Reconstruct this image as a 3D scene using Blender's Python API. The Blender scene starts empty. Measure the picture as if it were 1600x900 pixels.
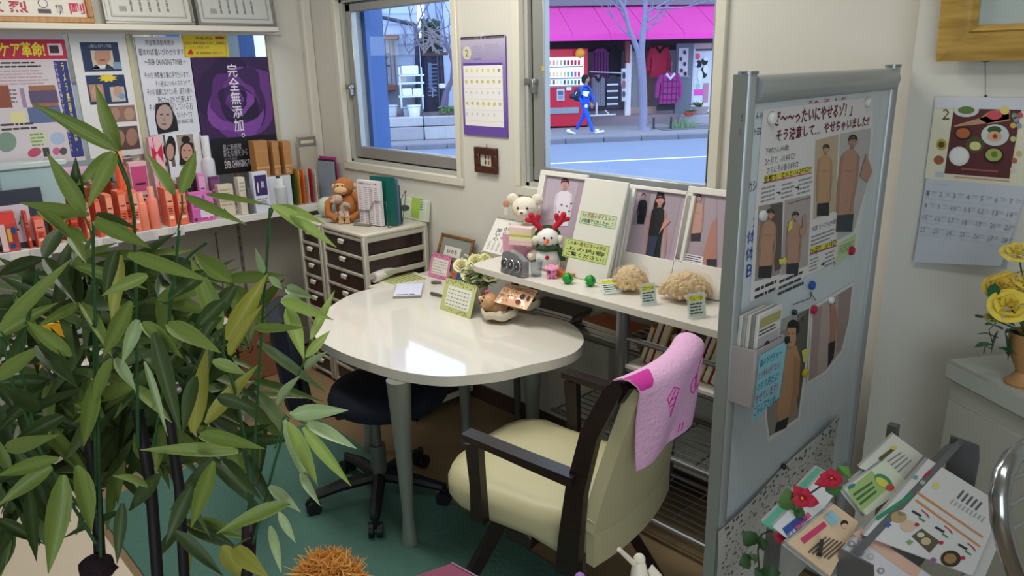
import bpy, math, random
from mathutils import Vector, Matrix, Euler, noise
from math import sin, cos, pi, radians, hypot, sqrt
random.seed(7)
SC = bpy.context.scene
COL = SC.collection
# ------------------------------------------------------------ camera
YAW, PITCH, ROLL, FPX = radians(46.8), radians(16.83), radians(-1.34), 1160.0
CAM = Vector((0.0, -2.31, 1.68))
_f = Vector((-sin(YAW), cos(YAW), 0)); _r = Vector((cos(YAW), sin(YAW), 0)); _u = Vector((0, 0, 1))
FWD = _f * cos(PITCH) - _u * sin(PITCH); _u2 = _u * cos(PITCH) + _f * sin(PITCH)
RGT = _r * cos(ROLL) + _u2 * sin(ROLL); UPV = _u2 * cos(ROLL) - _r * sin(ROLL)
cd = bpy.data.cameras.new('camera'); cam = bpy.data.objects.new('camera', cd); COL.objects.link(cam)
cd.sensor_width = 36; cd.lens = 36 * FPX / 1600; cd.clip_start = .02; cd.clip_end = 200
Mc = Matrix((RGT, UPV, -FWD)).transposed().to_4x4(); Mc.translation = CAM
cam.matrix_world = Mc; SC.camera = cam
SC.view_settings.view_transform = 'Standard'; SC.view_settings.look = 'None'
SC.view_settings.exposure = 0.12; SC.view_settings.gamma = 1.0; SC.view_settings.use_curve_mapping = False
# ------------------------------------------------------------ sky: pale overcast dusk
W = bpy.data.worlds.new('world'); SC.world = W; W.use_nodes = True
_nt = W.node_tree; _nt.nodes.clear()
_bg = _nt.nodes.new('ShaderNodeBackground'); _wo = _nt.nodes.new('ShaderNodeOutputWorld')
_bg.inputs[0].default_value = (.56, .73, 1.0, 1); _bg.inputs[1].default_value = 2.5
_nt.links.new(_bg.outputs[0], _wo.inputs[0])
# ------------------------------------------------------------ lamps of the shop
def area(name, loc, size, power, color, rot=(0, 0, 0)):
    l = bpy.data.lights.new(name, 'AREA'); l.shape = 'RECTANGLE'; l.size, l.size_y = size
    l.energy = power; l.color = color
    o = bpy.data.objects.new(name, l); COL.objects.link(o); o.location = loc; o.rotation_euler = rot
    return o
WARM = (1.0, .96, .89)
area('ceiling_lamp_table', (-2.1, -.75, 2.55), (1.2, .3), 19, WARM)
area('ceiling_lamp_shelf', (-3.0, -1.3, 2.55), (1.2, .3), 13, WARM)
area('ceiling_lamp_front', (-.1, -1.5, 2.55), (1.2, .3), 7.0, (.97, 1, .97))
area('glass_door_daylight', (1.9, -4.0, 1.5), (2.2, 2.0), 46, (.80, .92, 1.0), (radians(90), 0, radians(36)))

def P(px, py, ax, v):
    """world point where the sight line of a photo pixel meets the plane coord[ax] = v"""
    d = RGT * ((px - 800) / FPX) - UPV * ((py - 450) / FPX) + FWD
    return CAM + d * ((v - CAM[ax]) / d[ax])
def Q(px, py, dep):
    return CAM + (RGT * ((px - 800) / FPX) - UPV * ((py - 450) / FPX) + FWD) * dep
# ------------------------------------------------------------ materials
_mats = {}
def lin(c):
    return tuple((x / 12.92 if x <= .04045 else ((x + .055) / 1.055) ** 2.4) for x in c)
def hx(h):
    return tuple(int(h[i:i + 2], 16) / 255 for i in (0, 2, 4))
def mat(h, rough=.6, metal=0, noise_=0, scale=20, bump=0, trans=0, alpha=1, coat=0, emit=0, spec=.5, ior=1.45, sss=0):
    """procedural principled material; h = sRGB hex; noise_ mottles the colour, bump roughens the surface"""
    k = (h, rough, metal, noise_, scale, bump, trans, alpha, coat, emit, spec, ior, sss)
    if k in _mats: return _mats[k]
    m = bpy.data.materials.new('surface_' + h); m.use_nodes = True
    nt = m.node_tree; b = nt.nodes['Principled BSDF']; c = lin(hx(h))
    b.inputs['Base Color'].default_value = (*c, 1)
    b.inputs['Roughness'].default_value = rough; b.inputs['Metallic'].default_value = metal
    b.inputs['IOR'].default_value = ior; b.inputs['Specular IOR Level'].default_value = spec
    if trans: b.inputs['Transmission Weight'].default_value = trans
    if alpha < 1: b.inputs['Alpha'].default_value = alpha
    if coat: b.inputs['Coat Weight'].default_value = coat; b.inputs['Coat Roughness'].default_value = .05
    if emit: b.inputs['Emission Color'].default_value = (*c, 1); b.inputs['Emission Strength'].default_value = emit
    if noise_ or bump:
        tc = nt.nodes.new('ShaderNodeTexCoord'); n = nt.nodes.new('ShaderNodeTexNoise')
        n.inputs['Scale'].default_value = scale; n.inputs['Detail'].default_value = 5
        nt.links.new(tc.outputs['Object'], n.inputs['Vector'])
        if noise_:
            r = nt.nodes.new('ShaderNodeMapRange'); r.inputs[3].default_value = 1 - noise_; r.inputs[4].default_value = 1 + noise_
            x = nt.nodes.new('ShaderNodeVectorMath'); x.operation = 'SCALE'; x.inputs[0].default_value = c
            nt.links.new(n.outputs[0], r.inputs[0]); nt.links.new(r.outputs[0], x.inputs['Scale'])
            nt.links.new(x.outputs[0], b.inputs['Base Color'])
        if bump:
            bp = nt.nodes.new('ShaderNodeBump'); bp.inputs['Strength'].default_value = bump; bp.inputs['Distance'].default_value = .01
            nt.links.new(n.outputs[0], bp.inputs['Height']); nt.links.new(bp.outputs[0], b.inputs['Normal'])
    _mats[k] = m; return m
def glass_mat(name, tint=(1, 1, 1), rough=0, ior=1.45, mix=.92):
    if name in _mats: return _mats[name]
    m = bpy.data.materials.new(name); m.use_nodes = True; nt = m.node_tree; nt.nodes.clear()
    o = nt.nodes.new('ShaderNodeOutputMaterial'); t = nt.nodes.new('ShaderNodeBsdfTransparent'); g = nt.nodes.new('ShaderNodeBsdfGlossy')
    f = nt.nodes.new('ShaderNodeFresnel'); f.inputs[0].default_value = ior; x = nt.nodes.new('ShaderNodeMixShader')
    t.inputs[0].default_value = (*tint, 1); g.inputs['Roughness'].default_value = rough
    ge = nt.nodes.new('ShaderNodeNewGeometry'); iv = nt.nodes.new('ShaderNodeMath'); iv.operation = 'SUBTRACT'; iv.inputs[0].default_value = 1
    mu = nt.nodes.new('ShaderNodeMath'); mu.operation = 'MULTIPLY'
    nt.links.new(ge.outputs['Backfacing'], iv.inputs[1]); nt.links.new(f.outputs[0], mu.inputs[0]); nt.links.new(iv.outputs[0], mu.inputs[1])
    nt.links.new(mu.outputs[0], x.inputs[0]); nt.links.new(t.outputs[0], x.inputs[1]); nt.links.new(g.outputs[0], x.inputs[2])
    nt.links.new(x.outputs[0], o.inputs[0]); _mats[name] = m; return m
def film(name, h, opacity, rough=.25):
    """milky or clear plastic sheet"""
    if name in _mats: return _mats[name]
    m = bpy.data.materials.new(name); m.use_nodes = True; nt = m.node_tree
    b = nt.nodes['Principled BSDF']; b.inputs['Base Color'].default_value = (*lin(hx(h)), 1)
    b.inputs['Roughness'].default_value = rough; b.inputs['Alpha'].default_value = opacity
    _mats[name] = m; return m
def wood(h1, h2, rough=.45, scale=(2, 30, 30), coat=0):
    k = ('wood', h1, h2, rough, scale)
    if k in _mats: return _mats[k]
    m = bpy.data.materials.new('wood_' + h1); m.use_nodes = True; nt = m.node_tree; b = nt.nodes['Principled BSDF']
    tc = nt.nodes.new('ShaderNodeTexCoord'); mp = nt.nodes.new('ShaderNodeMapping'); mp.inputs['Scale'].default_value = scale
    n = nt.nodes.new('ShaderNodeTexNoise'); n.inputs['Scale'].default_value = 2; n.inputs['Detail'].default_value = 6
    r = nt.nodes.new('ShaderNodeValToRGB')
    r.color_ramp.elements[0].color = (*lin(hx(h1)), 1); r.color_ramp.elements[1].color = (*lin(hx(h2)), 1)
    r.color_ramp.elements[0].position = .35; r.color_ramp.elements[1].position = .65
    nt.links.new(tc.outputs['Object'], mp.inputs[0]); nt.links.new(mp.outputs[0], n.inputs['Vector'])
    nt.links.new(n.outputs[0], r.inputs[0]); nt.links.new(r.outputs[0], b.inputs['Base Color'])
    b.inputs['Roughness'].default_value = rough; b.inputs['Coat Weight'].default_value = coat
    _mats[k] = m; return m
# ------------------------------------------------------------ mesh builder
_ch_edges = []
class MB:
    def __init__(s, m=None): s.v, s.f, s.mi, s.ms, s.m = [], [], [], [], m
    def _mi(s, m):
        m = m or s.m
        if m not in s.ms: s.ms.append(m)
        return s.ms.index(m)
    def add(s, vs, fs, m=None, M=None):
        b = len(s.v); i = s._mi(m)
        s.v += [tuple(M @ Vector(p)) if M else tuple(p) for p in vs]
        for f in fs: s.f.append(tuple(b + k for k in f)); s.mi.append(i)
        return s
    def box(s, c, d, m=None, bev=0, M=None, rot=None):
        hx_, hy, hz = d[0] / 2, d[1] / 2, d[2] / 2
        if rot: 
            R = Matrix.Translation(Vector(c)) @ Euler(rot).to_matrix().to_4x4(); M = M @ R if M else R; c = (0, 0, 0)
        if bev <= 0:
            vs = [(c[0] + a * hx_, c[1] + b * hy, c[2] + e * hz) for e in (-1, 1) for b in (-1, 1) for a in (-1, 1)]
            return s.add(vs, [(0, 2, 3, 1), (4, 5, 7, 6), (0, 1, 5, 4), (2, 6, 7, 3), (0, 4, 6, 2), (1, 3, 7, 5)], m, M)
        bev = min(bev, hx_ * .99, hy * .99, hz * .99); h = (hx_, hy, hz); vs = []; ix = {}
        for a in range(3):
            for sx in (-1, 1):
                for sy in (-1, 1):
                    for sz in (-1, 1):
                        sg = (sx, sy, sz); ix[a, sx, sy, sz] = len(vs)
                        vs.append(tuple(c[k] + sg[k] * (h[k] if k == a else h[k] - bev) for k in range(3)))
        fs = []
        def key(a, d_): return ix[(a, d_[0], d_[1], d_[2])]
        for a in range(3):
            b, e = (a + 1) % 3, (a + 2) % 3
            for sg in (-1, 1):
                q = []
                for (x, y) in ((-1, -1), (1, -1), (1, 1), (-1, 1)):
                    d_ = [0, 0, 0]; d_[a] = sg; d_[b] = x; d_[e] = y; q.append(key(a, d_))
                fs.append(q if sg > 0 else q[::-1])
            for sb in (-1, 1):
                for se in (-1, 1):
                    q = []
                    for (fa, x) in ((b, -1), (b, 1), (e, 1), (e, -1)):
                        d_ = [0, 0, 0]; d_[b] = sb; d_[e] = se; d_[a] = x; q.append(key(fa, d_))
                    fs.append(q if sb * se < 0 else q[::-1])
        for sx in (-1, 1):
            for sy in (-1, 1):
                for sz in (-1, 1):
                    q = [key(k, (sx, sy, sz)) for k in range(3)]
                    fs.append(q if sx * sy * sz > 0 else q[::-1])
        return s.add(vs, fs, m, M)
    def tube(s, pts, r, n=8, m=None, M=None, cap=True, flat=1):
        pts = [Vector(p) for p in pts]; k = len(pts); rs = r if isinstance(r, (list, tuple)) else [r] * k
        vs, fs = [], []; ref = None
        for i, p in enumerate(pts):
            t = (pts[min(i + 1, k - 1)] - pts[max(i - 1, 0)]).normalized()
            if ref is None: ref = Vector((0, 0, 1)) if abs(t.z) < .9 else Vector((1, 0, 0))
            a = t.cross(ref).normalized(); b = a.cross(t).normalized(); ref = b
            for j in range(n):
                w = 2 * pi * j / n; vs.append(p + a * (cos(w) * rs[i]) + b * (sin(w) * rs[i] * flat))
        for i in range(k - 1):
            for j in range(n):
                j2 = (j + 1) % n; fs.append((i * n + j, i * n + j2, (i + 1) * n + j2, (i + 1) * n + j))
        if cap: fs += [tuple(range(n))[::-1], tuple((k - 1) * n + j for j in range(n))]
        return s.add(vs, fs, m, M)
    def bar(s, p0, p1, w, h, m=None, up=(0, 0, 1)):
        """rectangular bar between two points, w sideways, h along up"""
        p0, p1 = Vector(p0), Vector(p1); t = (p1 - p0).normalized(); a = t.cross(Vector(up)).normalized(); b = a.cross(t)
        vs = [p + a * (x * w / 2) + b * (y * h / 2) for p in (p0, p1) for (x, y) in ((-1, -1), (1, -1), (1, 1), (-1, 1))]
        return s.add(vs, [(0, 1, 2, 3), (7, 6, 5, 4), (0, 4, 5, 1), (1, 5, 6, 2), (2, 6, 7, 3), (3, 7, 4, 0)], m)
    def lathe(s, prof, n=16, m=None, M=None, loc=(0, 0, 0), cap=True):
        vs, fs = [], []; k = len(prof)
        for (r, z) in prof:
            for j in range(n): vs.append((loc[0] + r * cos(2 * pi * j / n), loc[1] + r * sin(2 * pi * j / n), loc[2] + z))
        for i in range(k - 1):
            for j in range(n):
                j2 = (j + 1) % n; fs.append((i * n + j, i * n + j2, (i + 1) * n + j2, (i + 1) * n + j))
        if cap and prof[0][0] > 1e-6: fs.append(tuple(range(n))[::-1])
        if cap and prof[-1][0] > 1e-6: fs.append(tuple((k - 1) * n + j for j in range(n)))
        return s.add(vs, fs, m, M)
    def ell(s, c, r, m=None, n=12, rot=None, M=None, jit=0):
        if not isinstance(r, (list, tuple)): r = (r, r, r)
        R = Euler(rot).to_matrix() if rot else Matrix.Identity(3); k = max(4, n // 2 + 1); vs = []; fs = []
        for i in range(k + 1):
            th = pi * i / k
            for j in range(n):
                ph = 2 * pi * j / n
                q = Vector((r[0] * sin(th) * cos(ph), r[1] * sin(th) * sin(ph), r[2] * cos(th)))
                if jit: q *= 1 + jit * noise.noise(q * (2.2 / max(r)) + Vector(c) * 31)
                vs.append(R @ q + Vector(c))
        for i in range(k):
            for j in range(n):
                j2 = (j + 1) % n
                if i == 0: fs.append((j, n + j, n + j2))
                elif i == k - 1: fs.append((i * n + j, (i + 1) * n + j, i * n + j2))
                else: fs.append((i * n + j, (i + 1) * n + j, (i + 1) * n + j2, i * n + j2))
        return s.add(vs, fs, m, M)
    def prism(s, poly, z0, z1, m=None, M=None):
        n = len(poly); vs = [(x, y, z0) for x, y in poly] + [(x, y, z1) for x, y in poly]
        a = sum(poly[i][0] * poly[(i + 1) % n][1] - poly[(i + 1) % n][0] * poly[i][1] for i in range(n))
        fs = [tuple(range(n))[::-1], tuple(range(n, 2 * n))] + [(i, (i + 1) % n, n + (i + 1) % n, n + i) for i in range(n)]
        if a < 0: fs = [f[::-1] for f in fs]
        return s.add(vs, fs, m, M)
    def grid(s, fn, nu, nv, m=None, th=0):
        """surface fn(u,v), u,v in 0..1; th gives it a second skin th behind"""
        vs = [Vector(fn(i / nu, j / nv)) for j in range(nv + 1) for i in range(nu + 1)]
        q = [(j * (nu + 1) + i, j * (nu + 1) + i + 1, (j + 1) * (nu + 1) + i + 1, (j + 1) * (nu + 1) + i) for j in range(nv) for i in range(nu)]
        if not th: return s.add(vs, q, m)
        N = [Vector((0, 0, 0)) for _ in vs]
        for f in q:
            nn = (vs[f[1]] - vs[f[0]]).cross(vs[f[3]] - vs[f[0]])
            for k in f: N[k] += nn
        k0 = len(vs); vs2 = vs + [v - N[i].normalized() * th for i, v in enumerate(vs)]
        q2 = q + [tuple(k0 + k for k in f[::-1]) for f in q]
        rim = [(i, i + 1) for i in range(nu)] + [(j * (nu + 1) + nu, (j + 1) * (nu + 1) + nu) for j in range(nv)] \
            + [(nv * (nu + 1) + i + 1, nv * (nu + 1) + i) for i in range(nu)] + [((j + 1) * (nu + 1), j * (nu + 1)) for j in range(nv)]
        q2 += [(b, a, k0 + a, k0 + b) for a, b in rim]
        return s.add(vs2, q2, m)
    def mesh(s, name, smooth=True, ang=38):
        me = bpy.data.meshes.new(name); me.from_pydata([tuple(p) for p in s.v], [], s.f)
        for m in s.ms: me.materials.append(m)
        if len(s.ms) > 1: me.polygons.foreach_set('material_index', s.mi)
        if smooth:
            me.polygons.foreach_set('use_smooth', [True] * len(me.polygons)); me.set_sharp_from_angle(angle=radians(ang))
        me.update(); return me
# ------------------------------------------------------------ things, parts, setting
_MW = {}
def _tag(o, label, cat, group=None, kind=None):
    if label: o['label'] = label
    if cat: o['category'] = cat
    if group: o['group'] = group
    if kind: o['kind'] = kind
def thing(name, label, cat, loc=(0, 0, 0), rz=0, group=None, M=None):
    o = bpy.data.objects.new(name, None); COL.objects.link(o); o.empty_display_size = .05
    M = M or Matrix.Translation(Vector(loc)) @ Matrix.Rotation(rz, 4, 'Z')
    o.matrix_world = M; _MW[o.name] = M.copy(); _tag(o, label, cat, group); return o
def part(name, mb, parent, local=False, label=None, ang=38, kind=None):
    W_ = _MW[parent.name]
    if not local:
        I = W_.inverted(); mb.v = [tuple(I @ Vector(p)) for p in mb.v]
    o = bpy.data.objects.new(name, mb.mesh(name, ang=ang)); COL.objects.link(o); o.parent = parent
    _MW[o.name] = W_; _tag(o, label, None, None, kind); return o
def solo(name, mb, label, cat, group=None, kind=None, M=None, ang=38):
    """a thing that is one mesh: its origin goes to the middle of its base (or to M)"""
    if M is None:
        xs, ys, zs = zip(*mb.v); M = Matrix.Translation(((min(xs) + max(xs)) / 2, (min(ys) + max(ys)) / 2, min(zs)))
        I = M.inverted(); mb.v = [tuple(I @ Vector(p)) for p in mb.v]
    o = bpy.data.objects.new(name, mb.mesh(name, ang=ang)); COL.objects.link(o); o.matrix_world = M
    _MW[o.name] = M.copy(); _tag(o, label, cat, group, kind); return o
def struct(name, mb, label=None):
    return solo(name, mb, label or (name.replace('_', ' ') + ' of the shop'), None, kind='structure')
def copy_tree(o, M, label=None):
    r = o.copy(); COL.objects.link(r); r.matrix_world = M; _MW[r.name] = M.copy()
    if label: r['label'] = label
    def rec(a, b):
        for ch in list(a.children):
            c = ch.copy(); COL.objects.link(c); c.parent = b; _MW[c.name] = M.copy(); rec(ch, c)
    rec(o, r); return r
# ------------------------------------------------------------ lettering and flat print
_tc = {}
def glyphs(t, bold=0, vert=False, line=1.0):
    k = (t, bold, vert, line)
    if k not in _tc:
        cu = bpy.data.curves.new('lettering', 'FONT'); cu.body = '\n'.join(t) if vert else t; cu.resolution_u = 1; cu.offset = bold * .45
        cu.space_line = line
        if vert: cu.align_x = 'CENTER'
        o = bpy.data.objects.new('lettering', cu); me = bpy.data.meshes.new_from_object(o)
        vs = [v.co.copy() for v in me.vertices]; fs = [tuple(p.vertices) for p in me.polygons]
        bpy.data.objects.remove(o); bpy.data.curves.remove(cu); bpy.data.meshes.remove(me)
        if vs:
            x0 = min(v.x for v in vs); x1 = max(v.x for v in vs); y0 = min(v.y for v in vs); y1 = max(v.y for v in vs)
        else: x0 = y0 = 0; x1 = y1 = 1
        _tc[k] = (vs, fs, x0, y0, max(x1 - x0, 1e-4), max(y1 - y0, 1e-4))
    return _tc[k]
class Sheet:
    """flat print on a plane: o = a point, u, v = the plane's unit axes (v up); px: coordinates are photo pixels, else metres on the plane"""
    def __init__(s, o, u, v, px=True):
        s.o = Vector(o); s.u = Vector(u).normalized(); v = Vector(v); s.v = (v - s.u * v.dot(s.u)).normalized(); s.n = s.u.cross(s.v); s.px = px
        s.M = Matrix((s.u, s.v, s.n)).transposed().to_4x4(); s.M.translation = s.o; s.g = {}
    def m(s, x, y):
        if not s.px: return (x, y)
        d = RGT * ((x - 800) / FPX) - UPV * ((y - 450) / FPX) + FWD
        q = CAM + d * ((s.o - CAM).dot(s.n) / d.dot(s.n)) - s.o
        return (q.dot(s.u), q.dot(s.v))
    def mb(s, g): 
        if g not in s.g: s.g[g] = MB()
        return s.g[g]
    def poly(s, pts, h, lay=1, g='print', raw=False, **k):
        q = [(p if raw else s.m(*p)) for p in pts]; a = sum(q[i][0] * q[i - 1][1] - q[i - 1][0] * q[i][1] for i in range(len(q)))
        if a > 0: q = q[::-1]
        s.mb(g).add([(x, y, lay * .0003) for x, y in q], [tuple(range(len(q)))], mat(h, **({'rough': .6} | k)))
    def rect(s, x0, y0, x1, y1, h, lay=1, g='print', **k):
        """corners given in the sheet's coordinates; sides run along u and v"""
        a = s.m(x0, y0); b = s.m(x1, y1)
        s.poly([(a[0], a[1]), (b[0], a[1]), (b[0], b[1]), (a[0], b[1])], h, lay, g, raw=True, **k)
    def box_of(s, p, q):
        a = s.m(*p); b = s.m(*q); return [(a[0], a[1]), (b[0], a[1]), (b[0], b[1]), (a[0], b[1])]
    def frame(s, x0, y0, x1, y1, w, h, lay=1, g='print'):
        a = s.m(x0, y0); b = s.m(x1, y1); ax, bx = sorted((a[0], b[0])); ay, by = sorted((a[1], b[1]))
        for r in ((ax, ay, bx, ay + w), (ax, by - w, bx, by), (ax, ay, ax + w, by), (bx - w, ay, bx, by)):
            s.poly([(r[0], r[1]), (r[2], r[1]), (r[2], r[3]), (r[0], r[3])], h, lay, g, raw=True)
    def oval(s, x, y, rx, ry, h, lay=1, g='print', n=14, rot=0, **k):
        s.poly([(x + rx * cos(2 * pi * i / n) * cos(rot) - ry * sin(2 * pi * i / n) * sin(rot), y + rx * cos(2 * pi * i / n) * sin(rot) + ry * sin(2 * pi * i / n) * cos(rot)) for i in range(n)], h, lay, g, **k)
    def text(s, t, x0, y0, x1, y1, h, lay=2, g='lettering', bold=0, vert=False, line=1.0, raw=False):
        """words stretched into the box between two corners"""
        a, b = ((x0, y0), (x1, y1)) if raw else (s.m(x0, y0), s.m(x1, y1)); X0, X1 = sorted((a[0], b[0])); Y0, Y1 = sorted((a[1], b[1]))
        vs, fs, gx, gy, gw, gh = glyphs(t, bold, vert, line); sx = (X1 - X0) / gw; sy = (Y1 - Y0) / gh
        s.mb(g).add([(X0 + (v.x - gx) * sx, Y0 + (v.y - gy) * sy, lay * .0003) for v in vs], fs, mat(h, .7))
    def lines(s, x0, y0, x1, y1, n, h, lay=2, fill=.45, g='print', seed=0, ragged=.25):
        """n lines of print too small to read, as rows of short dashes"""
        rr = random.Random(seed + n); a = s.m(x0, y0); b = s.m(x1, y1); X0, X1 = sorted((a[0], b[0])); Y0, Y1 = sorted((a[1], b[1]))
        st = (Y1 - Y0) / n; mb = s.mb(g); vs, fs = [], []
        for i in range(n):
            y = Y1 - st * (i + .5); x = X0; end = X1 - (X1 - X0) * ragged * rr.random()
            while x < end:
                w = min(st * (.5 + 2.2 * rr.random()), end - x); b0 = len(vs)
                vs += [(x, y - st * fill / 2, lay * .0003), (x + w, y - st * fill / 2, lay * .0003), (x + w, y + st * fill / 2, lay * .0003), (x, y + st * fill / 2, lay * .0003)]
                fs.append((b0, b0 + 1, b0 + 2, b0 + 3)); x += w + st * .22
        mb.add(vs, fs, mat(h, .7))
    def person(s, x, y, w, hgt, skin='c99a84', hair='1d1614', top=None, low='2a2c30', lay=2, lean=0, face=True, arm=0):
        """a printed standing figure: x,y = crown of the head, w = shoulder width, hgt = down to the lower edge (negative where v runs up)"""
        sg = 1 if hgt > 0 else -1; hr = w * .25; v_ = hr * sg; tp = top or skin; y0 = y + v_ * 3.15; T = y + hgt - y0
        dk = lambda h, k=.9: ''.join('%02x' % int(int(h[i:i + 2], 16) * k) for i in (0, 2, 4))
        X = lambda f: x + lean * (.3 + .7 * f); hx_, hy_ = x + lean * .12, y + v_ * 1.42
        s.poly([(hx_ - hr * .42, y + v_ * 2.1), (hx_ + hr * .42, y + v_ * 2.1), (X(0) + hr * .5, y0 + T * .03), (X(0) - hr * .5, y0 + T * .03)], dk(skin, .88), lay)
        pr = [(0, .12), (.03, .32), (.08, .45), (.18, .48), (.33, .43), (.52, .38), (.68, .39), (.84, .43), (1, .42)]
        s.poly([(X(f) - w * q, y0 + T * f) for f, q in pr] + [(X(f) + w * q, y0 + T * f) for f, q in pr[::-1]], tp, lay + 1)
        for k in (-1, 1):
            ac = dk(tp if (top and not arm) else skin, .92); o_ = arm if k > 0 else 0
            s.poly([(X(.06) + k * w * .36, y0 + T * .05), (X(.1) + k * w * .5, y0 + T * .09), (X(.4) + k * w * .56 + o_ * .5, y0 + T * .42), (X(.75) + k * w * .5 + o_, y0 + T * .76), (X(.78) + k * w * .38 + o_, y0 + T * .78), (X(.72) + k * w * .40 + o_, y0 + T * .68), (X(.4) + k * w * .43 + o_ * .4, y0 + T * .42)], ac, lay + 2)
        s.poly([(X(.8) - w * .43, y0 + T * .80), (X(.8) + w * .43, y0 + T * .78), (X(1) + w * .42, y0 + T), (X(1) - w * .42, y0 + T)], low, lay + 2)
        if not top: s.oval(X(.62), y0 + T * .62, w * .025, w * .03, dk(skin, .6), lay + 3, n=6); s.poly([(X(.25) - w * .3, y0 + T * .24), (X(.25), y0 + T * .26), (X(.25) + w * .3, y0 + T * .24), (X(.25), y0 + T * .275)], dk(skin, .85), lay + 3)
        s.oval(hx_, y + v_ * 1.12, hr * .98, hr * 1.12, hair, lay + 3); s.oval(hx_ - hr * .88, y + v_ * 1.6, hr * .14, hr * .26, skin, lay + 4, n=7); s.oval(hx_ + hr * .88, y + v_ * 1.6, hr * .14, hr * .26, skin, lay + 4, n=7)
        s.oval(hx_, y + v_ * 1.52, hr * .80, hr * 1.05, skin, lay + 4); s.poly([(hx_ - hr * .8, y + v_ * 1.15), (hx_ - hr * .3, y + v_ * .62), (hx_ + hr * .5, y + v_ * .62), (hx_ + hr * .82, y + v_ * 1.2), (hx_ + hr * .2, y + v_ * .98)], hair, lay + 5)
        if face:
            for k in (-1, 1): s.oval(hx_ + k * hr * .33, y + v_ * 1.42, hr * .14, hr * .07, '30201c', lay + 6, n=6)
            s.poly([(hx_, y + v_ * 1.45), (hx_ + hr * .1, y + v_ * 1.78), (hx_ - hr * .1, y + v_ * 1.78)], dk(skin, .85), lay + 6); s.oval(hx_, y + v_ * 2.05, hr * .24, hr * .08, '8c4a44', lay + 6, n=6)
    def put(s, parent, labels=None):
        for g, mb in s.g.items():
            if mb.v:
                W_ = _MW[parent.name]; K = W_.inverted() @ s.M; mb.v = [tuple(K @ Vector(p)) for p in mb.v]
                part(g, mb, parent, local=True, label=(labels or {}).get(g), kind='stuff')
def paper(name, label, cat, sh, x0, y0, x1, y1, h='dedad2', th=.0006, group=None, rough=.6, curl=0):
    """a sheet lying on the sheet plane sh between two corners (in sh's coordinates), origin at its lower corner"""
    a = sh.m(x0, y0); b = sh.m(x1, y1); X0, X1 = sorted((a[0], b[0])); Y0, Y1 = sorted((a[1], b[1])); w, q = X1 - X0, Y1 - Y0
    M = sh.M @ Matrix.Translation((X0, Y0, 0))
    m = mat(h, rough); mb = MB(m)
    mb.box((w / 2, q / 2, -th / 2), (w, q, th))
    o = solo(name, mb, label, cat, group, M=M); return o
def sheet_at(kind, v, px=True):
    """wall planes: 'back' (window wall, y = v), 'left' (x = v, facing +x)"""
    if kind == 'back': return Sheet((0, v, 0), (1, 0, 0), (0, 0, 1), px)
    return Sheet((v, 0, 0), (0, 1, 0), (0, 0, 1), px)
# ============================================================ SETTING
XL = -4.14                       # side wall with the mirrors
WALLC = mat('d3d0c6', .75, noise_=.02, scale=3, bump=.03)
WHITE = mat('e4e2da', .35)
ALU = mat('a9aaa6', .38, .55)
GREYF = mat('b4b5ae', .45)
def bx(m, x0, x1, y0, y1, z0, z1, bev=0, mb=None):
    mb = mb or MB(m)
    return mb.box(((x0 + x1) / 2, (y0 + y1) / 2, (z0 + z1) / 2), (abs(x1 - x0), abs(y1 - y0), abs(z1 - z0)), m, bev)
# floor: tan vinyl
def floor_mat():
    m = bpy.data.materials.new('tan_vinyl'); m.use_nodes = True; nt = m.node_tree; b = nt.nodes['Principled BSDF']
    tc = nt.nodes.new('ShaderNodeTexCoord'); n = nt.nodes.new('ShaderNodeTexNoise'); n.inputs['Scale'].default_value = 3.5; n.inputs['Detail'].default_value = 9; n.inputs['Roughness'].default_value = .7
    r = nt.nodes.new('ShaderNodeValToRGB'); r.color_ramp.elements[0].color = (*lin(hx('806a4e')), 1); r.color_ramp.elements[1].color = (*lin(hx('96805f')), 1)
    r.color_ramp.elements[0].position = .3; r.color_ramp.elements[1].position = .7
    nt.links.new(tc.outputs['Object'], n.inputs['Vector']); nt.links.new(n.outputs[0], r.inputs[0]); nt.links.new(r.outputs[0], b.inputs['Base Color']); b.inputs['Roughness'].default_value = .5
    return m
struct('floor', bx(floor_mat(), -4.4, 2.6, -5.0, .14, -.1, 0), 'tan vinyl floor of the shop')
struct('ceiling', bx(mat('d9d6cc', .8), -4.4, 2.6, -5.0, .14, 2.6, 2.7), 'white ceiling of the shop')
struct('wall_side', bx(WALLC, XL - .12, XL, -5.0, .14, 0, 2.6), 'white wall behind the mirrors and display shelf')
struct('wall_rear', bx(mat('cfcbc0', .8), -4.26, 2.6, -5.1, -5.0, 0, 2.6), 'wall behind the viewer')
struct('wall_door_side', bx(mat('cfcbc0', .8), 2.5, 2.6, -5.0, .14, 0, 2.6), 'wall on the door side')
# window wall with two openings
WL = (P(524, 0, 1, 0).x, P(703, 0, 1, 0).x + .015, 1.15, 2.04)
WR = (P(806, 100, 1, 0).x + .03, -1.425, 1.15, 2.3)
mb = MB(WALLC); y0, y1 = 0, .14
xs = [XL - .12, WL[0], WL[1], WR[0], WR[1], -.75]
bx(WALLC, xs[0], xs[1], y0, y1, 0, 2.6, mb=mb); bx(WALLC, xs[2], xs[3], y0, y1, 0, 2.6, mb=mb); bx(WALLC, xs[4], 2.6, y0, y1, 0, 2.6, mb=mb)
bx(WALLC, WL[0], WL[1], y0, y1, 0, WL[2], mb=mb); bx(WALLC, WL[0], WL[1], y0, y1, WL[3], 2.6, mb=mb)
bx(WALLC, WR[0], WR[1], y0, y1, 0, WR[2], mb=mb); bx(WALLC, WR[0], WR[1], y0, y1, WR[3], 2.6, mb=mb)
struct('wall_back', mb, 'white wall with two windows to the street')
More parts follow.
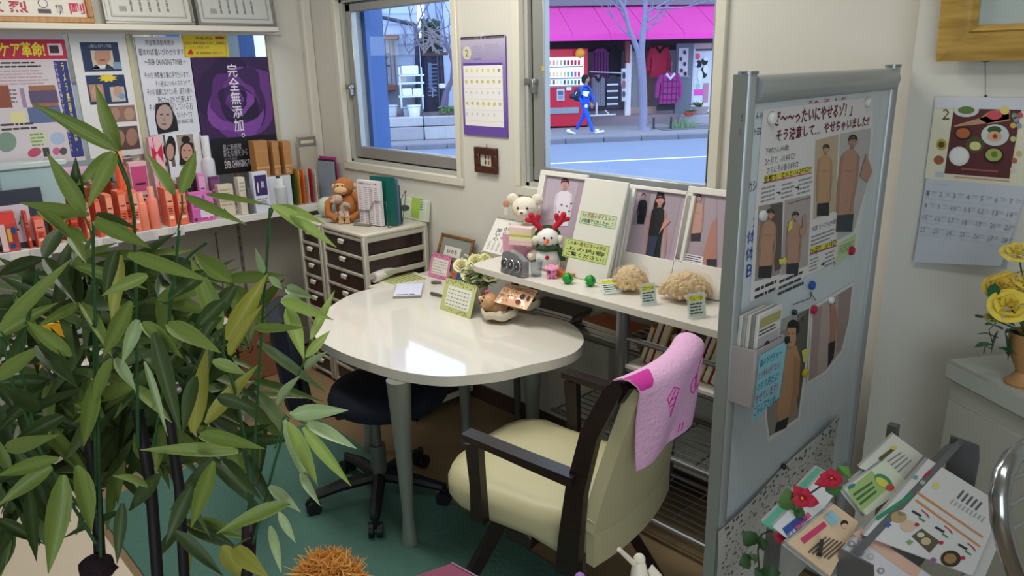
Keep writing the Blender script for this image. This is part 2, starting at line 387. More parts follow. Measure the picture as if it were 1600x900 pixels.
struct('wall_pier', bx(mat('d3d2ca', .75, noise_=.02, scale=3), -.755, 2.6, -.13, 0, 0, 2.6), 'pale grey pier wall with the gold frame and food calendar')
struct('trim_1', bx(WALLC, XL, XL + .05, -.06, 0, 0, 2.6, .01), 'corner post between mirrors and window')
BB = mat('4a3a2e', .6)
struct('baseboard_back', bx(BB, -4.1, -.76, -.012, 0, 0, .085), 'dark brown baseboard under the windows')
struct('baseboard_pier', bx(BB, -.755, 2.5, -.142, -.13, 0, .085), 'dark brown baseboard of the pier')
# white projection below the window beside the table leg (boxed pipe)
struct('trim_2', bx(WALLC, -1.98, -1.80, -.09, 0, 0, .66, .006), 'white boxed pipe below the windows')

def window(n, x0, x1, z0, z1, label, stile):
    W_ = thing('window_%d' % n, label, None, ((x0 + x1) / 2, .05, z0)); W_['kind'] = 'structure'
    CAS = mat('d8d4c4', .45); f = MB(CAS); w = .038; t = -.016       # casing proud of the wall
    for a in ((x0 - w, x1 + w, z0 - w, z0 + .004), (x0 - w, x1 + w, z1, z1 + w), (x0 - w, x0 + .004, z0, z1), (x1 - .004, x1 + w, z0, z1)):
        bx(CAS, a[0], a[1], t, .02, a[2], a[3], .004, mb=f)
    part('casing', f, W_)
    r = MB(GREYF); d = .022                                        # aluminium outer frame in the reveal
    for a in ((x0, x1, z0, z0 + d), (x0, x1, z1 - d, z1), (x0, x0 + d, z0, z1), (x1 - d, x1, z0, z1)): bx(GREYF, a[0], a[1], .02, .14, a[2], a[3], .002, mb=r)
    part('outer_frame', r, W_)
    k = mat('1c1e20', .7); g = MB(k)  # near-black strips put in for the shade in the sash gap
    bx(k, x0 + d, x0 + d + .012, .045, .09, z0 + d, z1 - d, mb=g); bx(k, x0 + d, x1 - d, .045, .09, z0 + d, z0 + d + .008, mb=g)
    part('gap_shade', g, W_)
    s = MB(ALU); a0, a1, b0, b1 = x0 + d + .012, x1 - d, z0 + d + .008, z1 - d - .005; e = .062; bw = .062
    bx(ALU, a0, a0 + stile, .035, .075, b0, b1, .005, mb=s); bx(ALU, a1 - .02, a1, .035, .075, b0, b1, .005, mb=s)
    bx(ALU, a0, a1, .033, .075, b0, b0 + bw, .005, mb=s); bx(ALU, a0, a1, .035, .075, b1 - .045, b1, .005, mb=s)
    sash = part('sash', s, W_)
    gl = bx(glass_mat('window_glass', (.97, .99, 1)), a0 + stile - .005, a1 - .015, .056, .060, b0 + bw - .005, b1 - .04)
    part('pane', gl, W_)
    o = MB(mat('4468a8', .4))
    if n == 1: bx(None, x0 - .02, x0 + .06, .14, .26, z0 - .03, z1 + .05, mb=o)
    bx(None, x1 - .02, x1 + .03, .14, .26, z0 - .03, z1 + .05, mb=o)
    bx(None, x0, x1, .14, .24, z0 - .06, z0 - .01, mb=o)
    part('outside_jamb', o, W_)
    h = MB(mat('8e918e', .3, .7)); zc = (z0 + min(z1, 2.1)) / 2 - .02
    bx(None, a0 - .03, a0 + .035, .012, .035, zc - .012, zc + .012, .004, mb=h); bx(None, a0 + .01, a0 + .03, .006, .036, zc - .05, zc + .01, .004, mb=h)
    part('latch', h, W_)
    return W_
window(1, *WL[:2], *WL[2:], 'aluminium window onto the street corner garden', .05)
wr = window(2, *WR[:2], *WR[2:], 'aluminium window onto the clothes shop with magenta awning', .07)
h = MB(mat('6e706e', .35, .6)); hp = P(1112, 230, 1, .02)
h.box((hp.x, .005, hp.z - .03), (.014, .02, .19), bev=.005); h.box((hp.x + .005, .02, hp.z + .06), (.02, .03, .03), bev=.004); part('handle', h, wr)
h = MB(mat('c8b060', .5)); h.box((P(848, 107, 1, .03).x, .033, P(848, 107, 1, .03).z), (.014, .003, .02)); part('sticker', h, wr)
# picture ledge and mirrors on the side wall
zt, zb = P(220, 38, 0, XL + .15).z, P(220, 47.5, 0, XL + .15).z
LEDGE = zt
struct('trim_3', bx(mat('d6d0c2', .5), XL, XL + .15, -3.2, P(436, 44, 0, XL + .15).y, zb, zt, .004), 'cream picture ledge above the mirrors')
struct('trim_4', bx(mat('cfc9ba', .6), XL, XL + .02, -3.2, P(436, 44, 0, XL + .02).y + .01, zb - .012, zb), 'cove strip under the picture ledge')
SHZ = .925; SHX = XL + .275
mir = mat('d8dedd', .02, 1.0)
ym = P(214, 120, 0, XL + .02).y; ye = P(428, 120, 0, XL + .02).y
for (a, b, lb) in ((-3.0, ym, 'wall mirror nearer the plant, behind the flyers'), (ym, ye, 'wall mirror behind the purple rose poster')):
    T_ = thing('wall_mirror', lb, 'mirror', (XL, (a + b) / 2, SHZ))
    part('glass', bx(mir, XL + .001, XL + .012, a + .012, b - .008, SHZ + .003, zb - .013), T_)
    fr = MB(mat('bdb796', .4)); 
    bx(None, XL + .001, XL + .022, b - .024, b - .002, SHZ + .003, zb - .013, .003, mb=fr)
    part('edge_strip', fr, T_, label='pale gold edge strip')
# panelling under the shelf
PN = mat('a9a296', .6, noise_=.02); pz = P(400, 424, 0, XL + .05).z
ys = [-3.2, P(115, 470, 0, XL + .05).y, P(342, 400, 0, XL + .05).y, -.02]
wp = thing('trim_5', 'grey beige wall panels under the display shelf', None, (XL, -1.5, 0)); wp['kind'] = 'structure'
for a, b in zip(ys, ys[1:]): part('panel', bx(PN, XL, XL + .05, a + .003, b - .003, .02, SHZ - .04, .003), wp)
rail = MB(mat('8e8a80', .4, .5)); q = P(374, 370, 0, XL + .055)
bx(None, XL + .05, XL + .056, q.y - .008, q.y + .008, .3, SHZ - .04, mb=rail)
for k in range(7): bx(mat('2a2a28', .6), XL + .0555, XL + .0575, q.y - .002, q.y + .002, .45 + k * .06, .47 + k * .06, mb=rail)
part('slotted_rail', rail, wp)
# green carpet
struct('trim_6', bx(mat('4c7267', .95, noise_=.14, scale=60, bump=.4), -3.12, -.9, -1.76, -.72, 0, .006, .002), 'green carpet piece under the table')
solo('floor_mat', bx(mat('d8cab4', .6, noise_=.03), -3.6, -2.0, -2.9, -1.79, 0, .02, .004), 'cream mat on the floor under the bamboo plants', 'mat')

# ============================================================ OUTSIDE
SV = Vector((.558, .830, 0)); NV = Vector((-.830, .558, 0)); C0 = Vector((CAM.x, CAM.y, 0))
def S(s, n, z): return C0 + SV * s + NV * n + Vector((0, 0, z))
def fac(n, px=True): return Sheet(S(0, n, 0), SV, (0, 0, 1), px)
MS = Matrix((SV, NV, Vector((0, 0, 1)))).transposed().to_4x4(); MS.translation = C0     # street frame -> world
def sbox(x0, y0, x1, y1, n, dep, m, bev=0, mb=None, ztop=None, zbot=None):
    """box whose front face is seen between two pixels at street distance n, dep metres deep"""
    f = fac(n); a = f.m(x0, y0); b = f.m(x1, y1); s0, s1 = sorted((a[0], b[0])); z0, z1 = sorted((a[1], b[1]))
    z1 = z1 if ztop is None else ztop; z0 = z0 if zbot is None else zbot
    mb = mb or MB(m); mb.box(((s0 + s1) / 2, n + dep / 2, (z0 + z1) / 2), (s1 - s0, dep, z1 - z0), m, bev, M=MS); return mb
def ssolo(name, mb, label, cat, group=None, kind=None): return solo(name, mb, label, cat, group, kind)
ASPH = mat('7f89a0', .85, noise_=.08, scale=3)  # blue of the reflected sky is mixed into the asphalt colour
def stb(s0, s1, n0, n1, z0, z1, m, mb=None, bev=0):
    mb = mb or MB(m); return mb.box(((s0 + s1) / 2, (n0 + n1) / 2, (z0 + z1) / 2), (s1 - s0, n1 - n0, z1 - z0), m, bev, M=MS)
struct('road', stb(-45, 45, 1.2, 18.55, -.4, -.3, ASPH), 'grey asphalt road outside the windows')
struct('road_marking', stb(-45, 45, 14.85, 15.0, -.3, -.296, mat('e8e6ee', .7)), 'thin white line along the road')
struct('pavement', stb(-45, 45, 18.75, 34, -.4, -.19, mat('8d8a90', .85, noise_=.1, scale=2)), 'grey pavement across the road')
struct('pavement_near', stb(-30, 30, 1.0, 6.2, -.5, -.302, mat('8d8a90', .85)), 'pavement below the windows')
cb = thing('curb', 'row of concrete curb stones across the road', None, S(0, 18.6, -.35)); cb['kind'] = 'structure'
c0 = None
for k in range(26):
    mk = MB(mat('7c7a86', .85, noise_=.12, scale=4)); mk.box((0, 0, 0), (.985, .2, .16), bev=.02)
    M_ = MS @ Matrix.Translation((-5 + k * 1.0, 18.65, -.25))
    if c0 is None:
        c0 = bpy.data.objects.new('curb_stone', mk.mesh('curb_stone')); c_ = c0
    else: c_ = c0.copy()
    COL.objects.link(c_); c_.parent = cb; c_.matrix_local = _MW[cb.name].inverted() @ M_
# ---- clothes shop
DK = mat('2b2632', .8)
shop = thing('clothes_shop', 'clothes shop with a long magenta awning across the road', 'shop', S(8, 23.5, -.2))
fw = MB(mat('6a6470', .8)); sbox(700, 0, 1180, 0, 23.6, .3, None, mb=fw, ztop=7.5, zbot=3.0)
part('upper_wall', fw, shop)
bk = MB(mat('6c6474', .9)); sbox(820, 0, 1180, 0, 25.2, .2, None, mb=bk, ztop=3.2, zbot=-.2); part('back_wall', bk, shop)
AW = mat('d8409c', .45, noise_=.03, scale=2); zA = fac(21.5).m(990, 62)[1]; zV = fac(21.5).m(990, 52)[1]; zT = fac(23.5).m(990, 6)[1]
s0, s1 = fac(21.5).m(835, 60)[0], fac(21.5).m(1180, 60)[0]
for i in range(6):
    a, b = s0 + (s1 - s0) * i / 6, s0 + (s1 - s0) * (i + 1) / 6; mk = MB(AW)
    mk.add([MS @ Vector(p) for p in ((a + .01, 21.5, zV), (b - .01, 21.5, zV), (b - .01, 23.55, zT), (a + .01, 23.55, zT), (a + .01, 21.5, zV - .03), (b - .01, 21.5, zV - .03), (b - .01, 23.55, zT - .03), (a + .01, 23.55, zT - .03))],
           [(0, 1, 2, 3), (7, 6, 5, 4), (0, 4, 5, 1), (2, 6, 7, 3), (1, 5, 6, 2), (0, 3, 7, 4)])
    mk.box(((a + b) / 2, 21.5, (zA + zV) / 2), (b - a - .01, .03, zV - zA), mat('f23fae', .45), M=MS); part('awning_panel', mk, shop)
gt = MB(mat('75707c', .6)); sbox(835, 0, 1180, 7, 23.3, .2, None, mb=gt, ztop=zT + .25, zbot=zT - .05); part('gutter', gt, shop)
st = MB(mat('8f7f86', .85, noise_=.1, scale=3)); sbox(925, 183, 1180, 196, 22.4, 3, None, mb=st, zbot=-.2); part('shop_step', st, shop)
def sp(name, x0, y0, x1, y1, n, dep, m, bev=0, label=None, **k): return part(name, sbox(x0, y0, x1, y1, n, dep, m, bev, **k), shop, label=label)
sp('header_beam', 835, 64, 1120, 77, 23.3, .15, mat('332c3a', .8))
sp('pillar', 979, 70, 985, 184, 22.6, .12, mat('f0e6ea', .6)); sp('pillar', 978, 64, 984, 98, 22.5, .1, mat('8c4a4a', .6), label='brick red pillar top')
sp('door_frame', 990, 78, 1000, 178, 24.0, .1, mat('d9dee6', .5)); sp('door_frame', 1076, 72, 1082, 182, 22.9, .1, mat('dcd8e0', .5)); sp('door_frame', 1078, 68, 1112, 76, 22.9, .1, mat('c8a8a8', .5))
sp('window_panel', 984, 76, 1008, 175, 24.4, .05, mat('5f6a86', .3)); sp('counter_front', 985, 168, 1025, 182, 23.2, .1, mat('c7a898', .7))
sp('wood_panel', 1005, 72, 1018, 182, 23.6, .1, mat('8f6f66', .7)); sp('shop_door', 1058, 68, 1079, 181, 22.8, .08, mat('6f7684', .6))
sp('door_pane', 1061, 75, 1074, 119, 22.76, .03, mat('cfc6cf', .4)); sp('door_rail', 1058, 119, 1078, 121, 22.75, .03, mat('8c909c', .5))
sp('display_window', 1083, 80, 1112, 181, 23.0, .05, mat('dfe6ef', .4))
f = fac(22.97); f.oval(1090, 88, 4, 5, 'ff5577'); f.rect(1083, 140, 1104, 148, 'ff50c0'); f.oval(1092, 100, 4, 6, '16161c'); f.oval(1101, 96, 5, 6, '1c1c22'); f.oval(1100, 113, 5, 9, '22222a')
f.oval(1094, 118, 4, 9, 'f4f4f8', 2); f.oval(1103, 108, 4, 7, 'f6f6fb', 2); f.oval(1088, 100, 2, 3, 'f4f4fa', 2); f.oval(1103, 92, 4, 3, 'f4f4fa', 2); f.oval(1091, 134, 3, 5, 'a8d8b0', 2); f.rect(1100, 130, 1106, 160, 'c88aa0', 2); f.put(shop)
f = fac(22.72); 
for k, (x, y) in enumerate(((1070, 82), (1064, 92), (1070, 100), (1065, 110), (1071, 115))): f.oval(x, y, 2.2, 3.4, ('2a2028', '5a2a3a')[k % 2], 2)
f.put(shop)
f = fac(24.35)
for k in range(5): f.rect(986, 88 + k * 9, 992, 93 + k * 9, ('8fa0c8', 'd8dcea')[k % 2]); f.rect(996, 86 + k * 10, 1003, 91 + k * 10, ('e8ecf6', '3a4258')[k % 2])
f.put(shop)
for (x0, x1, y0, h_) in ((936, 944, 96, 'c0c4d0'), (958, 968, 100, '9aa0b4'), (1040, 1050, 96, '8a8492')):
    sp('shop_shelf', x0, y0, x1, y0 + 22, 24.8, .1, mat(h_, .6))
# poster on the pillar side
mk = sbox(971, 107, 979, 158, 22.5, .03, mat('dfe2ea', .5)); pt = ssolo('shop_poster', mk, 'tall white poster hung between pillar and striped sweater', 'poster')
f = fac(22.48); f.oval(975, 118, 2.4, 6, '3c3a44'); f.oval(975, 132, 2.6, 7, 'b06a70'); f.oval(975, 147, 2.2, 5, '50506a'); f.put(pt)
# vending machine
vm = thing('vending_machine', 'red drinks vending machine with lit white display beside the hung clothes', 'vending machine', S(5.1, 22, -.2))
RED = mat('d01c3a', .35)
part('cabinet', sbox(846, 77, 918, 196, 21.9, .75, RED, .02, zbot=-.15), vm)
part('display_panel', sbox(850, 90, 912, 135, 21.86, .05, mat('f4f6fa', .3, emit=.9), .01), vm)
part('dispensing_slot', sbox(852, 169, 905, 177, 21.86, .05, mat('9aa0a8', .35, .4), .01), vm)
part('kick_plate', sbox(848, 194, 918, 199, 21.95, .6, mat('1b1a1e', .8)), vm)
part('notice', sbox(870, 139, 882, 157, 21.87, .03, mat('c8d0dc', .5)), vm); part('coin_plate', sbox(885, 136, 893, 141, 21.86, .03, mat('e8e8ea', .4)), vm)
f = fac(21.84)
for r_, (yy, hh, cs) in enumerate(((94, 8, ('f0b890', 'e8a0a0', 'd8c8b0', 'c8b090', '58688a', 'c02038', 'c02840', 'c42038', 'c83048')),
                                   (112, 8, ('e8d0a0', 'f0c8a0', 'f4d8a8', 'f0e0b8', 'e8c090', '58b8a8', '48a0b0', 'd050a0', 'c83890')),
                                   (125, 7, ('c0b8b0', '806050', 'e0e0e4', 'd8d8dc', '404858', '5098a0', '58a0a0', '487888', '485060')))):
    for k, c in enumerate(cs): f.rect(858 + k * 5.6, yy, 861.6 + k * 5.6, yy + hh, c)
    f.rect(853, yy + hh + 2, 911, yy + hh + 3, '9098a4')
f.rect(872, 142, 880, 148, '50688a', 3); f.rect(872, 150, 880, 155, '8a98ae', 3); f.put(vm)
ob = MB(mat('f0a030', .5)); c_ = fac(21.7).m(907, 83); ob.ell((c_[0], 21.75, c_[1]), .14, n=14, M=MS); ssolo('round_sign', ob, 'round orange sign on top of the vending machine', 'sign')
# garments
def garment(x0, y0, x1, y1, n, h, label, h2=None, pat=None, sleeve=True, collar=None):
    f = fac(n); a = f.m(x0, y0); b = f.m(x1, y1); cx = (a[0] + b[0]) / 2; w = abs(b[0] - a[0]); zt_, zb_ = a[1], b[1]; hh = zt_ - zb_
    T_ = thing('hanging_garment', label, 'clothing', MS @ Vector((cx, n, zb_)), group=None)
    Mt = MS @ Matrix.Translation((cx, n, zb_)) @ Matrix.Rotation(pi / 2, 4, 'X')
    mk = MB(mat(h, .9, noise_=.15, scale=14)); bw = w * (.33 if sleeve else .46)
    pl = [(-bw * 1.1, 0), (bw * 1.1, 0), (bw, hh * .55), (bw * 1.05, hh * .86), (bw * .45, hh), (-bw * .45, hh), (-bw * 1.05, hh * .86), (-bw, hh * .55)]
    mk.prism(pl, -.07, .07, M=Mt); part('body', mk, T_)
    if sleeve:
        for q in (-1, 1):
            sl = MB(mat(h, .9, noise_=.15, scale=14)); sl.tube([Mt @ Vector((q * bw * .85, hh * .93, 0)), Mt @ Vector((q * w * .44, hh * .62, 0)), Mt @ Vector((q * w * .47, hh * .2, 0))], [.09, .075, .06], 7); part('sleeve', sl, T_)
    hk = MB(mat('2a2a30', .4, .5)); hk.tube([Mt @ Vector((-bw * .8, hh * .93, 0)), Mt @ Vector((0, hh * 1.03, 0)), Mt @ Vector((bw * .8, hh * .93, 0))], .012, 5); hk.tube([Mt @ Vector((0, hh * 1.02, 0)), Mt @ Vector((0, hh * 1.12, 0))], .01, 5); part('hanger', hk, T_)
    if pat:
        st_ = MB(mat(h2, .9))
        if pat == 'v':
            for k in range(5): st_.box((-bw * .8 + k * bw * .4, hh * .45, .075), (bw * .1, hh * .85, .01), M=Mt)
        if pat == 'h':
            for k in range(4): st_.box((0, hh * (.12 + k * .2), .075), (bw * 1.95, hh * .05, .01), M=Mt)
        if pat == 'c':
            for k in range(4): st_.box((-bw * .8 + k * bw * .53, hh * .45, .074), (bw * .12, hh * .86, .006), M=Mt); st_.box((0, hh * (.12 + k * .2), .077), (bw * 1.95, hh * .04, .006), M=Mt)
        part('pattern', st_, T_)
    if collar:
        cl = MB(mat(collar, .9)); cl.tube([Mt @ Vector((-bw * .5, hh * .97, .06)), Mt @ Vector((0, hh * .8, .09)), Mt @ Vector((bw * .5, hh * .97, .06))], .05, 6); part('collar', cl, T_)
garment(925, 76, 950, 121, 22.9, '7a3a78', 'purple and black patterned top hung above the grey dress', '2c1c30', 'v', False)
garment(951, 74, 970, 120, 22.95, '24212c', 'plain black top hung above the striped sweater', None, None, False)
garment(923, 117, 944, 165, 22.3, '84808e', 'grey sleeveless dress on the rail beside the walking boy', '6c6878', 'v', False, '2a2832')
garment(943, 118, 969, 168, 22.35, '3a3646', 'dark sweater with white bands next to the grey dress', 'e0e0ec', 'h', True)
garment(1012, 72, 1046, 120, 23.2, 'c02c50', 'red jacket hung high inside the shop entrance', '3a2028', None, True, '1c1418')
garment(1026, 114, 1064, 161, 22.6, 'a83c8c', 'magenta checked coat hung at the shop entrance', '702860', 'c', True, 'e8e0ec')
garment(1028, 152, 1056, 172, 22.9, '3c3c48', 'dark trousers hung under the checked coat', None, None, False)
rk = MB(mat('d8dae2', .4, .3)); f_ = fac(22.2)
def fp(x, y, n): q = fac(n).m(x, y); return MS @ Vector((q[0], n, q[1]))
rk.tube([fp(922, 181, 22.2), fp(962, 179, 22.2)], .03, 6); rk.tube([fp(932, 181, 22.2), fp(932, 160, 22.2)], .03, 6); rk.tube([fp(945, 172, 22.2), fp(951, 178, 22.2)], .02, 5); rk.tube([fp(921, 112, 22.3), fp(972, 114, 22.3)], .02, 6)
ssolo('clothes_rail', rk, 'white clothes rail on the step under the grey dress', 'clothes rail')
# pots and planter before the shop
def pot(x, y0, y1, n, w, h, label, green='4c6a44', cat='plant pot'):
    f = fac(n); a = f.m(x, y1); b = f.m(x, y0); T_ = thing('potted_plant', label, cat, MS @ Vector((a[0], n, a[1]))); hh = (b[1] - a[1]) * .6
    p_ = MB(mat(h, .7)); p_.lathe([(w * .32, 0), (w * .5, hh), (w * .42, hh)], 12, loc=(a[0], n, a[1]), M=MS); part('pot', p_, T_)
    g = MB(mat(green, .8)); rr = random.Random(x)
    for k in range(16):
        an = rr.uniform(0, 6.28); r_ = w * .6 * rr.random()
        g.tube([(a[0], n, a[1] + hh * .9), (a[0] + r_ * cos(an) * .6, n + r_ * sin(an) * .6, a[1] + hh * 1.3), (a[0] + r_ * cos(an) * 1.3, n + r_ * sin(an), a[1] + hh * (1.2 + .5 * rr.random()))], [.012, .03, .004], 5, M=MS)
    part('foliage', g, T_)
pot(1093, 158, 180, 21.9, .55, 'b09aa0', 'stone urn with a dark leafy plant by the shop window')
pot(1076, 171, 181, 21.45, .36, 'c8584c', 'low terracotta pot beside the stone urn')
ssolo('planter_box', sbox(1071, 181, 1112, 191, 21.6, .5, mat('a6a2ac', .8), .02, zbot=-.2), 'grey planter box under the terracotta pot', 'planter')
tf = MB(mat('7d9a74', .8)); rr = random.Random(5)
for k in range(70):
    s_ = rr.uniform(7.95, 8.7); n_ = rr.uniform(20.1, 20.5); tf.tube([(s_, n_, -.168), (s_ + rr.uniform(-.1, .1), n_, -.2 + rr.uniform(.1, .36))], [.015, .003], 4, M=MS)
ssolo('grass_tuft', tf, 'tuft of pale grass beside the street tree', 'grass', kind='stuff')
for k, px in enumerate((1021, 1048)):
    q = fac(20.2).m(px, 203); ssolo('stake', MB(mat('3a3640', .7)).tube([(q[0], 20.2, -.168), (q[0], 20.2, .15)], .03, 6, M=MS), ('dark stake between grass and tree trunk', 'dark stake on the shop window side of the grass')[k], 'stake')
ssolo('tree_pit', stb(7.6, 9.4, 19.9, 20.9, -.195, -.17, mat('6c6a72', .9), bev=.01), 'low stone edging around the street tree', 'edging')
# trees
def branch(mb, p, d, l, r, dep, rr, spread=.6, up=.15, n=5):
    pts = [Vector(p)]; rs = [r]; q = Vector(p); dd = Vector(d)
    for i in range(3):
        dd = (dd + Vector((rr.uniform(-.2, .2), rr.uniform(-.2, .2), rr.uniform(-.12, .2)))).normalized(); q = q + dd * l / 3; pts.append(q.copy()); rs.append(r * (1 - .2 * (i + 1)))
    mb.tube(pts, rs, n, M=MS)
    if dep > 0:
        for k in range(rr.choice((2, 3))):
            e = (dd + Vector((rr.uniform(-1, 1), rr.uniform(-1, 1) * .6, rr.uniform(-.5, 1) + up)) * spread).normalized()
            branch(mb, pts[rr.choice((2, 3, 3))], e, l * rr.uniform(.6, .85), r * .5, dep - 1, rr, spread, up, 4)
BK = mat('8a86a0', .9, noise_=.2, scale=9, bump=.4)
tr = thing('street_tree', 'bare street tree before the magenta awning', 'tree', MS @ Vector((7.25, 20.4, -.2)))
def fq(x, y, n): q = fac(n).m(x, y); return Vector((q[0], n, q[1]))
tk = MB(BK); tk.tube([fq(1006, 204, 20.4), fq(1005, 198, 20.4), fq(1005, 150, 20.4), fq(1003, 110, 20.4), fq(1000, 80, 20.4)], [.2, .125, .11, .11, .12], 9, M=MS)
tk.tube([fq(1001, 90, 20.4), fq(1004, 55, 20.4), fq(1007, 30, 20.4), fq(1009, -5, 20.4), fq(1012, -60, 20.4)], [.1, .09, .07, .06, .04], 8, M=MS)
tk.tube([fq(999, 84, 20.4), fq(990, 62, 20.4), fq(983, 45, 20.4), fq(976, 15, 20.4), fq(955, -20, 20.4)], [.09, .07, .06, .05, .03], 8, M=MS); part('trunk', tk, tr)
bk_ = MB(BK); rr = random.Random(11)
for (a, b) in (((1006, 40), (1025, 12)), ((1012, 34), (1045, 22)), ((983, 45), (968, 10)), ((978, 20), (955, 6)), ((1008, 20), (1060, -6)), ((990, 60), (955, 32)), ((1025, 14), (1075, 10)), ((1004, 52), (1022, 30)), ((1010, 0), (990, -40)), ((976, 10), (990, -30))):
    p0, p1 = fq(*a, 20.4), fq(*b, 20.4); d_ = p1 - p0; branch(bk_, p0, d_.normalized(), d_.length, .035, 3, rr, .45)
part('branch', bk_, tr)
# ---- house and garden seen through window 1
hs = thing('pale_house', 'pale blue house wall with a sloping dark downpipe', 'house', S(.5, 23.5, -.2))
part('wall', sbox(420, 0, 662, 200, 22.6, .25, mat('c9d8f2', .8, noise_=.03), zbot=-.2, ztop=8.0), hs)
part('plinth', sbox(420, 139, 662, 200, 22.5, .12, mat('8f93a4', .9, noise_=.08), zbot=-.2), hs)
part('wall', sbox(690, 0, 712, 200, 22.9, .3, mat('c3d2ec', .8), zbot=-.2, ztop=8.0), hs)
part('wall', sbox(662, 0, 692, 30, 23.2, .2, mat('bccbe8', .8), ztop=8.0, zbot=2.2), hs)
dp = MB(mat('343c58', .5)); dp.tube([fp(592, 0, 22.4), fp(592, 24, 22.4), fp(596, 27, 22.4), fp(646, 38, 22.4), fp(650, 42, 22.4), fp(653, 104, 22.4), fp(653, 165, 22.4)], [.05, .05, .05, .06, .07, .07, .07], 8); part('downpipe', dp, hs)
sd = MB(mat('aebfe0', .8))
for k in range(16): stb(fac(22.58).m(588, 50)[0], fac(22.58).m(655, 50)[0], 22.57, 22.59, .3 + k * .28, .31 + k * .28, None, mb=sd)
part('siding_joint', sd, hs)
BW = mat('8a5f50', .6); bw_ = thing('bay_window', 'brown framed bay window on the pale blue house', 'window', fp(600, 140, 22.0))
part('canopy', sbox(570, 55, 624, 61, 21.8, .8, BW, .02), bw_); part('sill', sbox(570, 134, 619, 142, 21.9, .6, BW, .02), bw_)
part('mullion', sbox(609, 61, 612, 136, 21.95, .1, BW), bw_); part('mullion', sbox(616, 61, 619, 136, 21.95, .5, BW), bw_)
part('pane', sbox(570, 62, 616, 134, 22.1, .04, mat('c4d2e8', .25)), bw_)
for y in (84, 102): part('glazing_bar', sbox(570, y, 609, y + 1, 22.05, .05, mat('5a5f78', .6)), bw_)
part('glazing_bar', sbox(602, 62, 603, 134, 22.05, .05, mat('5a5f78', .6)), bw_)
part('curtain', sbox(603, 119, 608, 131, 22.06, .03, mat('f2f6ff', .6)), bw_)
sh_ = thing('garden_stand', 'white tiered garden stand between bay window and downpipe', 'stand', fp(645, 168, 21.2)); WM = mat('dfe8ee', .4)
for y in (117, 129, 150): part('shelf', sbox(623, y, 663, y + 1.6, 21.1, .35, WM), sh_)
for x in (625, 659):
    for n in (21.1, 21.45): part('leg', sbox(x, 105, x + 1.4, 170, n, .04, WM), sh_)
for (a, b, lb) in (((627, 103, 654, 116), .3, 'white box on the top tier of the garden stand'), ((628, 138.5, 644.5, 149.5), .3, 'white box on the low tier by the bay window'), ((645.2, 138.5, 661, 149.5), .3, 'white box on the low tier by the downpipe')):
    ssolo('storage_box', sbox(*a, 21.12, b, mat('f6f8fa', .4), .02), lb, 'box')
ssolo('small_planter', sbox(626, 119, 636, 128, 21.12, .2, mat('b0a8a8', .6), .01), 'small beige planter on the middle tier', 'planter')
al = thing('alley_gate', 'dark passage with a pale blue door beside the downpipe', 'gate', fp(675, 180, 23))
part('back', sbox(655, 60, 697, 175, 24.4, .1, mat('2c2c44', .8), zbot=-.2), al); part('door', sbox(669, 98, 676, 137, 23.6, .06, mat('6f94b4', .5)), al)
part('post', sbox(665, 78, 668, 172, 22.3, .1, mat('30304a', .7)), al); part('post', sbox(684, 83, 687, 172, 22.3, .1, mat('4a4a68', .7)), al); part('post', sbox(688, 83, 695, 172, 22.4, .1, mat('3c3450', .7)), al)
part('lintel', sbox(660, 82, 700, 86, 22.2, .15, mat('6a5450', .8)), al)
for k in range(9): part('slat', sbox(669, 100 + k * 6, 683, 101.5 + k * 6, 23.4, .03, mat('8a90b0', .6)), al)
bc = MB(mat('aab0d0', .4, .6)); bc.tube([fp(672, 140, 22.2), fp(676, 138, 22.2), fp(676, 152, 22.2)], .015, 5); bc.tube([fp(676, 139, 22.2), fp(681, 141, 22.2)], .015, 5); ssolo('parked_bicycle', bc, 'silver bicycle handlebar in the dark passage', 'bicycle')
# vine thicket over the passage
vn = MB(mat('38584a', .9)); rr = random.Random(3); 
for k in range(240):
    q = fq(rr.uniform(658, 686), rr.uniform(30, 80), rr.uniform(21.6, 22.1)); vn.ell(q, (.05, .03, .07), n=4, M=MS, rot=(rr.random() * 3, rr.random(), rr.random() * 3))
vt = thing('climbing_vine', 'dark green vine with tangled bare stems over the passage', 'vine', fp(675, 80, 22)); part('foliage', vn, vt)
vs_ = MB(mat('9a8e94', .9))
for k in range(26): 
    a = fq(rr.uniform(655, 700), rr.uniform(66, 84), 21.5); vs_.tube([a, a + Vector((rr.uniform(-.5, .5), 0, rr.uniform(-.1, .5))), a + Vector((rr.uniform(-.6, .6), 0, rr.uniform(0, 1)))], [.02, .015, .008], 4, M=MS)
part('stem', vs_, vt)
g2 = thing('garden_tree', 'bare crooked tree at the passage beside window trim', 'tree', fp(698, 180, 20.9))
tk = MB(mat('6a6078', .9)); tk.tube([fq(694, 168, 20.9), fq(697, 145, 20.9), fq(706, 125, 20.9), fq(708, 100, 20.9), fq(703, 80, 20.9), fq(695, 68, 20.9)], [.11, .08, .06, .06, .06, .05], 8, M=MS); part('trunk', tk, g2)
tb = MB(mat('77708c', .9)); rr = random.Random(21)
for (a, b) in (((700, 70), (690, 20)), ((696, 68), (684, 0)), ((684, 30), (680, -10)), ((650, 60), (646, -6)), ((702, 75), (700, 10)), ((665, 40), (655, -5)), ((600, 60), (606, 5)), ((598, 58), (586, 30)), ((640, 85), (628, 62)), ((640, 82), (660, 66)), ((620, 30), (632, 60)), ((652, 40), (666, 0)), ((672, 30), (664, -8)), ((690, 45), (704, 40))):
    p0, p1 = fq(*a, 21.3), fq(*b, 21.3); d_ = p1 - p0; branch(tb, p0, d_.normalized(), d_.length * .8, .026, 3, rr, .5)
part('branch', tb, g2)
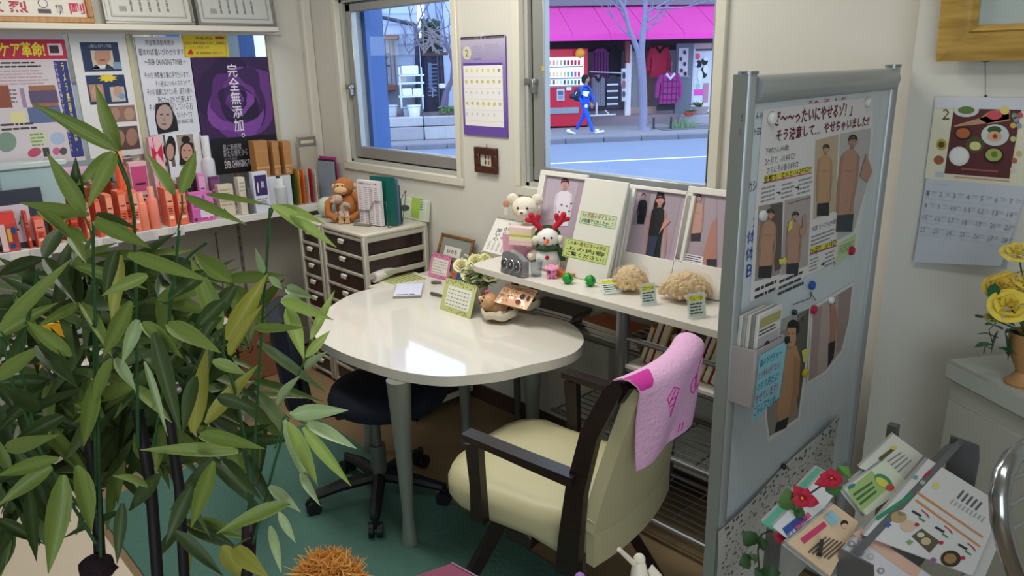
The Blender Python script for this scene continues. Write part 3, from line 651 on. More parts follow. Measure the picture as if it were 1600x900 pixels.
nb = thing('grey_house', 'plain grey house between the garden and the clothes shop', 'house', MS @ Vector((3.2, 23.4, -.2)))
part('wall', stb(2.0, 4.55, 23.2, 24.2, -.2, 6.5, mat('a9aebb', .8, noise_=.04)), nb); part('door', stb(2.5, 3.3, 23.12, 23.2, -.2, 1.8, mat('5c5048', .6)), nb); part('window', stb(3.55, 4.25, 23.12, 23.2, .7, 1.7, mat('8494a8', .2)), nb); part('roof', stb(1.9, 4.6, 23.0, 24.4, 6.5, 6.65, mat('4c5058', .7)), nb)
# garden retaining wall of blocks
gw = thing('garden_wall', 'low wall of pale stone blocks along the garden', 'wall', S(.8, 20.0, -.2)); STN = [mat('b9b8bc', .85, noise_=.12, scale=5, bump=.5), mat('a5a4ac', .85, noise_=.12, scale=5, bump=.5)]
f_ = fac(19.9); zw = f_.m(650, 183)[1]; zm = f_.m(650, 198)[1]; xj = [f_.m(x, 190)[0] for x in (606, 662)]; L = xj[1] - xj[0]
for r_, (za, zb_) in enumerate(((zm + .008, zw), (-.19, zm - .008))):
    for k in range(-4, 3):
        a = xj[0] + k * L; mk = MB(STN[(k + r_) % 2]); o_ = .02 * ((k * 7 + r_ * 3) % 3); mk.box((a + L / 2, 20.05 - o_, (za + zb_) / 2), (L - .02, .3, abs(za - zb_)), bev=.02, M=MS); part('stone_block', mk, gw)
struct('garden_soil', stb(-8, 2.2, 20.2, 22.5, -.2, zw - .03, mat('6e646a', .95, noise_=.2, scale=5)), 'bare garden soil behind the block wall')
def bucket(x, y0, y1, w, h, label, n=20.5):
    f = fac(n); a = f.m(x, y1); hh = f.m(x, y0)[1] - a[1]; T_ = thing('garden_pot', label, 'pot', MS @ Vector((a[0], n, a[1])))
    p_ = MB(mat(h, .5)); p_.lathe([(w * .38, 0), (w * .46, hh * .9), (w * .46, hh), (w * .4, hh), (w * .38, hh * .8), (0, hh * .78)], 16, loc=(a[0], n, a[1]), M=MS); part('body', p_, T_)
    p_ = MB(mat(h, .5)); p_.lathe([(w * .47, hh * .86), (w * .53, hh * .9), (w * .53, hh), (w * .47, hh)], 16, loc=(a[0], n, a[1]), M=MS); part('rim', p_, T_)
bucket(648, 164, 183, .36, 'f2f4f8', 'white rimmed flower pot on the block wall'); bucket(638, 167, 181, .3, 'b0bcd0', 'grey blue pot behind the white rimmed pot', 21.0)
bucket(612, 164, 182, .34, 'c2c4cc', 'pale round pot next to the ivy'); 
ssolo('covered_bundle', MB(mat('7c707c', .9, noise_=.2)).ell(fq(624, 177, 21.3), (.3, .2, .17), n=14, M=MS, jit=.3), 'brown bundle between the pale pots', 'bundle')
hb = MB(mat('5d7c50', .9)); rr = random.Random(8)
for k in range(130): hb.ell(fq(rr.uniform(686, 712), rr.uniform(167, 176), rr.uniform(20.5, 20.8)), (.03, .03, .05), n=4, M=MS, rot=(rr.random() * 3, 0, rr.random()))
hp_ = thing('flower_trough', 'brown trough of low green plants at the end of the wall', 'planter', fp(699, 182, 20.6)); part('foliage', hb, hp_); part('trough', sbox(687, 176, 712, 182, 20.5, .3, mat('5a4a4c', .8), .02), hp_)
iv = MB(mat('4a5c50', .9))
for k in range(260): iv.ell(fq(rr.uniform(590, 602) + 3 * sin(k), rr.uniform(88, 190), rr.uniform(21.2, 21.5)), (.05, .03, .05), n=4, M=MS, rot=(rr.random() * 3, 0, rr.random()))
ssolo('ivy_column', iv, 'ivy climbing past the bay window', 'ivy')
ssolo('wall_lamp', MB(mat('ffffff', .4)).ell(fq(656.5, 44, 22.2), (.09, .09, .09), n=10, M=MS), 'small white lamp beside the downpipe bend', 'lamp')
ssolo('hanging_planter', sbox(686, 131, 696, 138, 21.4, .15, mat('e8ecf4', .5), .02), 'white planter on the passage post', 'planter')
# ---- the walking boy: one skinned body
def walker():
    # street frame: x along the street (walks +x), y away, z up; joints (x, y, z, radius)
    s0_, n0_ = fac(19.8).m(914, 150)[0], 19.8; zg = -.19
    T_ = thing('person', 'boy in a blue tracksuit with a white chest band walking past the vending machine', 'person', MS @ Vector((s0_, n0_, zg)))
    Mt = MS @ Matrix.Translation((s0_, n0_, zg))
    def skin(name, pts, edges, m, root=0, sub=2):
        me = bpy.data.meshes.new(name); me.from_pydata([p[:3] for p in pts], edges, []); o = bpy.data.objects.new(name, me); COL.objects.link(o)
        o.parent = T_; md = o.modifiers.new('skin', 'SKIN'); md.use_smooth_shade = True
        for i, p in enumerate(pts): 
            d_ = me.skin_vertices[0].data[i]; r_ = p[3]; d_.radius = (r_, r_ if len(p) < 5 else p[4]); d_.use_root = i == root
        o.modifiers.new('sub', 'SUBSURF').levels = sub; o.modifiers['sub'].render_levels = sub
        me.materials.append(m); return o
    B = [(0, 0, .82, .125, .11), (0, 0, .98, .12, .105), (.01, 0, 1.13, .14, .12), (.01, 0, 1.22, .10), (.02, 0, 1.29, .045),           # pelvis..neck
         (0, -.08, .76, .085), (.20, -.08, .44, .06), (.34, -.08, .07, .042),                                                          # near leg forward
         (0, .08, .76, .085), (-.12, .08, .45, .062), (-.38, .08, .09, .042),                                                        # far leg back
         (.0, -.16, 1.18, .055), (-.03, -.19, .96, .045), (.10, -.20, .80, .038), (.01, .16, 1.18, .055), (.08, .19, .96, .045), (.16, .19, .83, .036)]
    E_ = [(0, 1), (1, 2), (2, 3), (3, 4), (0, 5), (5, 6), (6, 7), (0, 8), (8, 9), (9, 10), (3, 11), (11, 12), (12, 13), (3, 14), (14, 15), (15, 16)]
    skin('body', B, E_, mat('1f5be0', .8))
    SK = mat('b08070', .6)
    h_ = MB(SK); h_.ell((.035, 0, 1.42), (.085, .07, .105), n=12); h_.ell((.115, 0, 1.41), (.02, .014, .018), n=6); h_.ell((.02, -.07, 1.41), (.02, .012, .028), n=6); h_.ell((.02, .07, 1.41), (.02, .012, .028), n=6)
    h_.tube([(.02, 0, 1.26), (.03, 0, 1.36)], .045, 8); h_.ell((.1, 0, 1.375), (.014, .025, .008), mat('7c4a44', .6), n=6)
    for q in (-1, 1): h_.ell((.108, q * .03, 1.43), (.008, .012, .007), mat('181414', .5), n=6)
    for v_ in (h_,): v_.v = [tuple(Mt @ Vector(p)) for p in v_.v]; part('head', v_, T_)
    a_ = MB(mat('16141a', .9)); a_.ell((.0, 0, 1.46), (.1, .085, .095), n=12, jit=.15); a_.ell((-.045, 0, 1.4), (.06, .075, .09), n=10); a_.v = [tuple(Mt @ Vector(p)) for p in a_.v]; part('hair', a_, T_)
    for (x, y, z) in ((.13, -.21, .76), (.19, .19, .79)):
        hd = MB(SK); hd.ell((x, y, z), (.035, .018, .045), n=8)
        for k in range(4): hd.tube([(x + .02 - .013 * k, y, z - .03), (x + .03 - .013 * k, y, z - .075 + .006 * abs(k - 1)), (x + .02 - .013 * k, y + .01, z - .09 + .006 * abs(k - 1))], [.009, .008, .006], 5)
        hd.tube([(x + .03, y, z), (x + .055, y, z - .035)], [.01, .008], 5); hd.v = [tuple(Mt @ Vector(p)) for p in hd.v]; part('hand', hd, T_)
    bd = MB(mat('f2f4ff', .8)); bd.tube([(.0, 0, 1.02), (.01, 0, 1.12)], [.148, .155], 14, flat=.88); bd.tube([(-.035, -.19, .99), (-.015, -.178, 1.08)], [.058, .062], 10); bd.ell((-.01, -.165, .74), (.045, .02, .05), n=8)
    bd.v = [tuple(Mt @ Vector(p)) for p in bd.v]; part('white_band', bd, T_)
    for (x, y, z, rx) in ((.35, -.08, .045, -.15), (-.40, .08, .05, .35)):
        s_ = MB(mat('f4f6fa', .5)); s_.box((x + .04, y, z - .0), (.26, .09, .055), bev=.02, rot=(0, rx, 0)); s_.ell((x - .03, y, z + .04), (.06, .045, .05), n=8); s_.v = [tuple(Mt @ Vector(p)) for p in s_.v]; part('shoe', s_, T_)
    b_ = MB(mat('262c44', .7)); b_.box((-.2, 0, 1.03), (.2, .26, .34), bev=.06, rot=(0, .15, 0)); b_.ell((-.33, -.05, 1.0), (.12, .12, .08), n=10); b_.box((-.3, -.13, 1.05), (.02, .01, .14), mat('d0d4e4', .5), rot=(0, .5, 0))
    b_.tube([(-.12, -.1, 1.2), (.03, -.13, 1.25), (.12, -.12, 1.1), (.02, -.15, .95)], .02, 6); b_.v = [tuple(Mt @ Vector(p)) for p in b_.v]
    solo('backpack', b_, 'dark backpack carried by the boy in blue', 'bag')
walker()
# ============================================================ FURNITURE
TZ = .69
def smooth_poly(pts, it=2):
    for _ in range(it):
        q = []
        for i in range(len(pts)):
            a, b = pts[i], pts[(i + 1) % len(pts)]
            q += [(a[0] * .75 + b[0] * .25, a[1] * .75 + b[1] * .25), (a[0] * .25 + b[0] * .75, a[1] * .25 + b[1] * .75)]
        pts = q
    return pts
tpx = [(912, 528), (900, 549), (866, 562), (828, 570), (785, 580), (735, 586), (687, 588), (626, 580), (570, 564), (522, 545), (490, 522), (503, 491), (540, 464), (580, 451), (640, 440), (690, 437), (760, 460), (810, 486), (850, 494), (890, 504)]
def catmull(p, k=4):
    q = []; n = len(p)
    for i in range(n):
        a, b, c, d = p[i - 1], p[i], p[(i + 1) % n], p[(i + 2) % n]
        for j in range(k):
            t = j / k; q.append(tuple(.5 * (2 * b[m] + (c[m] - a[m]) * t + (2 * a[m] - 5 * b[m] + 4 * c[m] - d[m]) * t * t + (3 * b[m] - a[m] - 3 * c[m] + d[m]) * t ** 3) for m in (0, 1)))
    return q
tpl = catmull([tuple(P(x, y, 2, TZ)[:2]) for x, y in tpx])
tb = thing('round_table', 'glossy white bean shaped table with grey tapered legs', 'table', (-2.2, -.7, 0))
TOPM = mat('e6e1d6', .07, coat=.6)
mk = MB(TOPM); mk.prism(tpl, TZ - .036, TZ)
part('tabletop', mk, tb, ang=25)
LG = mat('8b9088', .45, .35)
for (x, y) in ((-1.978, -.995), (-2.405, -.36), (-1.93, -.40), (-2.66, -.72)):
    mk = MB(LG); mk.lathe([(.030, 0), (.031, .01), (.026, .05), (.021, .11), (.0215, .16), (.03, .4), (.041, .62), (.043, TZ - .036)], 20, loc=(x, y, 0)); part('leg', mk, tb)

# armchair: local x forward, y to its left
WD = wood('1c1312', '2a1c19', .35, (3, 3, 30)); VIN = mat('c9c29a', .42, noise_=.03, scale=6, bump=.05)
ac = thing('armchair', 'dark wooden armchair with cream vinyl seat and pink towel over its back', 'chair', (-1.41, -.80, 0), pi + .175)
def L(mb): 
    return mb
mk = MB(VIN); n = 22                    # seat: rounded slab, deeper at the back
def seat_o(k, f):
    a = 2 * pi * k / n; c, s_ = cos(a), sin(a); e = .55
    return (.035 + .29 * f * math.copysign(abs(c) ** e, c), (.25 + .02 * c) * f * math.copysign(abs(s_) ** e, s_))
prof = [(.80, .365), (.96, .375), (1.0, .40), (1.0, .435), (.95, .462), (.8, .475), (.45, .478), (.02, .474)]
vs = []; 
for f, z in prof:
    for k in range(n): x, y = seat_o(k, f); vs.append((x, y, z - .03 * (x < -.1) * (z < .41) + (.012 if x > .2 else 0) * (z > .44)))
fs = [(i * n + k, i * n + (k + 1) % n, (i + 1) * n + (k + 1) % n, (i + 1) * n + k) for i in range(len(prof) - 1) for k in range(n)] + [tuple(range(n))[::-1], tuple((len(prof) - 1) * n + k for k in range(n))]
mk.add(vs, fs); part('seat', mk, ac, local=True, ang=60)
mk = MB(VIN)                            # upholstered back, curved
def backf(u, v): 
    y = (u - .5) * (.46 - .12 * v); z = .47 + v * .42; return (-.22 - .035 * (1 - (2 * u - 1) ** 2) - .10 * v ** 1.2, y, z)
mk.grid(lambda u, v: backf(1 - u, v), 8, 8, th=-.045); part('back_cushion', mk, ac, local=True, ang=60)
mk = MB(VIN); mk.grid(lambda u, v: (-.235 - .03 * (1 - (2 * u - 1) ** 2), (u - .5) * .46, .36 + v * .14), 8, 3, th=.03); part('rear_seat_roll', mk, ac, local=True, ang=60)
mk = MB(mat('3a3020', .5)); mk.box((-.272, -.1, .395), (.006, .045, .014)); part('maker_tag', mk, ac, local=True)
def sweep(mb, pts, w, h, m=None):
    """rectangular section swept along points in local space; w = across (y), h = thickness in the bend plane"""
    P_ = [Vector(p) for p in pts]; vs = []
    for i, p in enumerate(P_):
        t = (P_[min(i + 1, len(P_) - 1)] - P_[max(i - 1, 0)]).normalized(); a = Vector((0, 1, 0)); a = (a - t * a.dot(t)).normalized(); b = t.cross(a)
        hh = h[i] if isinstance(h, list) else h
        for (x, y) in ((-1, -1), (1, -1), (1, 1), (-1, 1)): vs.append(p + a * (x * w / 2) + b * (y * hh / 2))
    k = len(P_); fs = [(i * 4 + j, i * 4 + (j + 1) % 4, (i + 1) * 4 + (j + 1) % 4, (i + 1) * 4 + j) for i in range(k - 1) for j in range(4)] + [(3, 2, 1, 0), tuple((k - 1) * 4 + j for j in range(4))]
    mb.add(vs, fs, m)
for s_ in (-1, 1):
    y = s_ * .265
    mk = MB(WD); sweep(mk, [(-.20, y, .33), (-.21, y, .45), (-.225, s_ * .262, .60), (-.25, s_ * .235, .76), (-.295, s_ * .205, .875), (-.310, s_ * .198, .90)], .03, [.07, .065, .055, .05, .045, .035]); part('back_post', mk, ac, local=True)
    mk = MB(WD); sweep(mk, [(.11, y, .38), (.112, y, .5), (.12, y, .632)], .028, [.05, .042, .05]); part('arm_post', mk, ac, local=True)
    mk = MB(WD); sweep(mk, [(.15, y, .655), (.04, y, .648), (-.08, y, .640), (-.225, y, .632)], .046, [.02, .022, .026, .03]); part('armrest', mk, ac, local=True)
mk = MB(WD); sweep(mk, [(-.26, -.25, .0)], .01, .01) if 0 else None
for z, x in ((.855, -.29),):
    mk.grid(lambda u, v: (x - .03 * (1 - (2 * u - 1) ** 2) - v * .03, (u - .5) * .39, z + v * .05), 8, 2, th=.022); part('top_rail', mk, ac, local=True)
mk = MB(WD); mk.box((0, 0, .345), (.40, .10, .05), bev=.006); mk.box((0, 0, .345), (.10, .46, .05), bev=.006); mk.lathe([(.09, .30), (.09, .34)], 16); part('swivel_plate', mk, ac, local=True)
for (a, b) in ((1, 1), (1, -1), (-1, 1), (-1, -1)):
    mk = MB(WD); mk.bar((a * .13, b * .12, .315), (a * .25, b * .24, 0), .045, .035); mk.bar((0, 0, .312), (a * .15, b * .14, .312), .05, .045); part('leg', mk, ac, local=True)
# towel over the back
TWM = mat('eebade', .95, noise_=.05, scale=90, bump=.5); TW2 = mat('d0389c', .95)
tw = thing('towel', 'pink towel with magenta handbag and cone drawings over the chair back', 'towel', (-1.05, -.72, .6))
Ma = _MW[ac.name]
def towf(u, v):
    # u across (0 near camera), v from the front hem over the rail to the rear hem
    y = .205 - .395 * u
    w = .012 * sin(u * 9 + v * 4)
    if v < .22: f = v / .22; return (-.29 + .05 * (1 - f) + .0 - .03 * (1 - (2 * u - 1) ** 2), y, .80 + .105 * f)
    if v < .34: f = (v - .22) / .12; return (-.29 - .075 * f - .03 * (1 - (2 * u - 1) ** 2), y, .905 + .014 * sin(pi * f))
    f = (v - .34) / .66; hang = .235 - .02 * u 
    return (-.37 - .03 * (1 - (2 * u - 1) ** 2) + w * f + .02 * f, y - .02 * f * (u < .5) + .01 * f, .905 - hang * f)
mk = MB(TWM); mk.grid(lambda u, v: Ma @ Vector(towf(u, v)), 20, 30, th=.004); part('cloth', mk, tw, ang=70)
def tow_line(pts, r=.0022):
    q = [Ma @ (Vector(towf(u, v)) + Vector((-.004, 0, 0))) for u, v in pts]; k = MB(TW2); k.tube(q, r, 5); return k
def tp(name, pts, r=.0022): part(name, tow_line(pts, r), tw)
# u from chair-left; rear face v .4..1
def arcp(cu, cv, ru, rv, a0, a1, n=10): return [(cu + ru * cos(a0 + (a1 - a0) * i / n), cv + rv * sin(a0 + (a1 - a0) * i / n)) for i in range(n + 1)]
for pts in ([(.985, .44), (.9, .44), (.84, .5), (.80, .56), (.79, .66)], [(.985, .66), (.9, .68), (.83, .69), (.76, .70), (.72, .66), (.71, .6), (.75, .56), (.80, .57)], [(.82, .54), (.84, .69)], [(.79, .55), (.80, .68)],
            [(.42, .50), (.34, .45), (.27, .52), (.33, .70), (.42, .50)], [(.40, .55), (.30, .55)], [(.38, .60), (.30, .60)], [(.40, .52), (.33, .66)], [(.36, .48), (.29, .58)], [(.64, .90), (.62, .97)], [(.60, .89), (.58, .96)]):
    tp('drawing', pts)
mk = MB(TW2); mk.grid(lambda u, v: Ma @ (Vector(towf(.0 + u * .22, .24 + v * .2 * (1 - .8 * u))) + Vector((-.003, 0, .004))), 6, 6); part('magenta_corner', mk, tw)
mk = MB(TW2); mk.grid(lambda u, v: Ma @ (Vector(towf(.0 + u * .025, .4 + v * .59)) + Vector((-.003, 0, 0))), 2, 10); part('magenta_hem', mk, tw)

# office chair
OCR = 1.05
oc = thing('office_chair', 'black office swivel chair with navy back under the table', 'chair', (-2.314, -.894, 0), OCR)
BL = mat('15171c', .5); NV_ = mat('121829', .85, noise_=.1, scale=40)
for k in range(5):
    a = 2 * pi * k / 5 + radians(-38) - OCR; c, s_ = cos(a), sin(a); mk = MB(BL); mk.tube([(c * .03, s_ * .03, .10), (c * .16, s_ * .16, .095), (c * .265, s_ * .265, .075)], [.026, .024, .018], 8); lg = part('base_arm', mk, oc, local=True)
    mk = MB(BL); p = Vector((c * .27, s_ * .27, .03)); t = Vector((-s_, c, 0))
    for q in (-1, 1): mk.tube([p + t * q * .008, p + t * q * .026], .029, 12)
    mk.tube([p + Vector((0, 0, .01)), p + Vector((0, 0, .06))], .012, 6); part('caster', mk, lg, local=True)
mk = MB(mat('70746e', .35, .5)); mk.tube([(0, 0, .08), (0, 0, .24)], .032, 14); mk.tube([(0, 0, .24), (0, 0, .42)], .018, 12); part('gas_column', mk, oc, local=True)
mk = MB(NV_); mk.lathe([(.13, .415), (.215, .425), (.235, .455), (.22, .49), (.15, .503), (0, .5)], 28, loc=(.06, 0, 0)); part('seat', mk, oc, local=True, ang=60)
mk = MB(BL); mk.box((-.02, 0, .405), (.26, .12, .03), bev=.008); mk.tube([(-.10, 0, .405), (-.20, 0, .405), (-.25, 0, .45), (-.26, 0, .56)], [.022, .024, .024, .02], 8); part('bracket', mk, oc, local=True)
mk = MB(NV_); mk.grid(lambda u, v: (-.255 - .03 * (1 - (2 * u - 1) ** 2) - .03 * v, (u - .5) * (.36 - .08 * abs(v - .5)), .50 + v * .34), 8, 8, th=.045); part('backrest', mk, oc, local=True, ang=60)

# plastic drawer towers
DF = mat('b9b4a6', .45); DD = mat('3a2d28', .25, spec=.6); HW = mat('e2dfd6', .35)
def tower(x0, x1, y0, y1, top, rows, label):
    T_ = thing('drawer_tower', label, 'drawers', ((x0 + x1) / 2, (y0 + y1) / 2, 0)); m = MB(DF)
    for x in (x0 + .014, x1 - .014):
        for y in (y0 + .014, y1 - .014): m.box((x, y, top / 2), (.028, .028, top - .03), bev=.006)
    st = (top - .07) / rows
    for k in range(rows + 1):
        z = .035 + k * st
        m.box(((x0 + x1) / 2, y0 + .012, z), (x1 - x0 - .02, .018, .016), bev=.003); m.box((x0 + .01, (y0 + y1) / 2, z), (.014, y1 - y0 - .03, .026), bev=.003); m.box((x1 - .01, (y0 + y1) / 2, z), (.014, y1 - y0 - .03, .026), bev=.003)
    m.box(((x0 + x1) / 2, y1 - .004, top / 2), (x1 - x0 - .03, .006, top - .03)); part('frame', m, T_)
    m = MB(mat('cdc8b8', .4)); m.box(((x0 + x1) / 2, (y0 + y1) / 2, top - .012), (x1 - x0, y1 - y0, .024), bev=.008); part('top_plate', m, T_)
    d0 = None
    for k in range(rows):
        z = .035 + (k + .5) * st
        b = MB(DD); w = x1 - x0 - .06; h = st - .018; b.box(((x0 + x1) / 2, (y0 + y1) / 2 - .0, z), (w, y1 - y0 - .02, h), bev=.004); d = part('drawer', b, T_)
        hd = MB(HW); xc = (x0 + x1) / 2; hd.box((xc, y0 - .002, z + h * .32), (.052, .016, .014), bev=.005); hd.box((xc, y0 - .006, z + h * .22), (.046, .006, .018), bev=.002); part('handle', hd, d)
    return T_
tower(-3.465, -3.054, -.425, -.03, .902, 9, 'wide beige plastic drawer tower with dark drawers under the monkey')
tower(-3.71, -3.475, -.425, -.03, .90, 9, 'narrow beige plastic drawer tower beside the display shelf')
# low cabinet by the window wall
lc = thing('low_cabinet', 'low white cabinet on casters beside the drawer tower', 'cabinet', (-2.89, -.21, 0)); LW = mat('cfcabc', .45)
x0, x1, y0, y1, zt_ = -3.035, -2.737, -.415, -.03, .645; m = MB(LW)
for x in (x0 + .012, x1 - .012):
    for y in (y0 + .012, y1 - .012): m.box((x, y, (zt_ + .05) / 2), (.024, .024, zt_ - .05), bev=.004)
for z in (.065, .21, .36, .50, zt_ - .03):
    m.box(((x0 + x1) / 2, y0 + .01, z), (x1 - x0 - .02, .016, .016)); m.box((x1 - .008, (y0 + y1) / 2, z), (.014, y1 - y0, .03), bev=.003); m.box((x0 + .008, (y0 + y1) / 2, z), (.014, y1 - y0, .03), bev=.003)
part('frame', m, lc); part('top_plate', MB(mat('ddd8ca', .4)).box(((x0 + x1) / 2 + .01, (y0 + y1) / 2, zt_ - .008), (x1 - x0 + .05, y1 - y0 + .02, .018), bev=.006), lc)
for k, z in enumerate((.137, .285, .43, .565)): part('drawer', MB(DD).box(((x0 + x1) / 2, (y0 + y1) / 2, z), (x1 - x0 - .05, y1 - y0 - .03, .11), bev=.004), lc)
for x in (x0 + .03, x1 - .03):
    for y in (y0 + .03, y1 - .03): part('caster', MB(BL).tube([(x - .012, y, .024), (x + .012, y, .024)], .024, 12).tube([(x, y, .03), (x, y, .055)], .01, 6), lc)
LCZ = zt_ + .001

# shelf unit under window 2
FY = -.36; SZ = .88
su = thing('shelf_unit', 'white topped metal shelf unit below the shop window', 'shelf', (-1.6, -.15, 0))
sx0 = P(752, 408, 2, SZ).x; sx1 = -.98
mk = MB(mat('dcd6ca', .35)); r_ = .05
mk.prism([(sx0, -.018), (sx0, FY - .03 + r_), (sx0 + r_ * .3, FY - .03 + r_ * .3), (sx0 + r_, FY - .03), (sx1, FY - .03), (sx1, -.018)], SZ - .024, SZ); part('top_board', mk, su)
PX = P(972, 560, 1, FY).x; POST = mat('6f7274', .35, .6)
zA_ = P(905, 525, 1, -.2).z; zB_ = P(1090, 615, 1, FY).z; zC_ = P(1058, 722, 1, FY).z; zD_ = P(1033, 820, 1, FY).z
px_ = [sx0 + .05, PX, PX + .52]
for x in px_:
    for y in ((-.17 if x == px_[0] else FY), -.05): part('post', MB(POST).tube([(x, y, .0), (x, y, SZ - .024)], .024 if x == PX else .016, 16), su)
def wire_shelf(z, xa, xb, name='wire_shelf', n=9, FY=FY):
    m = MB(mat('9a9c9c', .3, .8)); 
    for y in (FY + .0, -.05): m.tube([(xa, y, z), (xb, y, z)], .009, 8)
    for k in range(n): m.tube([(xa, FY + .02 + k * ((-.07 - FY) / (n - 1)), z), (xb, FY + .02 + k * ((-.07 - FY) / (n - 1)), z)], .003, 5)
    k = 0
    while xa + k * .16 < xb: m.tube([(xa + k * .16, FY, z - .006), (xa + k * .16, -.05, z - .006)], .004, 5); k += 1
    part(name, m, su)
wire_shelf(zA_, px_[0], px_[1], FY=-.2); wire_shelf(zC_, px_[0] + .4, px_[2]); wire_shelf(max(zD_, .03), px_[0] + .3, px_[2])
wire_shelf(zB_, px_[1], px_[2]); part('white_shelf', MB(mat('d6d0c6', .5)).box(((px_[1] + px_[2]) / 2, (FY - .05) / 2, zB_ + .016), (px_[2] - px_[1] - .04, .33, .012)), su)
zR_ = P(1000, 535, 1, FY).z; wire_shelf(zR_, px_[1], px_[2])
print('shelf z', zA_, zB_, zC_, zD_, 'post x', PX, 'left', sx0)
# ============================================================ ON THE WINDOW SHELF, TABLE AND DRAWERS
PAP = 'e6e3da'
def tilt(y0, y1, z0, z1, u=(1, 0, 0), px=True, x=0):
    """leaning plane facing the room: foot at y0,z0, top at y1,z1"""
    return Sheet((x, y0, z0), u, (0, y1 - y0, z1 - z0), px)
def slab(sh, x0, y0, x1, y1, th, m, name, label, cat, group=None, bev=0.002, back=True, zmin=None):
    """a slab lying behind the sheet plane between two corners (sheet coordinates); foot kept at v=0 when zmin is given"""
    a = sh.m(x0, y0); b = sh.m(x1, y1); X0, X1 = sorted((a[0], b[0])); Y0, Y1 = sorted((a[1], b[1]))
    if zmin is not None: Y0 = zmin
    mb = MB(m).box(((X1 - X0) / 2, (Y1 - Y0) / 2, -th / 2), (X1 - X0, Y1 - Y0, th), bev=bev)
    return solo(name, mb, label, cat, group, M=sh.M @ Matrix.Translation((X0, Y0, 0)))
# ---- three white photo frames
FP = tilt(-.125, -.03, SZ, 1.24)
def photo_frame(x0, x1, ytop, ix0, iy0, ix1, iy1, label, draw):
    a = FP.m(x0, ytop); b = FP.m(x1, ytop); t = a[1]; w = b[0] - a[0]
    T_ = thing('framed_photo', label, 'picture frame', M=FP.M @ Matrix.Translation((a[0], .002, 0)))
    p = FP.m(ix0, iy0); q = FP.m(ix1, iy1); fx0, fx1 = p[0] - a[0], q[0] - a[0]; fy1, fy0 = p[1], q[1]
    m = MB(mat('e8e5dd', .35))
    for r in ((0, w, 0, fy0), (0, w, fy1, t), (0, fx0, fy0, fy1), (fx1, w, fy0, fy1)): m.box(((r[0] + r[1]) / 2, (r[2] + r[3]) / 2, .006), (abs(r[1] - r[0]) + .001, abs(r[3] - r[2]) + .001, .016), bev=.002)
    part('frame', m, T_, local=True)
    part('photograph', MB(mat('b3a3b0', .3)).box(((fx0 + fx1) / 2, (fy0 + fy1) / 2, .0), (fx1 - fx0, fy1 - fy0, .003)), T_, local=True)
    s = Sheet(FP.o + FP.n * .002, FP.u, FP.v); draw(s); s.put(T_); return T_
def dr1(s):
    s.poly([(856, 278), (905, 285), (892, 340), (848, 345)], 'b9abba', 1); 
    s.person(884, 278, 26, 75, 'd09a94', '33202c', 'e6dfea', 'e6dfea', 2, lean=-7)
    for (x, y) in ((878, 320), (886, 322), (893, 318), (874, 331), (882, 334), (890, 330), (872, 343), (880, 345)): s.oval(x, y, 1.6, 1.2, '4a4058', 9, n=7)
def dr2(s):
    s.poly([(997, 297), (1066, 305), (1043, 409), (974, 409)], 'a99aa6', 1)
    s.poly([(1003, 300), (1018, 302), (1007, 352), (987, 351)], '8f8290', 2); s.person(1007, 302, 13, 48, 'c08c86', '1a1218', '16121c', '14101a', 3, lean=-6)
    s.poly([(1028, 300), (1038, 302), (1040, 318), (1030, 340), (1019, 336), (1022, 318)], '1e1218', 3)
    s.person(1034, 303, 27, 122, 'c99088', '241620', '1c1f24', '39415c', 4, lean=-16, arm=6)
    s.poly([(1014, 368), (1029, 370), (1016, 422), (1006, 418)], '333a54', 10); s.poly([(1030, 366), (1040, 340), (1048, 346), (1034, 360)], 'c99088', 11)
    s.rect(1020, 401, 1046, 413, 'e4e0e8', 12); s.lines(1021, 402, 1044, 412, 3, '5a5060', 13)
def dr3(s):
    s.poly([(1086, 305), (1120, 310), (1120, 430), (1072, 428)], 'ae9eaa', 1); s.poly([(1085, 304), (1102, 306), (1094, 378), (1078, 376)], '9a8a94', 2)
    s.person(1093, 303, 18, 74, 'c49a8c', '2a1c1e', None, '3c3840', 3, lean=-6); s.poly([(1112, 350), (1120, 340), (1120, 436), (1104, 432), (1098, 400)], 'b98478', 3); s.poly([(1104, 405), (1120, 405), (1120, 436), (1104, 434)], '3a3640', 4)
    s.rect(1072, 396, 1097, 416, 'e6e2e8', 5); s.lines(1073, 397, 1095, 415, 4, '5a5060', 6); s.rect(1068, 417, 1094, 430, 'e6e2e8', 5); s.lines(1069, 418, 1092, 429, 3, '5a5060', 6)
photo_frame(848, 922, 266.5, 855, 275, 908, 420, 'white frame with a photo of a woman in a dotted dress beside the bear', dr1)
photo_frame(984, 1078, 289, 996, 296, 1069, 412, 'white frame with a photo of a woman in black top and jeans', dr2)
photo_frame(1079, 1160, 292, 1085.5, 303, 1150, 425, 'white frame with before and after photos of a man beside the whiteboard', dr3)
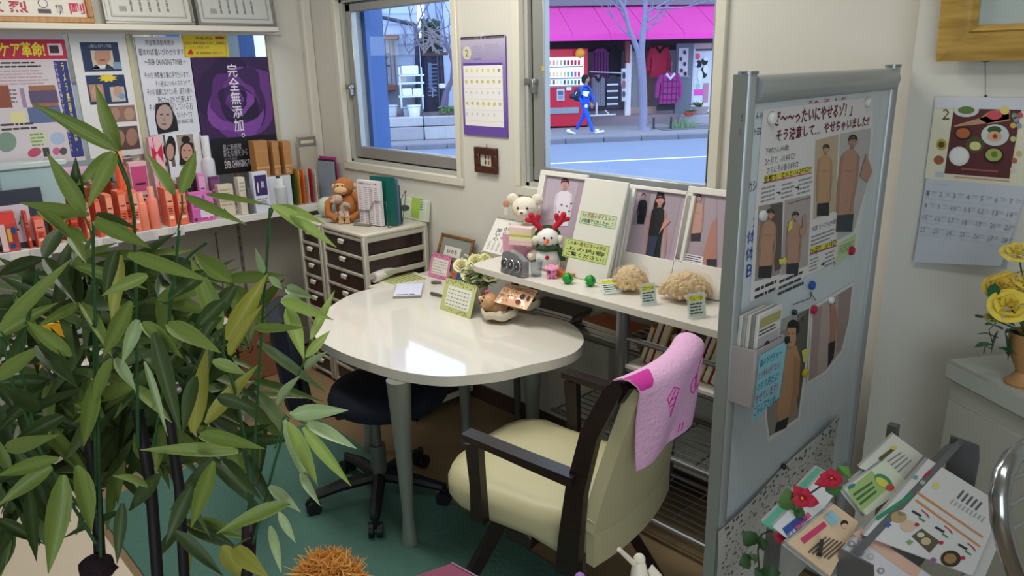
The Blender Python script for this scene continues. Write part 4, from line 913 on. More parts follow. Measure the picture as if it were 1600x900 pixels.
# ---- ring binders leaning in front
def binder(y0, y1, x0, x1, ytop, ybot, th, h, label):
    s = tilt(y0, y1, SZ, 1.245); return s, slab(s, x0, ytop, x1, ybot, th, mat(h, .3), 'album', label, 'album', zmin=.001, bev=.004)
s, o = binder(-.245, -.125, 914, 952, 277, 421, .018, 'dfddd2', 'thick white photo album with two green handwritten labels')
S_ = Sheet(s.o, s.u, s.v)
for (x0, y0, x1, y1, hl, ls) in ((908, 329, 961, 359, 'c6d8b0', (('3ヶ月前のダイエット', 'a04838'), ('が肉屋でどれしたか…？', '2c3a2c'))), (884, 371, 947, 415, 'c2d07c', (('この本一冊モニターの方は', '6a4438'), ('上の内容', '2c3a2c'), ('ご覧ください！', '1c1c14')))):
    S_.rect(x0, y0, x1, y1, hl, 1); S_.frame(x0 + 1, y0 + 1, x1 - 1, y1 - 1, .0013, '4c6a40', 2); n_ = len(ls); A, B = S_.m(x0, y0), S_.m(x1, y1); W_, H_ = B[0] - A[0], A[1] - B[1]
    for i, (t, c) in enumerate(ls): S_.text(t, A[0] + W_ * .07, A[1] - H_ * (.08 + i * .86 / n_), B[0] - W_ * .07, A[1] - H_ * (.02 + (i + 1) * .86 / n_), c, 3, bold=.03, raw=True)
S_.put(o)
s, o = binder(-.190, -.10, 940, 960, 283, 422, .012, 'c9ccc8', 'grey album standing behind the thick white album')
s, o = binder(-.170, -.08, 948, 966, 285, 423, .006, 'e2e0d6', 'thin cream album behind the grey album')
# ---- hand drawn calendar
s = tilt(-.20, -.05, SZ, 1.10); a = s.m(765, 340); b = s.m(797, 350)
T_ = thing('desk_calendar', 'white desk calendar with brush lettering and a spiral on top', 'calendar', M=s.M @ Matrix.Translation((s.m(748, 405)[0], .003, 0)))
w_ = s.m(792, 408)[0] - s.m(748, 405)[0]; h_ = s.m(780, 342)[1]
part('page', MB(mat('e9e6de', .6)).box((w_ / 2, h_ / 2, 0), (w_, h_, .003)), T_, local=True)
sp_ = MB(mat('555048', .4, .6))
for k in range(14): sp_.tube([(w_ * (k + .5) / 14, h_ - .004, -.006), (w_ * (k + .5) / 14, h_ + .006, 0), (w_ * (k + .5) / 14, h_ - .004, .005)], .0012, 4)
part('spiral', sp_, T_, local=True)
q = Sheet((_MW[T_.name] @ Vector((0, 0, .002))), s.u, s.v, px=False)
q.text('25', w_ * .52, h_ * .88, w_ * .62, h_ * .93, '302c2c'); q.text('うつくしい', w_ * .70, h_ * .42, w_ * .92, h_ * .84, '1c1a1c', vert=True, bold=.02); q.text('からの', w_ * .45, h_ * .42, w_ * .64, h_ * .78, '1c1a1c', vert=True, bold=.02); q.text('深い心', w_ * .2, h_ * .36, w_ * .4, h_ * .72, '1c1a1c', vert=True, bold=.02)
for k in range(5): q.text('いろはにほ', w_ * (.12 + k * .17), h_ * .08, w_ * (.19 + k * .17), h_ * .33, '6a665e', vert=True)
q.put(T_)
# ---- plush bear holding a cake
def place(px, py, z): v = P(px, py, 2, z); return v
LK = YAW      # turn that makes a local -y face look at the viewer
bp = place(822, 402, SZ); bp.y = min(bp.y, -.10)
T_ = thing('plush_bear', 'cream plush bear with a slice of cake and pink cloth', 'soft toy', M=Matrix.Translation(bp) @ Matrix.Rotation(LK * .7, 4, 'Z') @ Matrix.Scale(1.1, 4))
CR = mat('e6dcc8', .95, noise_=.05, scale=60, bump=.6)
H0 = .265 - .06
m = MB(CR); m.ell((0, .01, .07), (.045, .04, .065), n=14); part('body', m, T_, local=True)
m = MB(CR); m.ell((0, -.005, .195), (.052, .046, .046), n=16, jit=.05); m.ell((0, -.045, .183), (.022, .02, .017), n=10); part('head', m, T_, local=True)
for q in (-1, 1):
    part('ear', MB(CR).ell((q * .048, .0, .228), (.024, .014, .023), n=12), T_, local=True); part('arm', MB(CR).ell((q * .047, -.02, .10), (.017, .03, .02), n=10, rot=(.5, 0, 0)), T_, local=True); part('leg', MB(CR).ell((q * .035, -.045, .022), (.02, .035, .02), n=10), T_, local=True)
m = MB(mat('15120f', .2)); 
for q in (-1, 1): part('eye', MB(mat('15120f', .2)).ell((q * .018, -.046, .203), .0048, n=8), T_, local=True)
part('nose', MB(mat('7a4a30', .5)).ell((0, -.065, .189), (.006, .004, .004), n=8), T_, local=True)
m = MB(mat('e9c9c6', .8)); m.prism([(-.05, -.03), (.04, -.045), (.045, .0), (-.03, .005)], .10, .118); m.prism([(-.05, -.03), (.04, -.045), (.045, .0), (-.03, .005)], .118, .132, mat('f0e2b8', .8)); m.prism([(-.05, -.03), (.04, -.045), (.045, .0), (-.03, .005)], .132, .140, mat('b8c46a', .8)); m.prism([(-.05, -.03), (.04, -.045), (.045, .0), (-.03, .005)], .140, .156, mat('f0dca8', .8)); m.prism([(-.05, -.03), (.04, -.045), (.045, .0), (-.03, .005)], .156, .168, mat('f2d8d4', .8))
m.v = [(x, y - .035, z - .035) for x, y, z in m.v]; part('cake', m, T_, local=True)
part('pink_cloth', MB(mat('d8a0b8', .9, noise_=.1, scale=50)).grid(lambda u, v: (-.085 + u * .14, -.03 - .02 * sin(u * 5), .0 + v * .10), 8, 4, th=.004), T_, local=True)
tg = MB(mat('c89070', .6)); tg.ell((-.068, -.03, .215), (.013, .003, .015), n=9); tg.box((-.069, -.033, .188), (.012, .001, .03), mat('e0d8cc', .6)); part('paper_tag', tg, T_, local=True)
# ---- snowman plush with red antlers
sp0 = place(856, 421, SZ); sp0.y = min(sp0.y, -.13)
T_ = thing('plush_snowman', 'snowman plush with red antlers and green scarf', 'soft toy', M=Matrix.Translation(sp0) @ Matrix.Rotation(LK, 4, 'Z') @ Matrix.Scale(1.1, 4))
SN = mat('eceae4', .9, noise_=.03, scale=50, bump=.3); GN = mat('35522e', .9, bump=.4, scale=60); RD = mat('c41e38', .85, bump=.2, scale=60)
part('body', MB(SN).ell((0, 0, .045), (.045, .04, .047), n=16), T_, local=True); part('head', MB(SN).ell((.0, 0, .118), (.042, .038, .038), n=16), T_, local=True)
m = MB(GN); m.tube([(.034 * cos(a), .034 * sin(a), .085) for a in [2 * pi * k / 14 for k in range(15)]], .011, 7); m.box((.048, -.02, .062), (.02, .012, .05), bev=.004, rot=(0, -.3, 0)); part('scarf', m, T_, local=True)
part('headband', MB(GN).tube([(.044 * cos(a), .004, .118 + .042 * sin(a)) for a in [pi * k / 12 for k in range(13)]], .007, 6), T_, local=True)
for q in (-1, 1):
    part('earmuff', MB(mat('e8e2cc', .95, bump=.6, scale=90)).ell((q * .044, -.005, .112), (.014, .017, .018), n=10), T_, local=True)
    m = MB(RD); m.tube([(q * .022, 0, .152), (q * .045, 0, .178), (q * .058, 0, .20)], [.009, .013, .01], 8); m.ell((q * .058, 0, .203), .011, n=8); m.tube([(q * .04, 0, .17), (q * .033, 0, .198)], [.009, .009], 8); m.ell((q * .033, 0, .2), .0095, n=8); m.tube([(q * .05, 0, .183), (q * .072, 0, .186)], [.009, .009], 8); m.ell((q * .073, 0, .187), .009, n=8); part('antler', m, T_, local=True)
    part('eye', MB(mat('101010', .2)).ell((q * .013, -.035, .126), .0045, n=8), T_, local=True)
m = MB(mat('e06a30', .8)); m.tube([(-.004, -.034, .116), (-.012, -.062, .110)], [.009, .0025], 8); part('carrot_nose', m, T_, local=True)
m = MB(mat('181414', .5)); m.tube([(.022 * sin(a) + .002, -.0365 + .006 * abs(a), .112 - .017 * cos(a)) for a in [-.9 + .18 * k for k in range(11)]], .0011, 5); part('smile', m, T_, local=True)
part('button', MB(RD).ell((-.004, -.04, .055), (.008, .005, .008), n=8), T_, local=True)
# ---- clock / weather station with three dials
c_ = place(808, 428, SZ); T_ = thing('weather_station', 'grey desk weather station with three round dials', 'clock', c_, -.05)
w_ = .135; m = MB(mat('8e9092', .3, .35)); m.prism([(-w_ / 2, 0), (w_ / 2, 0), (w_ / 2, .03), (w_ / 2 - .003, .062), (.02, .084), (-.03, .088), (-w_ / 2 + .004, .078)], -.0, .03, M=Matrix.Rotation(pi / 2 - .12, 4, 'X')); part('case', m, T_, local=True)
for k in range(3):
    Mx = Matrix.Translation((-.038 + k * .038, -.031, .044 - .002)) @ Matrix.Rotation(pi / 2 - .12, 4, 'X'); rim = MB(mat('b4b6b8', .25, .6)); rim.lathe([(.0195, 0), (.0205, .002), (.019, .004), (.0175, .004)], 20, cap=False, M=Mx @ Matrix.Scale(1.15, 4, (0, 1, 0))); r_ = part('dial_rim', rim, T_, local=True)
    f_ = MB(mat('3c3e42', .25)); f_.lathe([(.018, .0), (.018, .0028), (0, .0028)], 20, M=Mx @ Matrix.Scale(1.15, 4, (0, 1, 0))); d_ = part('dial', f_, r_, local=True)
    h_ = MB(mat('e4e4e4', .4)); h_.box((.004, .003, .0034), (.012, .0012, .0006), M=Mx @ Matrix.Rotation(.7 + k, 4, 'Z')); h_.box((0, .004, .0034), (.0014, .01, .0006), M=Mx)
    for j in range(12): h_.box((.0145 * cos(j * pi / 6), .0165 * sin(j * pi / 6), .0032), (.0016, .0016, .0004), M=Mx)
    part('hand', h_, r_, local=True)
# ---- glass cup
c_ = place(838, 431, SZ); m = MB(glass_mat('clear_glass', (.82, .86, .88), .02, 1.6)); m.lathe([(.021, 0), (.0265, .062), (.025, .062), (.0195, .004), (0, .004)], 24, loc=c_); solo('glass_cup', m, 'clear glass tumbler before the snowman', 'glass')
# ---- pink jar toy
c_ = place(862, 434, SZ); T_ = thing('pink_pot_toy', 'small pink toy with a wavy rim beside the glass tumbler', 'toy', c_, LK); PK = mat('e68ab4', .6)
part('body', MB(PK).ell((0, 0, .022), (.021, .02, .023), n=14), T_, local=True); m = MB(mat('f0a4c6', .6)); m.tube([(.022 * cos(a), .02 * sin(a), .04 + .002 * sin(5 * a)) for a in [2 * pi * k / 20 for k in range(21)]], .007, 6); part('rim', m, T_, local=True)
for q in (-.8, 0, .8): part('leg', MB(PK).ell((q * .017, -.014, .006), .007, n=8), T_, local=True)
part('spot', MB(mat('702848', .5)).ell((-.010, -.0185, .028), (.006, .003, .008), n=8), T_, local=True); part('spot', MB(mat('702848', .5)).ell((.006, -.02, .03), (.003, .003, .003), n=8), T_, local=True)
# ---- green ball toys
for (x, y, lb) in ((887, 443, 'green split ball toy beside the orange wood figure'), (922, 447, 'green split ball toy before the white album')):
    c_ = place(x, y, SZ); T_ = thing('green_ball_toy', lb, 'toy', c_, LK + .3); G_ = mat('1f9a34', .4)
    part('body', MB(G_).ell((0, 0, .021), (.0215, .021, .021), n=16), T_, local=True); part('groove', MB(mat('0c4a18', .6)).tube([(.003, -.0205 * cos(a) - .001, .021 + .021 * sin(a)) for a in [.1 + k * .17 for k in range(9)]], .0022, 5), T_, local=True)
    part('snout', MB(mat('d8e8d8', .4)).ell((.0215 * (1 if x < 900 else -1), -.005, .018), .006, n=8), T_, local=True)
# ---- orange wooden figure
a = place(878, 432, SZ); T_ = thing('wooden_ornament', 'orange wooden ornament lying before the picture card', 'ornament', a, LK - .5)
OW = wood('b8602c', 'd07c3c', .4); m = MB(OW); m.prism([(-.05, .012), (-.02, .028), (.02, .012), (.055, .018), (.055, .004), (.0, .0), (-.04, .0)], -.012, .012, M=Matrix.Rotation(pi / 2, 4, 'X')); part('body', m, T_, local=True); part('wing', MB(OW).box((-.02, .012, .026), (.05, .008, .014), bev=.003, rot=(0, .4, 0)), T_, local=True)
# ---- picture card stand
s = tilt(-.17, -.15, SZ, .98); o = slab(s, 879, 377, 907, 431, .004, mat('d6d2c0', .4), 'picture_card', 'cream card with a drawn face in a clear stand', 'card', zmin=.004)
S_ = Sheet(s.o, s.u, s.v); S_.frame(880, 378, 906, 429, .002, 'b8ae90', 1); S_.oval(892, 401, 5, 9, '5a3c34', 1); S_.oval(892, 402, 4, 7, 'c89a80', 2); S_.lines(883, 395, 888, 410, 4, '8a4a44', 2); S_.oval(892, 418, 7, 5, '4a3a34', 2); S_.put(o)
# ---- bags of yellowish fat models
def lump_bag(px, py, r, seed, label):
    c_ = place(px, py, SZ); T_ = thing('popcorn_bag', label, 'bag', c_, LK); rr = random.Random(seed)
    m = MB(mat('d9bb86', .55, noise_=.12, scale=40)); m.ell((0, 0, r[2] * .44), (r[0] * .74, r[1] * .74, r[2] * .42), n=14, jit=.1)
    for k in range(230):
        th = rr.uniform(0, 2 * pi); ph = rr.uniform(.0, 1.55) ** .8; q = Vector((r[0] * .86 * sin(ph) * cos(th), r[1] * .86 * sin(ph) * sin(th), r[2] * (.13 + .76 * cos(ph)))); m.ell(q, rr.uniform(.007, .012), n=6, jit=.3)
    part('filling', m, T_, local=True, kind='stuff')
    b = MB(film('clear_bag', 'e8e0d0', .16, .12)); b.ell((0, 0, r[2] * .52), (r[0], r[1], r[2] * .52), n=22, jit=.12); b.v = [(x, y, max(z, .002)) for x, y, z in b.v]; part('bag_film', b, T_, local=True)
lump_bag(985, 454, (.07, .06, .095), 3, 'small clear bag of pale yellow chunks beside the albums'); lump_bag(1070, 468, (.10, .075, .10), 5, 'large clear bag of pale yellow chunks under the jeans photo')
# ---- price cards in clear stands
def price_card(px, py, yaw, tiltx, w, h, title, label):
    c_ = place(px, py, SZ); Mx = Matrix.Translation(c_) @ Matrix.Rotation(yaw, 4, 'Z') @ Matrix.Rotation(pi / 2 - tiltx, 4, 'X') @ Matrix.Translation((-w / 2, .004, 0))
    T_ = thing('price_card', label, 'card', M=Mx); part('card', MB(mat('cfdccf', .5)).box((w / 2, h / 2, 0), (w, h, .0015)), T_, local=True)
    b = MB(film('acrylic', 'dfe8ea', .25, .1)); b.box((w / 2, h / 2, -.002), (w + .008, h + .006, .002)); b.box((w / 2, -.002, .006), (w + .008, .002, .03)); part('acrylic_stand', b, T_, local=True)
    q = Sheet(Mx @ Vector((0, 0, .001)), (Mx.to_3x3() @ Vector((1, 0, 0))), (Mx.to_3x3() @ Vector((0, 1, 0))), px=False)
    q.rect(w * .05, h * .68, w * .92, h * .9, 'e2dc3c', 1); q.text(title, w * .08, h * .70, w * .9, h * .88, '2a2a1c', 2, bold=.02)
    q.lines(w * .08, h * .08, w * .92, h * .62, 4, '3c4c4c', 1, seed=int(px)); q.put(T_)
price_card(958, 460, LK + .25, .95, .062, .068, 'フェースー50!', 'tilted green and yellow price card before the small bag')
price_card(1015, 476, LK + .35, .25, .055, .068, 'コカー100!', 'green and yellow price card between the two clear bags')
price_card(1090, 496, LK + .35, .2, .062, .075, 'てんー120!', 'green and yellow price card before the large bag by the whiteboard')
# ---- magazines on the wire shelf, books below
MG = ['8a4a38', '8c8478', 'b8aa9a', '70685c', 'c8b8a0', 'a49c6a', '5a5450']
rr = random.Random(4)
def mag(x, z, w, h, ang, label, i, name='magazine', DM=.13, yc=-.125):
    T_ = MB(mat(h, .5)); T_.box((0, 0, w / 2), (.26, DM, w), bev=.001); T_.box((0, 0, w / 2), (.256, DM + .004, w * .7), mat('d8d2c6', .7))
    solo(name, T_, label, 'magazine', M=Matrix.Translation((x, yc, z)) @ Matrix.Rotation(ang, 4, 'Z'))
px0_ = px_[0]
zz = zA_ + .01
for k, (h, w, lb) in enumerate((('8c8a6a', .012, 'olive magazine at the bottom of the pile near the post'), ('c4bcb0', .010, 'pale magazine second in the pile near the post'), ('70685e', .012, 'grey brown magazine third in the pile near the post'), ('c8b4a8', .008, 'light pink magazine under the orange one'), ('b4623c', .014, 'orange magazine on top of the pile near the post'))):
    mag(px_[1] - .17 - .01 * k, zz, w, h, rr.uniform(-.08, .08), lb, k); zz += w
zz = zA_ + .01
for k, (h, w, lb) in enumerate((('5c5850', .02, 'dark magazine at the bottom of the pile behind the table'), ('9c9284', .012, 'beige magazine above the dark one behind the table'), ('7c7268', .012, 'taupe magazine near the top of the pile behind the table'), ('4e4640', .016, 'dark brown magazine on top of the pile behind the table'))):
    mag(px_[0] + .19 + .01 * k, zz, w, h, rr.uniform(-.06, .06), lb, k); zz += w
zz = zR_ + .01
for k, (h, w, lb) in enumerate((('3c3c3c', .016, 'black folder on the wire shelf beyond the post'), ('a8a49c', .01, 'grey folder on the black folder beyond the post'))):
    mag(px_[1] + .22, zz, w, h, rr.uniform(-.06, .06), lb, k, 'folder', .2, -.2); zz += w
bks = ['c8882c', '8c2c24', 'd8a848', '5c4c7c', 'b83c2c', '3c3c54', 'c0b49c', '9c3c6c', 'e0a030', 'a85c3c', 'd03828', 'c8c4b8', 'b4b0ac', 'e04030', 'd8d4cc', '8c8c94']
nm = ['amber', 'maroon', 'gold', 'violet', 'brick red', 'navy', 'stone coloured', 'berry', 'yellow', 'rust', 'scarlet', 'ivory', 'ash grey', 'red orange', 'white', 'steel grey']
x = px_[1] + .05
for k, h in enumerate(bks):
    w = (.018, .024, .03, .014)[k % 4]; hh = .15 + .025 * ((k * 5) % 3); lean = -.32 if k < 11 else -.22; b = MB(mat(h, .5)); b.box((0, 0, hh / 2), (w, .15, hh), bev=.001); b.box((0, -.002, hh / 2), (w * .7, .152, hh - .008), mat('dcd6c8', .8))
    solo('book', b, nm[k] + ' spined book leaning on the white shelf behind the towel', 'book', 'books leaning on the shelf behind the armchair', M=Matrix.Translation((x, FY / 2 - .06, zB_ + .024)) @ Matrix.Rotation(-lean, 4, 'Y')); x += w + .0075
# ---- low cabinet: flyers, roll, pink calendar, brown frame, bottles
s = Sheet((0, 0, LCZ), (0, 1, 0), (-1, 0, 0), px=True)
def flat_paper(name, label, cat, corners, z, h, th=.001, draw=None):
    """paper lying flat; corners = pixel TL, TR, BL seen from the reader's side"""
    A, B, D = [P(x, y, 2, z) for x, y in corners]; u = (B - A); v = (A - D); w, hh = u.length, v.length; u.normalize(); v = (v - u * v.dot(u)).normalized(); n_ = u.cross(v)
    if n_.z < 0: v = -v; D = A; n_ = -n_
    Mx = Matrix((u, v, n_)).transposed().to_4x4(); Mx.translation = D if True else A
    o = solo(name, MB(mat(h, .55)).box((w / 2, hh / 2, th / 2), (w, hh, th)), label, cat, M=Mx); q = Sheet(Mx @ Vector((0, 0, th)), u, v, px=False)
    if draw: draw(q, w, hh); q.put(o)
    return o
def fl(q, w, h):
    q.rect(w * .1, h * .1, w * .6, h * .9, 'c8ce8c', 1); q.lines(w * .12, h * .15, w * .95, h * .9, 9, '8a9060', 2); q.rect(w * .7, h * .2, w * .9, h * .5, 'b8b4a8', 2)
flat_paper('flyer', 'white and pale green flyer on the low cabinet', 'flyer', ((636, 421), (684, 439), (580, 437)), LCZ + .001, 'e4e2d6', draw=fl)
a, b = P(584, 434, 2, LCZ + .03), P(633, 414, 2, LCZ + .03); m = MB(mat('e4e2da', .6)); m.tube([a, b], .026, 18); ro = thing('paper_roll', 'white rolled paper on the low cabinet against the drawer tower', 'paper roll', a - Vector((0, 0, .03))); part('roll', m, ro)
for p in (a, b): part('core_end', MB(mat('b8b4a8', .7)).tube([p - (b - a).normalized() * (.001 if p is a else -.001), p + (b - a).normalized() * (.001 if p is a else -.001)], .017, 14), ro)
def spiral_cal(px0, py0, px1, py1, z, yaw, w, h, hc, label, dots, tilt_=.3, n=12):
    c_ = (P(px0, py0, 2, z) + P(px1, py1, 2, z)) / 2; Mx = Matrix.Translation(c_) @ Matrix.Rotation(yaw, 4, 'Z'); T_ = thing('desk_calendar', label, 'calendar', M=Mx)
    Mf = Matrix.Translation((0, 0, .001)) @ Matrix.Rotation(pi / 2 - tilt_, 4, 'X'); m = MB(mat(hc, .6)); m.box((0, h / 2, 0), (w, h, .002), M=Mf); part('page', m, T_, local=True)
    dp_ = 2 * h * sin(tilt_); Mb = Matrix.Translation((0, dp_, .001)) @ Matrix.Rotation(pi / 2 + tilt_, 4, 'X'); part('back_board', MB(mat('cfc9ba', .7)).box((0, h / 2, 0), (w, h, .0015), M=Mb), T_, local=True)
    sp_ = MB(mat('6a6448', .4, .5))
    for k in range(n): sp_.tube([(-w / 2 + w * (k + .5) / n, h * sin(tilt_) - .005, h * cos(tilt_) - .006), (-w / 2 + w * (k + .5) / n, h * sin(tilt_), h * cos(tilt_) + .004), (-w / 2 + w * (k + .5) / n, h * sin(tilt_) + .005, h * cos(tilt_) - .006)], .001, 4)
    part('spiral', sp_, T_, local=True)
    Mq = Mx @ Mf; q = Sheet(Mq @ Vector((-w / 2, 0, .001)), Mq.to_3x3() @ Vector((1, 0, 0)), Mq.to_3x3() @ Vector((0, 1, 0)), px=False)
    q.rect(w * .13, h * .16, w * .9, h * .8, 'e8e6dc', 1)
    for i in range(5):
        for j in range(7): q.lines(w * (.17 + j * .10), h * (.2 + i * .115), w * (.23 + j * .10), h * (.26 + i * .115), 1, dots, 2, ragged=0)
    rr_ = random.Random(3)
    for k in range(26): q.px = False; x = rr_.uniform(.03, .97) * w; e = rr_.random() < .5; y = (rr_.uniform(.02, .12) if e else rr_.uniform(.84, .95)) * h; q.oval(x, y, .004, .003, dots, 1, n=7)
    q.put(T_)
spiral_cal(662, 432, 706, 439, LCZ, .04, .15, .125, 'e08ab4', 'pink desk calendar on the low cabinet', 'b05a8c')
spiral_cal(681, 482, 741, 499, TZ, .02, .195, .135, 'c4ca84', 'yellow green desk calendar on the table', '7c8444', .35, 16)
bk0 = bx(mat('b4ac94', .7), -2.99, -2.76, -.07, -.03, LCZ, LCZ + .085, .003); solo('paper_box', bk0, 'low beige box behind the pink calendar', 'box')
s = tilt(-.065, -.02, LCZ + .086, LCZ + .2); T_ = thing('framed_photo', 'brown wooden frame with a grey picture leaning on the wall', 'picture frame', M=s.M @ Matrix.Translation((s.m(683, 400)[0], .001, 0)))
w_ = s.m(734, 380)[0] - s.m(681, 380)[0]; h_ = s.m(700, 366)[1]; m = MB(wood('7c4c24', '94602e', .4)); t = .012
for r in ((0, w_, 0, t), (0, w_, h_ - t, h_), (0, t, t, h_ - t), (w_ - t, w_, t, h_ - t)): m.box(((r[0] + r[1]) / 2, (r[2] + r[3]) / 2, .005), (r[1] - r[0], r[3] - r[2], .012), bev=.002)
part('frame', m, T_, local=True); part('picture', MB(mat('8c9088', .3)).box((w_ / 2, h_ / 2, 0), (w_ - .01, h_ - .01, .003)), T_, local=True)
part('card', MB(mat('dedad0', .5)).box((w_ * .45, h_ * .38, .005), (w_ * .5, h_ * .38, .002)), T_, local=True)
q = Sheet(_MW[T_.name] @ Vector((0, 0, .0062)), s.u, s.v, px=False); q.text('いのち', w_ * .3, h_ * .3, w_ * .6, h_ * .48, '2a2a2a', bold=.03); q.put(T_)
for (x, y, h, lb) in ((716, 404, '4a6ac0', 'small blue bottle behind the pink calendar'), (724, 402, '38508c', 'small clear and dark blue bottle behind the pink calendar')):
    c_ = P(x, y + 16, 2, LCZ + .0); c_.y = min(c_.y, -.14); c_.x = P(x, y, 1, c_.y).x; c_.z = LCZ; T_ = thing('small_bottle', lb, 'bottle', c_)
    m = MB(mat(h, .2, trans=.3)); m.lathe([(.014, 0), (.015, .05), (.015, .065), (.007, .075), (.007, .08)], 14); part('body', m, T_, local=True); part('label', MB(mat('e0e4ec', .5)).lathe([(.0153, .02), (.0155, .045)], 14), T_, local=True); part('cap', MB(mat('e8e8ea', .3)).lathe([(.009, .08), (.009, .115), (0, .115)], 12), T_, local=True)
m = MB(mat('e6e2d8', .95, bump=.8, scale=60)); c_ = P(698, 433, 2, LCZ); m.ell(c_ + Vector((0.02, -.02, .028)), (.03, .025, .028), n=12, jit=.2); solo('white_puff', m, 'white fluffy ball before the pink calendar', 'toy')
T_ = thing('orange_flower', 'small orange flower beside the white fluffy ball', 'flower', P(712, 445, 2, LCZ + .0)); c_ = P(710, 430, 2, LCZ + .045)
for k in range(6): a = k * pi / 3; part('petal', MB(mat('e0683c', .7)).ell(c_ + Vector((.012 * cos(a), .0, .012 * sin(a))), (.009, .004, .009), n=8), T_)
part('stem', MB(mat('4c7a30', .7)).tube([c_, P(712, 445, 2, LCZ)], .002, 5), T_)
# ---- notepad, glasses, table things
def npd(q, w, h): q.lines(w * .1, h * .03, w * .9, h * .16, 1, '3c3c50', 1, seed=4)
flat_paper('notepad', 'small white notepad with a printed lower edge on the table', 'notepad', ((614.5, 444.5), (655, 443), (614.5, 463)), TZ + .013, 'dcdcf0', draw=npd, th=.001)
_np = COL.objects[-1]
A, B, D = P(614, 446, 2, TZ + .006), P(656, 444, 2, TZ + .006), P(614, 465, 2, TZ + .006); u = (B - A).normalized(); v = (A - D); v = (v - u * v.dot(u)); hh = v.length; v.normalize(); Mx = Matrix((u, v, u.cross(v))).transposed().to_4x4(); Mx.translation = D - Vector((0, 0, .006))
solo('memo_block', MB(mat('b8b09c', .6)).box(((B - A).length / 2, hh / 2, .006), ((B - A).length, hh, .012), bev=.001), 'beige memo block under the white notepad', 'notepad', M=Mx)
for (x, y, x2, y2, lb) in ((674, 441, 690, 441, 'grey hinged glasses arm end beside the green calendar, upper one'), (673, 458, 690, 462, 'grey rounded pen end beside the green calendar, lower one')):
    a, b = P(x, y, 2, TZ + .009), P(x2, y2, 2, TZ + .009); solo('pen', MB(mat('6c645c', .3, .4)).tube([a, a.lerp(b, .3), b], [.006, .0085, .006], 10), lb, 'pen')
# ---- flower arrangement: cream roses
def rose(mb_c, c, r, h1, parent, tilt_dir=(0, 0, 1), nm='rose', seed=0):
    Z = Vector(tilt_dir).normalized(); X = Z.orthogonal().normalized(); Y = Z.cross(X); rr = random.Random(seed)
    def W_(p): return Vector(c) + X * p[0] + Y * p[1] + Z * p[2]
    base = MB(mat(h1, .75, noise_=.06, scale=30))
    for ring, (n_, rad, hh, open_) in enumerate(((3, .16, .62, .05), (4, .36, .60, .25), (5, .60, .50, .6), (6, .82, .32, 1.0))):
        for k in range(n_):
            a = 2 * pi * k / n_ + ring * .7 + rr.uniform(-.1, .1)
            def f(u, v, a=a, rad=rad, hh=hh, op=open_):
                wd = (u - .5) * 2; aa = a + wd * (.75 if op < .4 else .6) * (.4 + .6 * v); rr2 = r * (rad * (.35 + .65 * v) + .12 * op * v * v); z = r * (hh * v * (1 - .25 * wd * wd) - .18 * op * v * v * v); return W_((rr2 * cos(aa), rr2 * sin(aa), z))
            base.grid(f, 4, 4, th=.0012)
    return part(nm, base, parent, ang=70)
def leafm(mb, p, d, l, w, m=None):
    d = Vector(d).normalized(); s_ = d.cross(Vector((0, 0, 1))).normalized(); nrm = s_.cross(d)
    vs = []
    for i in range(5):
        t = i / 4; ww = w * sin(pi * min(1, t * .9 + .1)) * .5; q = Vector(p) + d * l * t - Vector((0, 0, l * .25 * t * t))
        vs += [q - s_ * ww + nrm * ww * .3, q, q + s_ * ww + nrm * ww * .3]
    mb.add(vs, [(i * 3 + j, i * 3 + j + 1, i * 3 + j + 4, i * 3 + j + 3) for i in range(4) for j in (0, 1)], m)
c0_ = Vector((-2.43, -.245, TZ)); T_ = thing('flower_arrangement', 'basket of cream yellow artificial roses behind the green calendar', 'flowers', c0_)
part('pot', MB(mat('c8c0a0', .8, bump=.5, scale=50)).lathe([(.04, 0), (.055, .045), (.05, .05), (0, .048)], 18, loc=c0_), T_)
for k, (x, y, r) in enumerate(((736, 429, .050), (764, 427, .052), (744, 409, .040), (721, 416, .040), (779, 412, .034), (759, 405, .032))):
    dpt = (c0_ - CAM).dot(FWD) - .06 + .015 * (k > 1); c_ = Q(x, y, dpt); rose(None, c_, r, 'e2dca0' if k % 3 else 'e8e2b4', T_, (CAM - c_).normalized() + Vector((0, 0, .8)), seed=k)
lf = MB(mat('58763c', .6)); rr = random.Random(6)
for k in range(80):
    a = rr.uniform(0, 2 * pi); e = rr.uniform(-.3, .9); leafm(lf, c0_ + Vector((.03 * cos(a), .03 * sin(a), rr.uniform(.05, .13))), (cos(a), sin(a), e), rr.uniform(.05, .08), .022)
part('foliage', lf, T_, kind='stuff')
wf = MB(mat('e4e8d8', .7))
for k in range(46): a = rr.uniform(0, 6.28); wf.ell(c0_ + Vector((rr.uniform(.03, .09) * cos(a), rr.uniform(.03, .09) * sin(a), rr.uniform(.08, .19))), .0055, n=5)
part('small_blossom', wf, T_, kind='stuff')
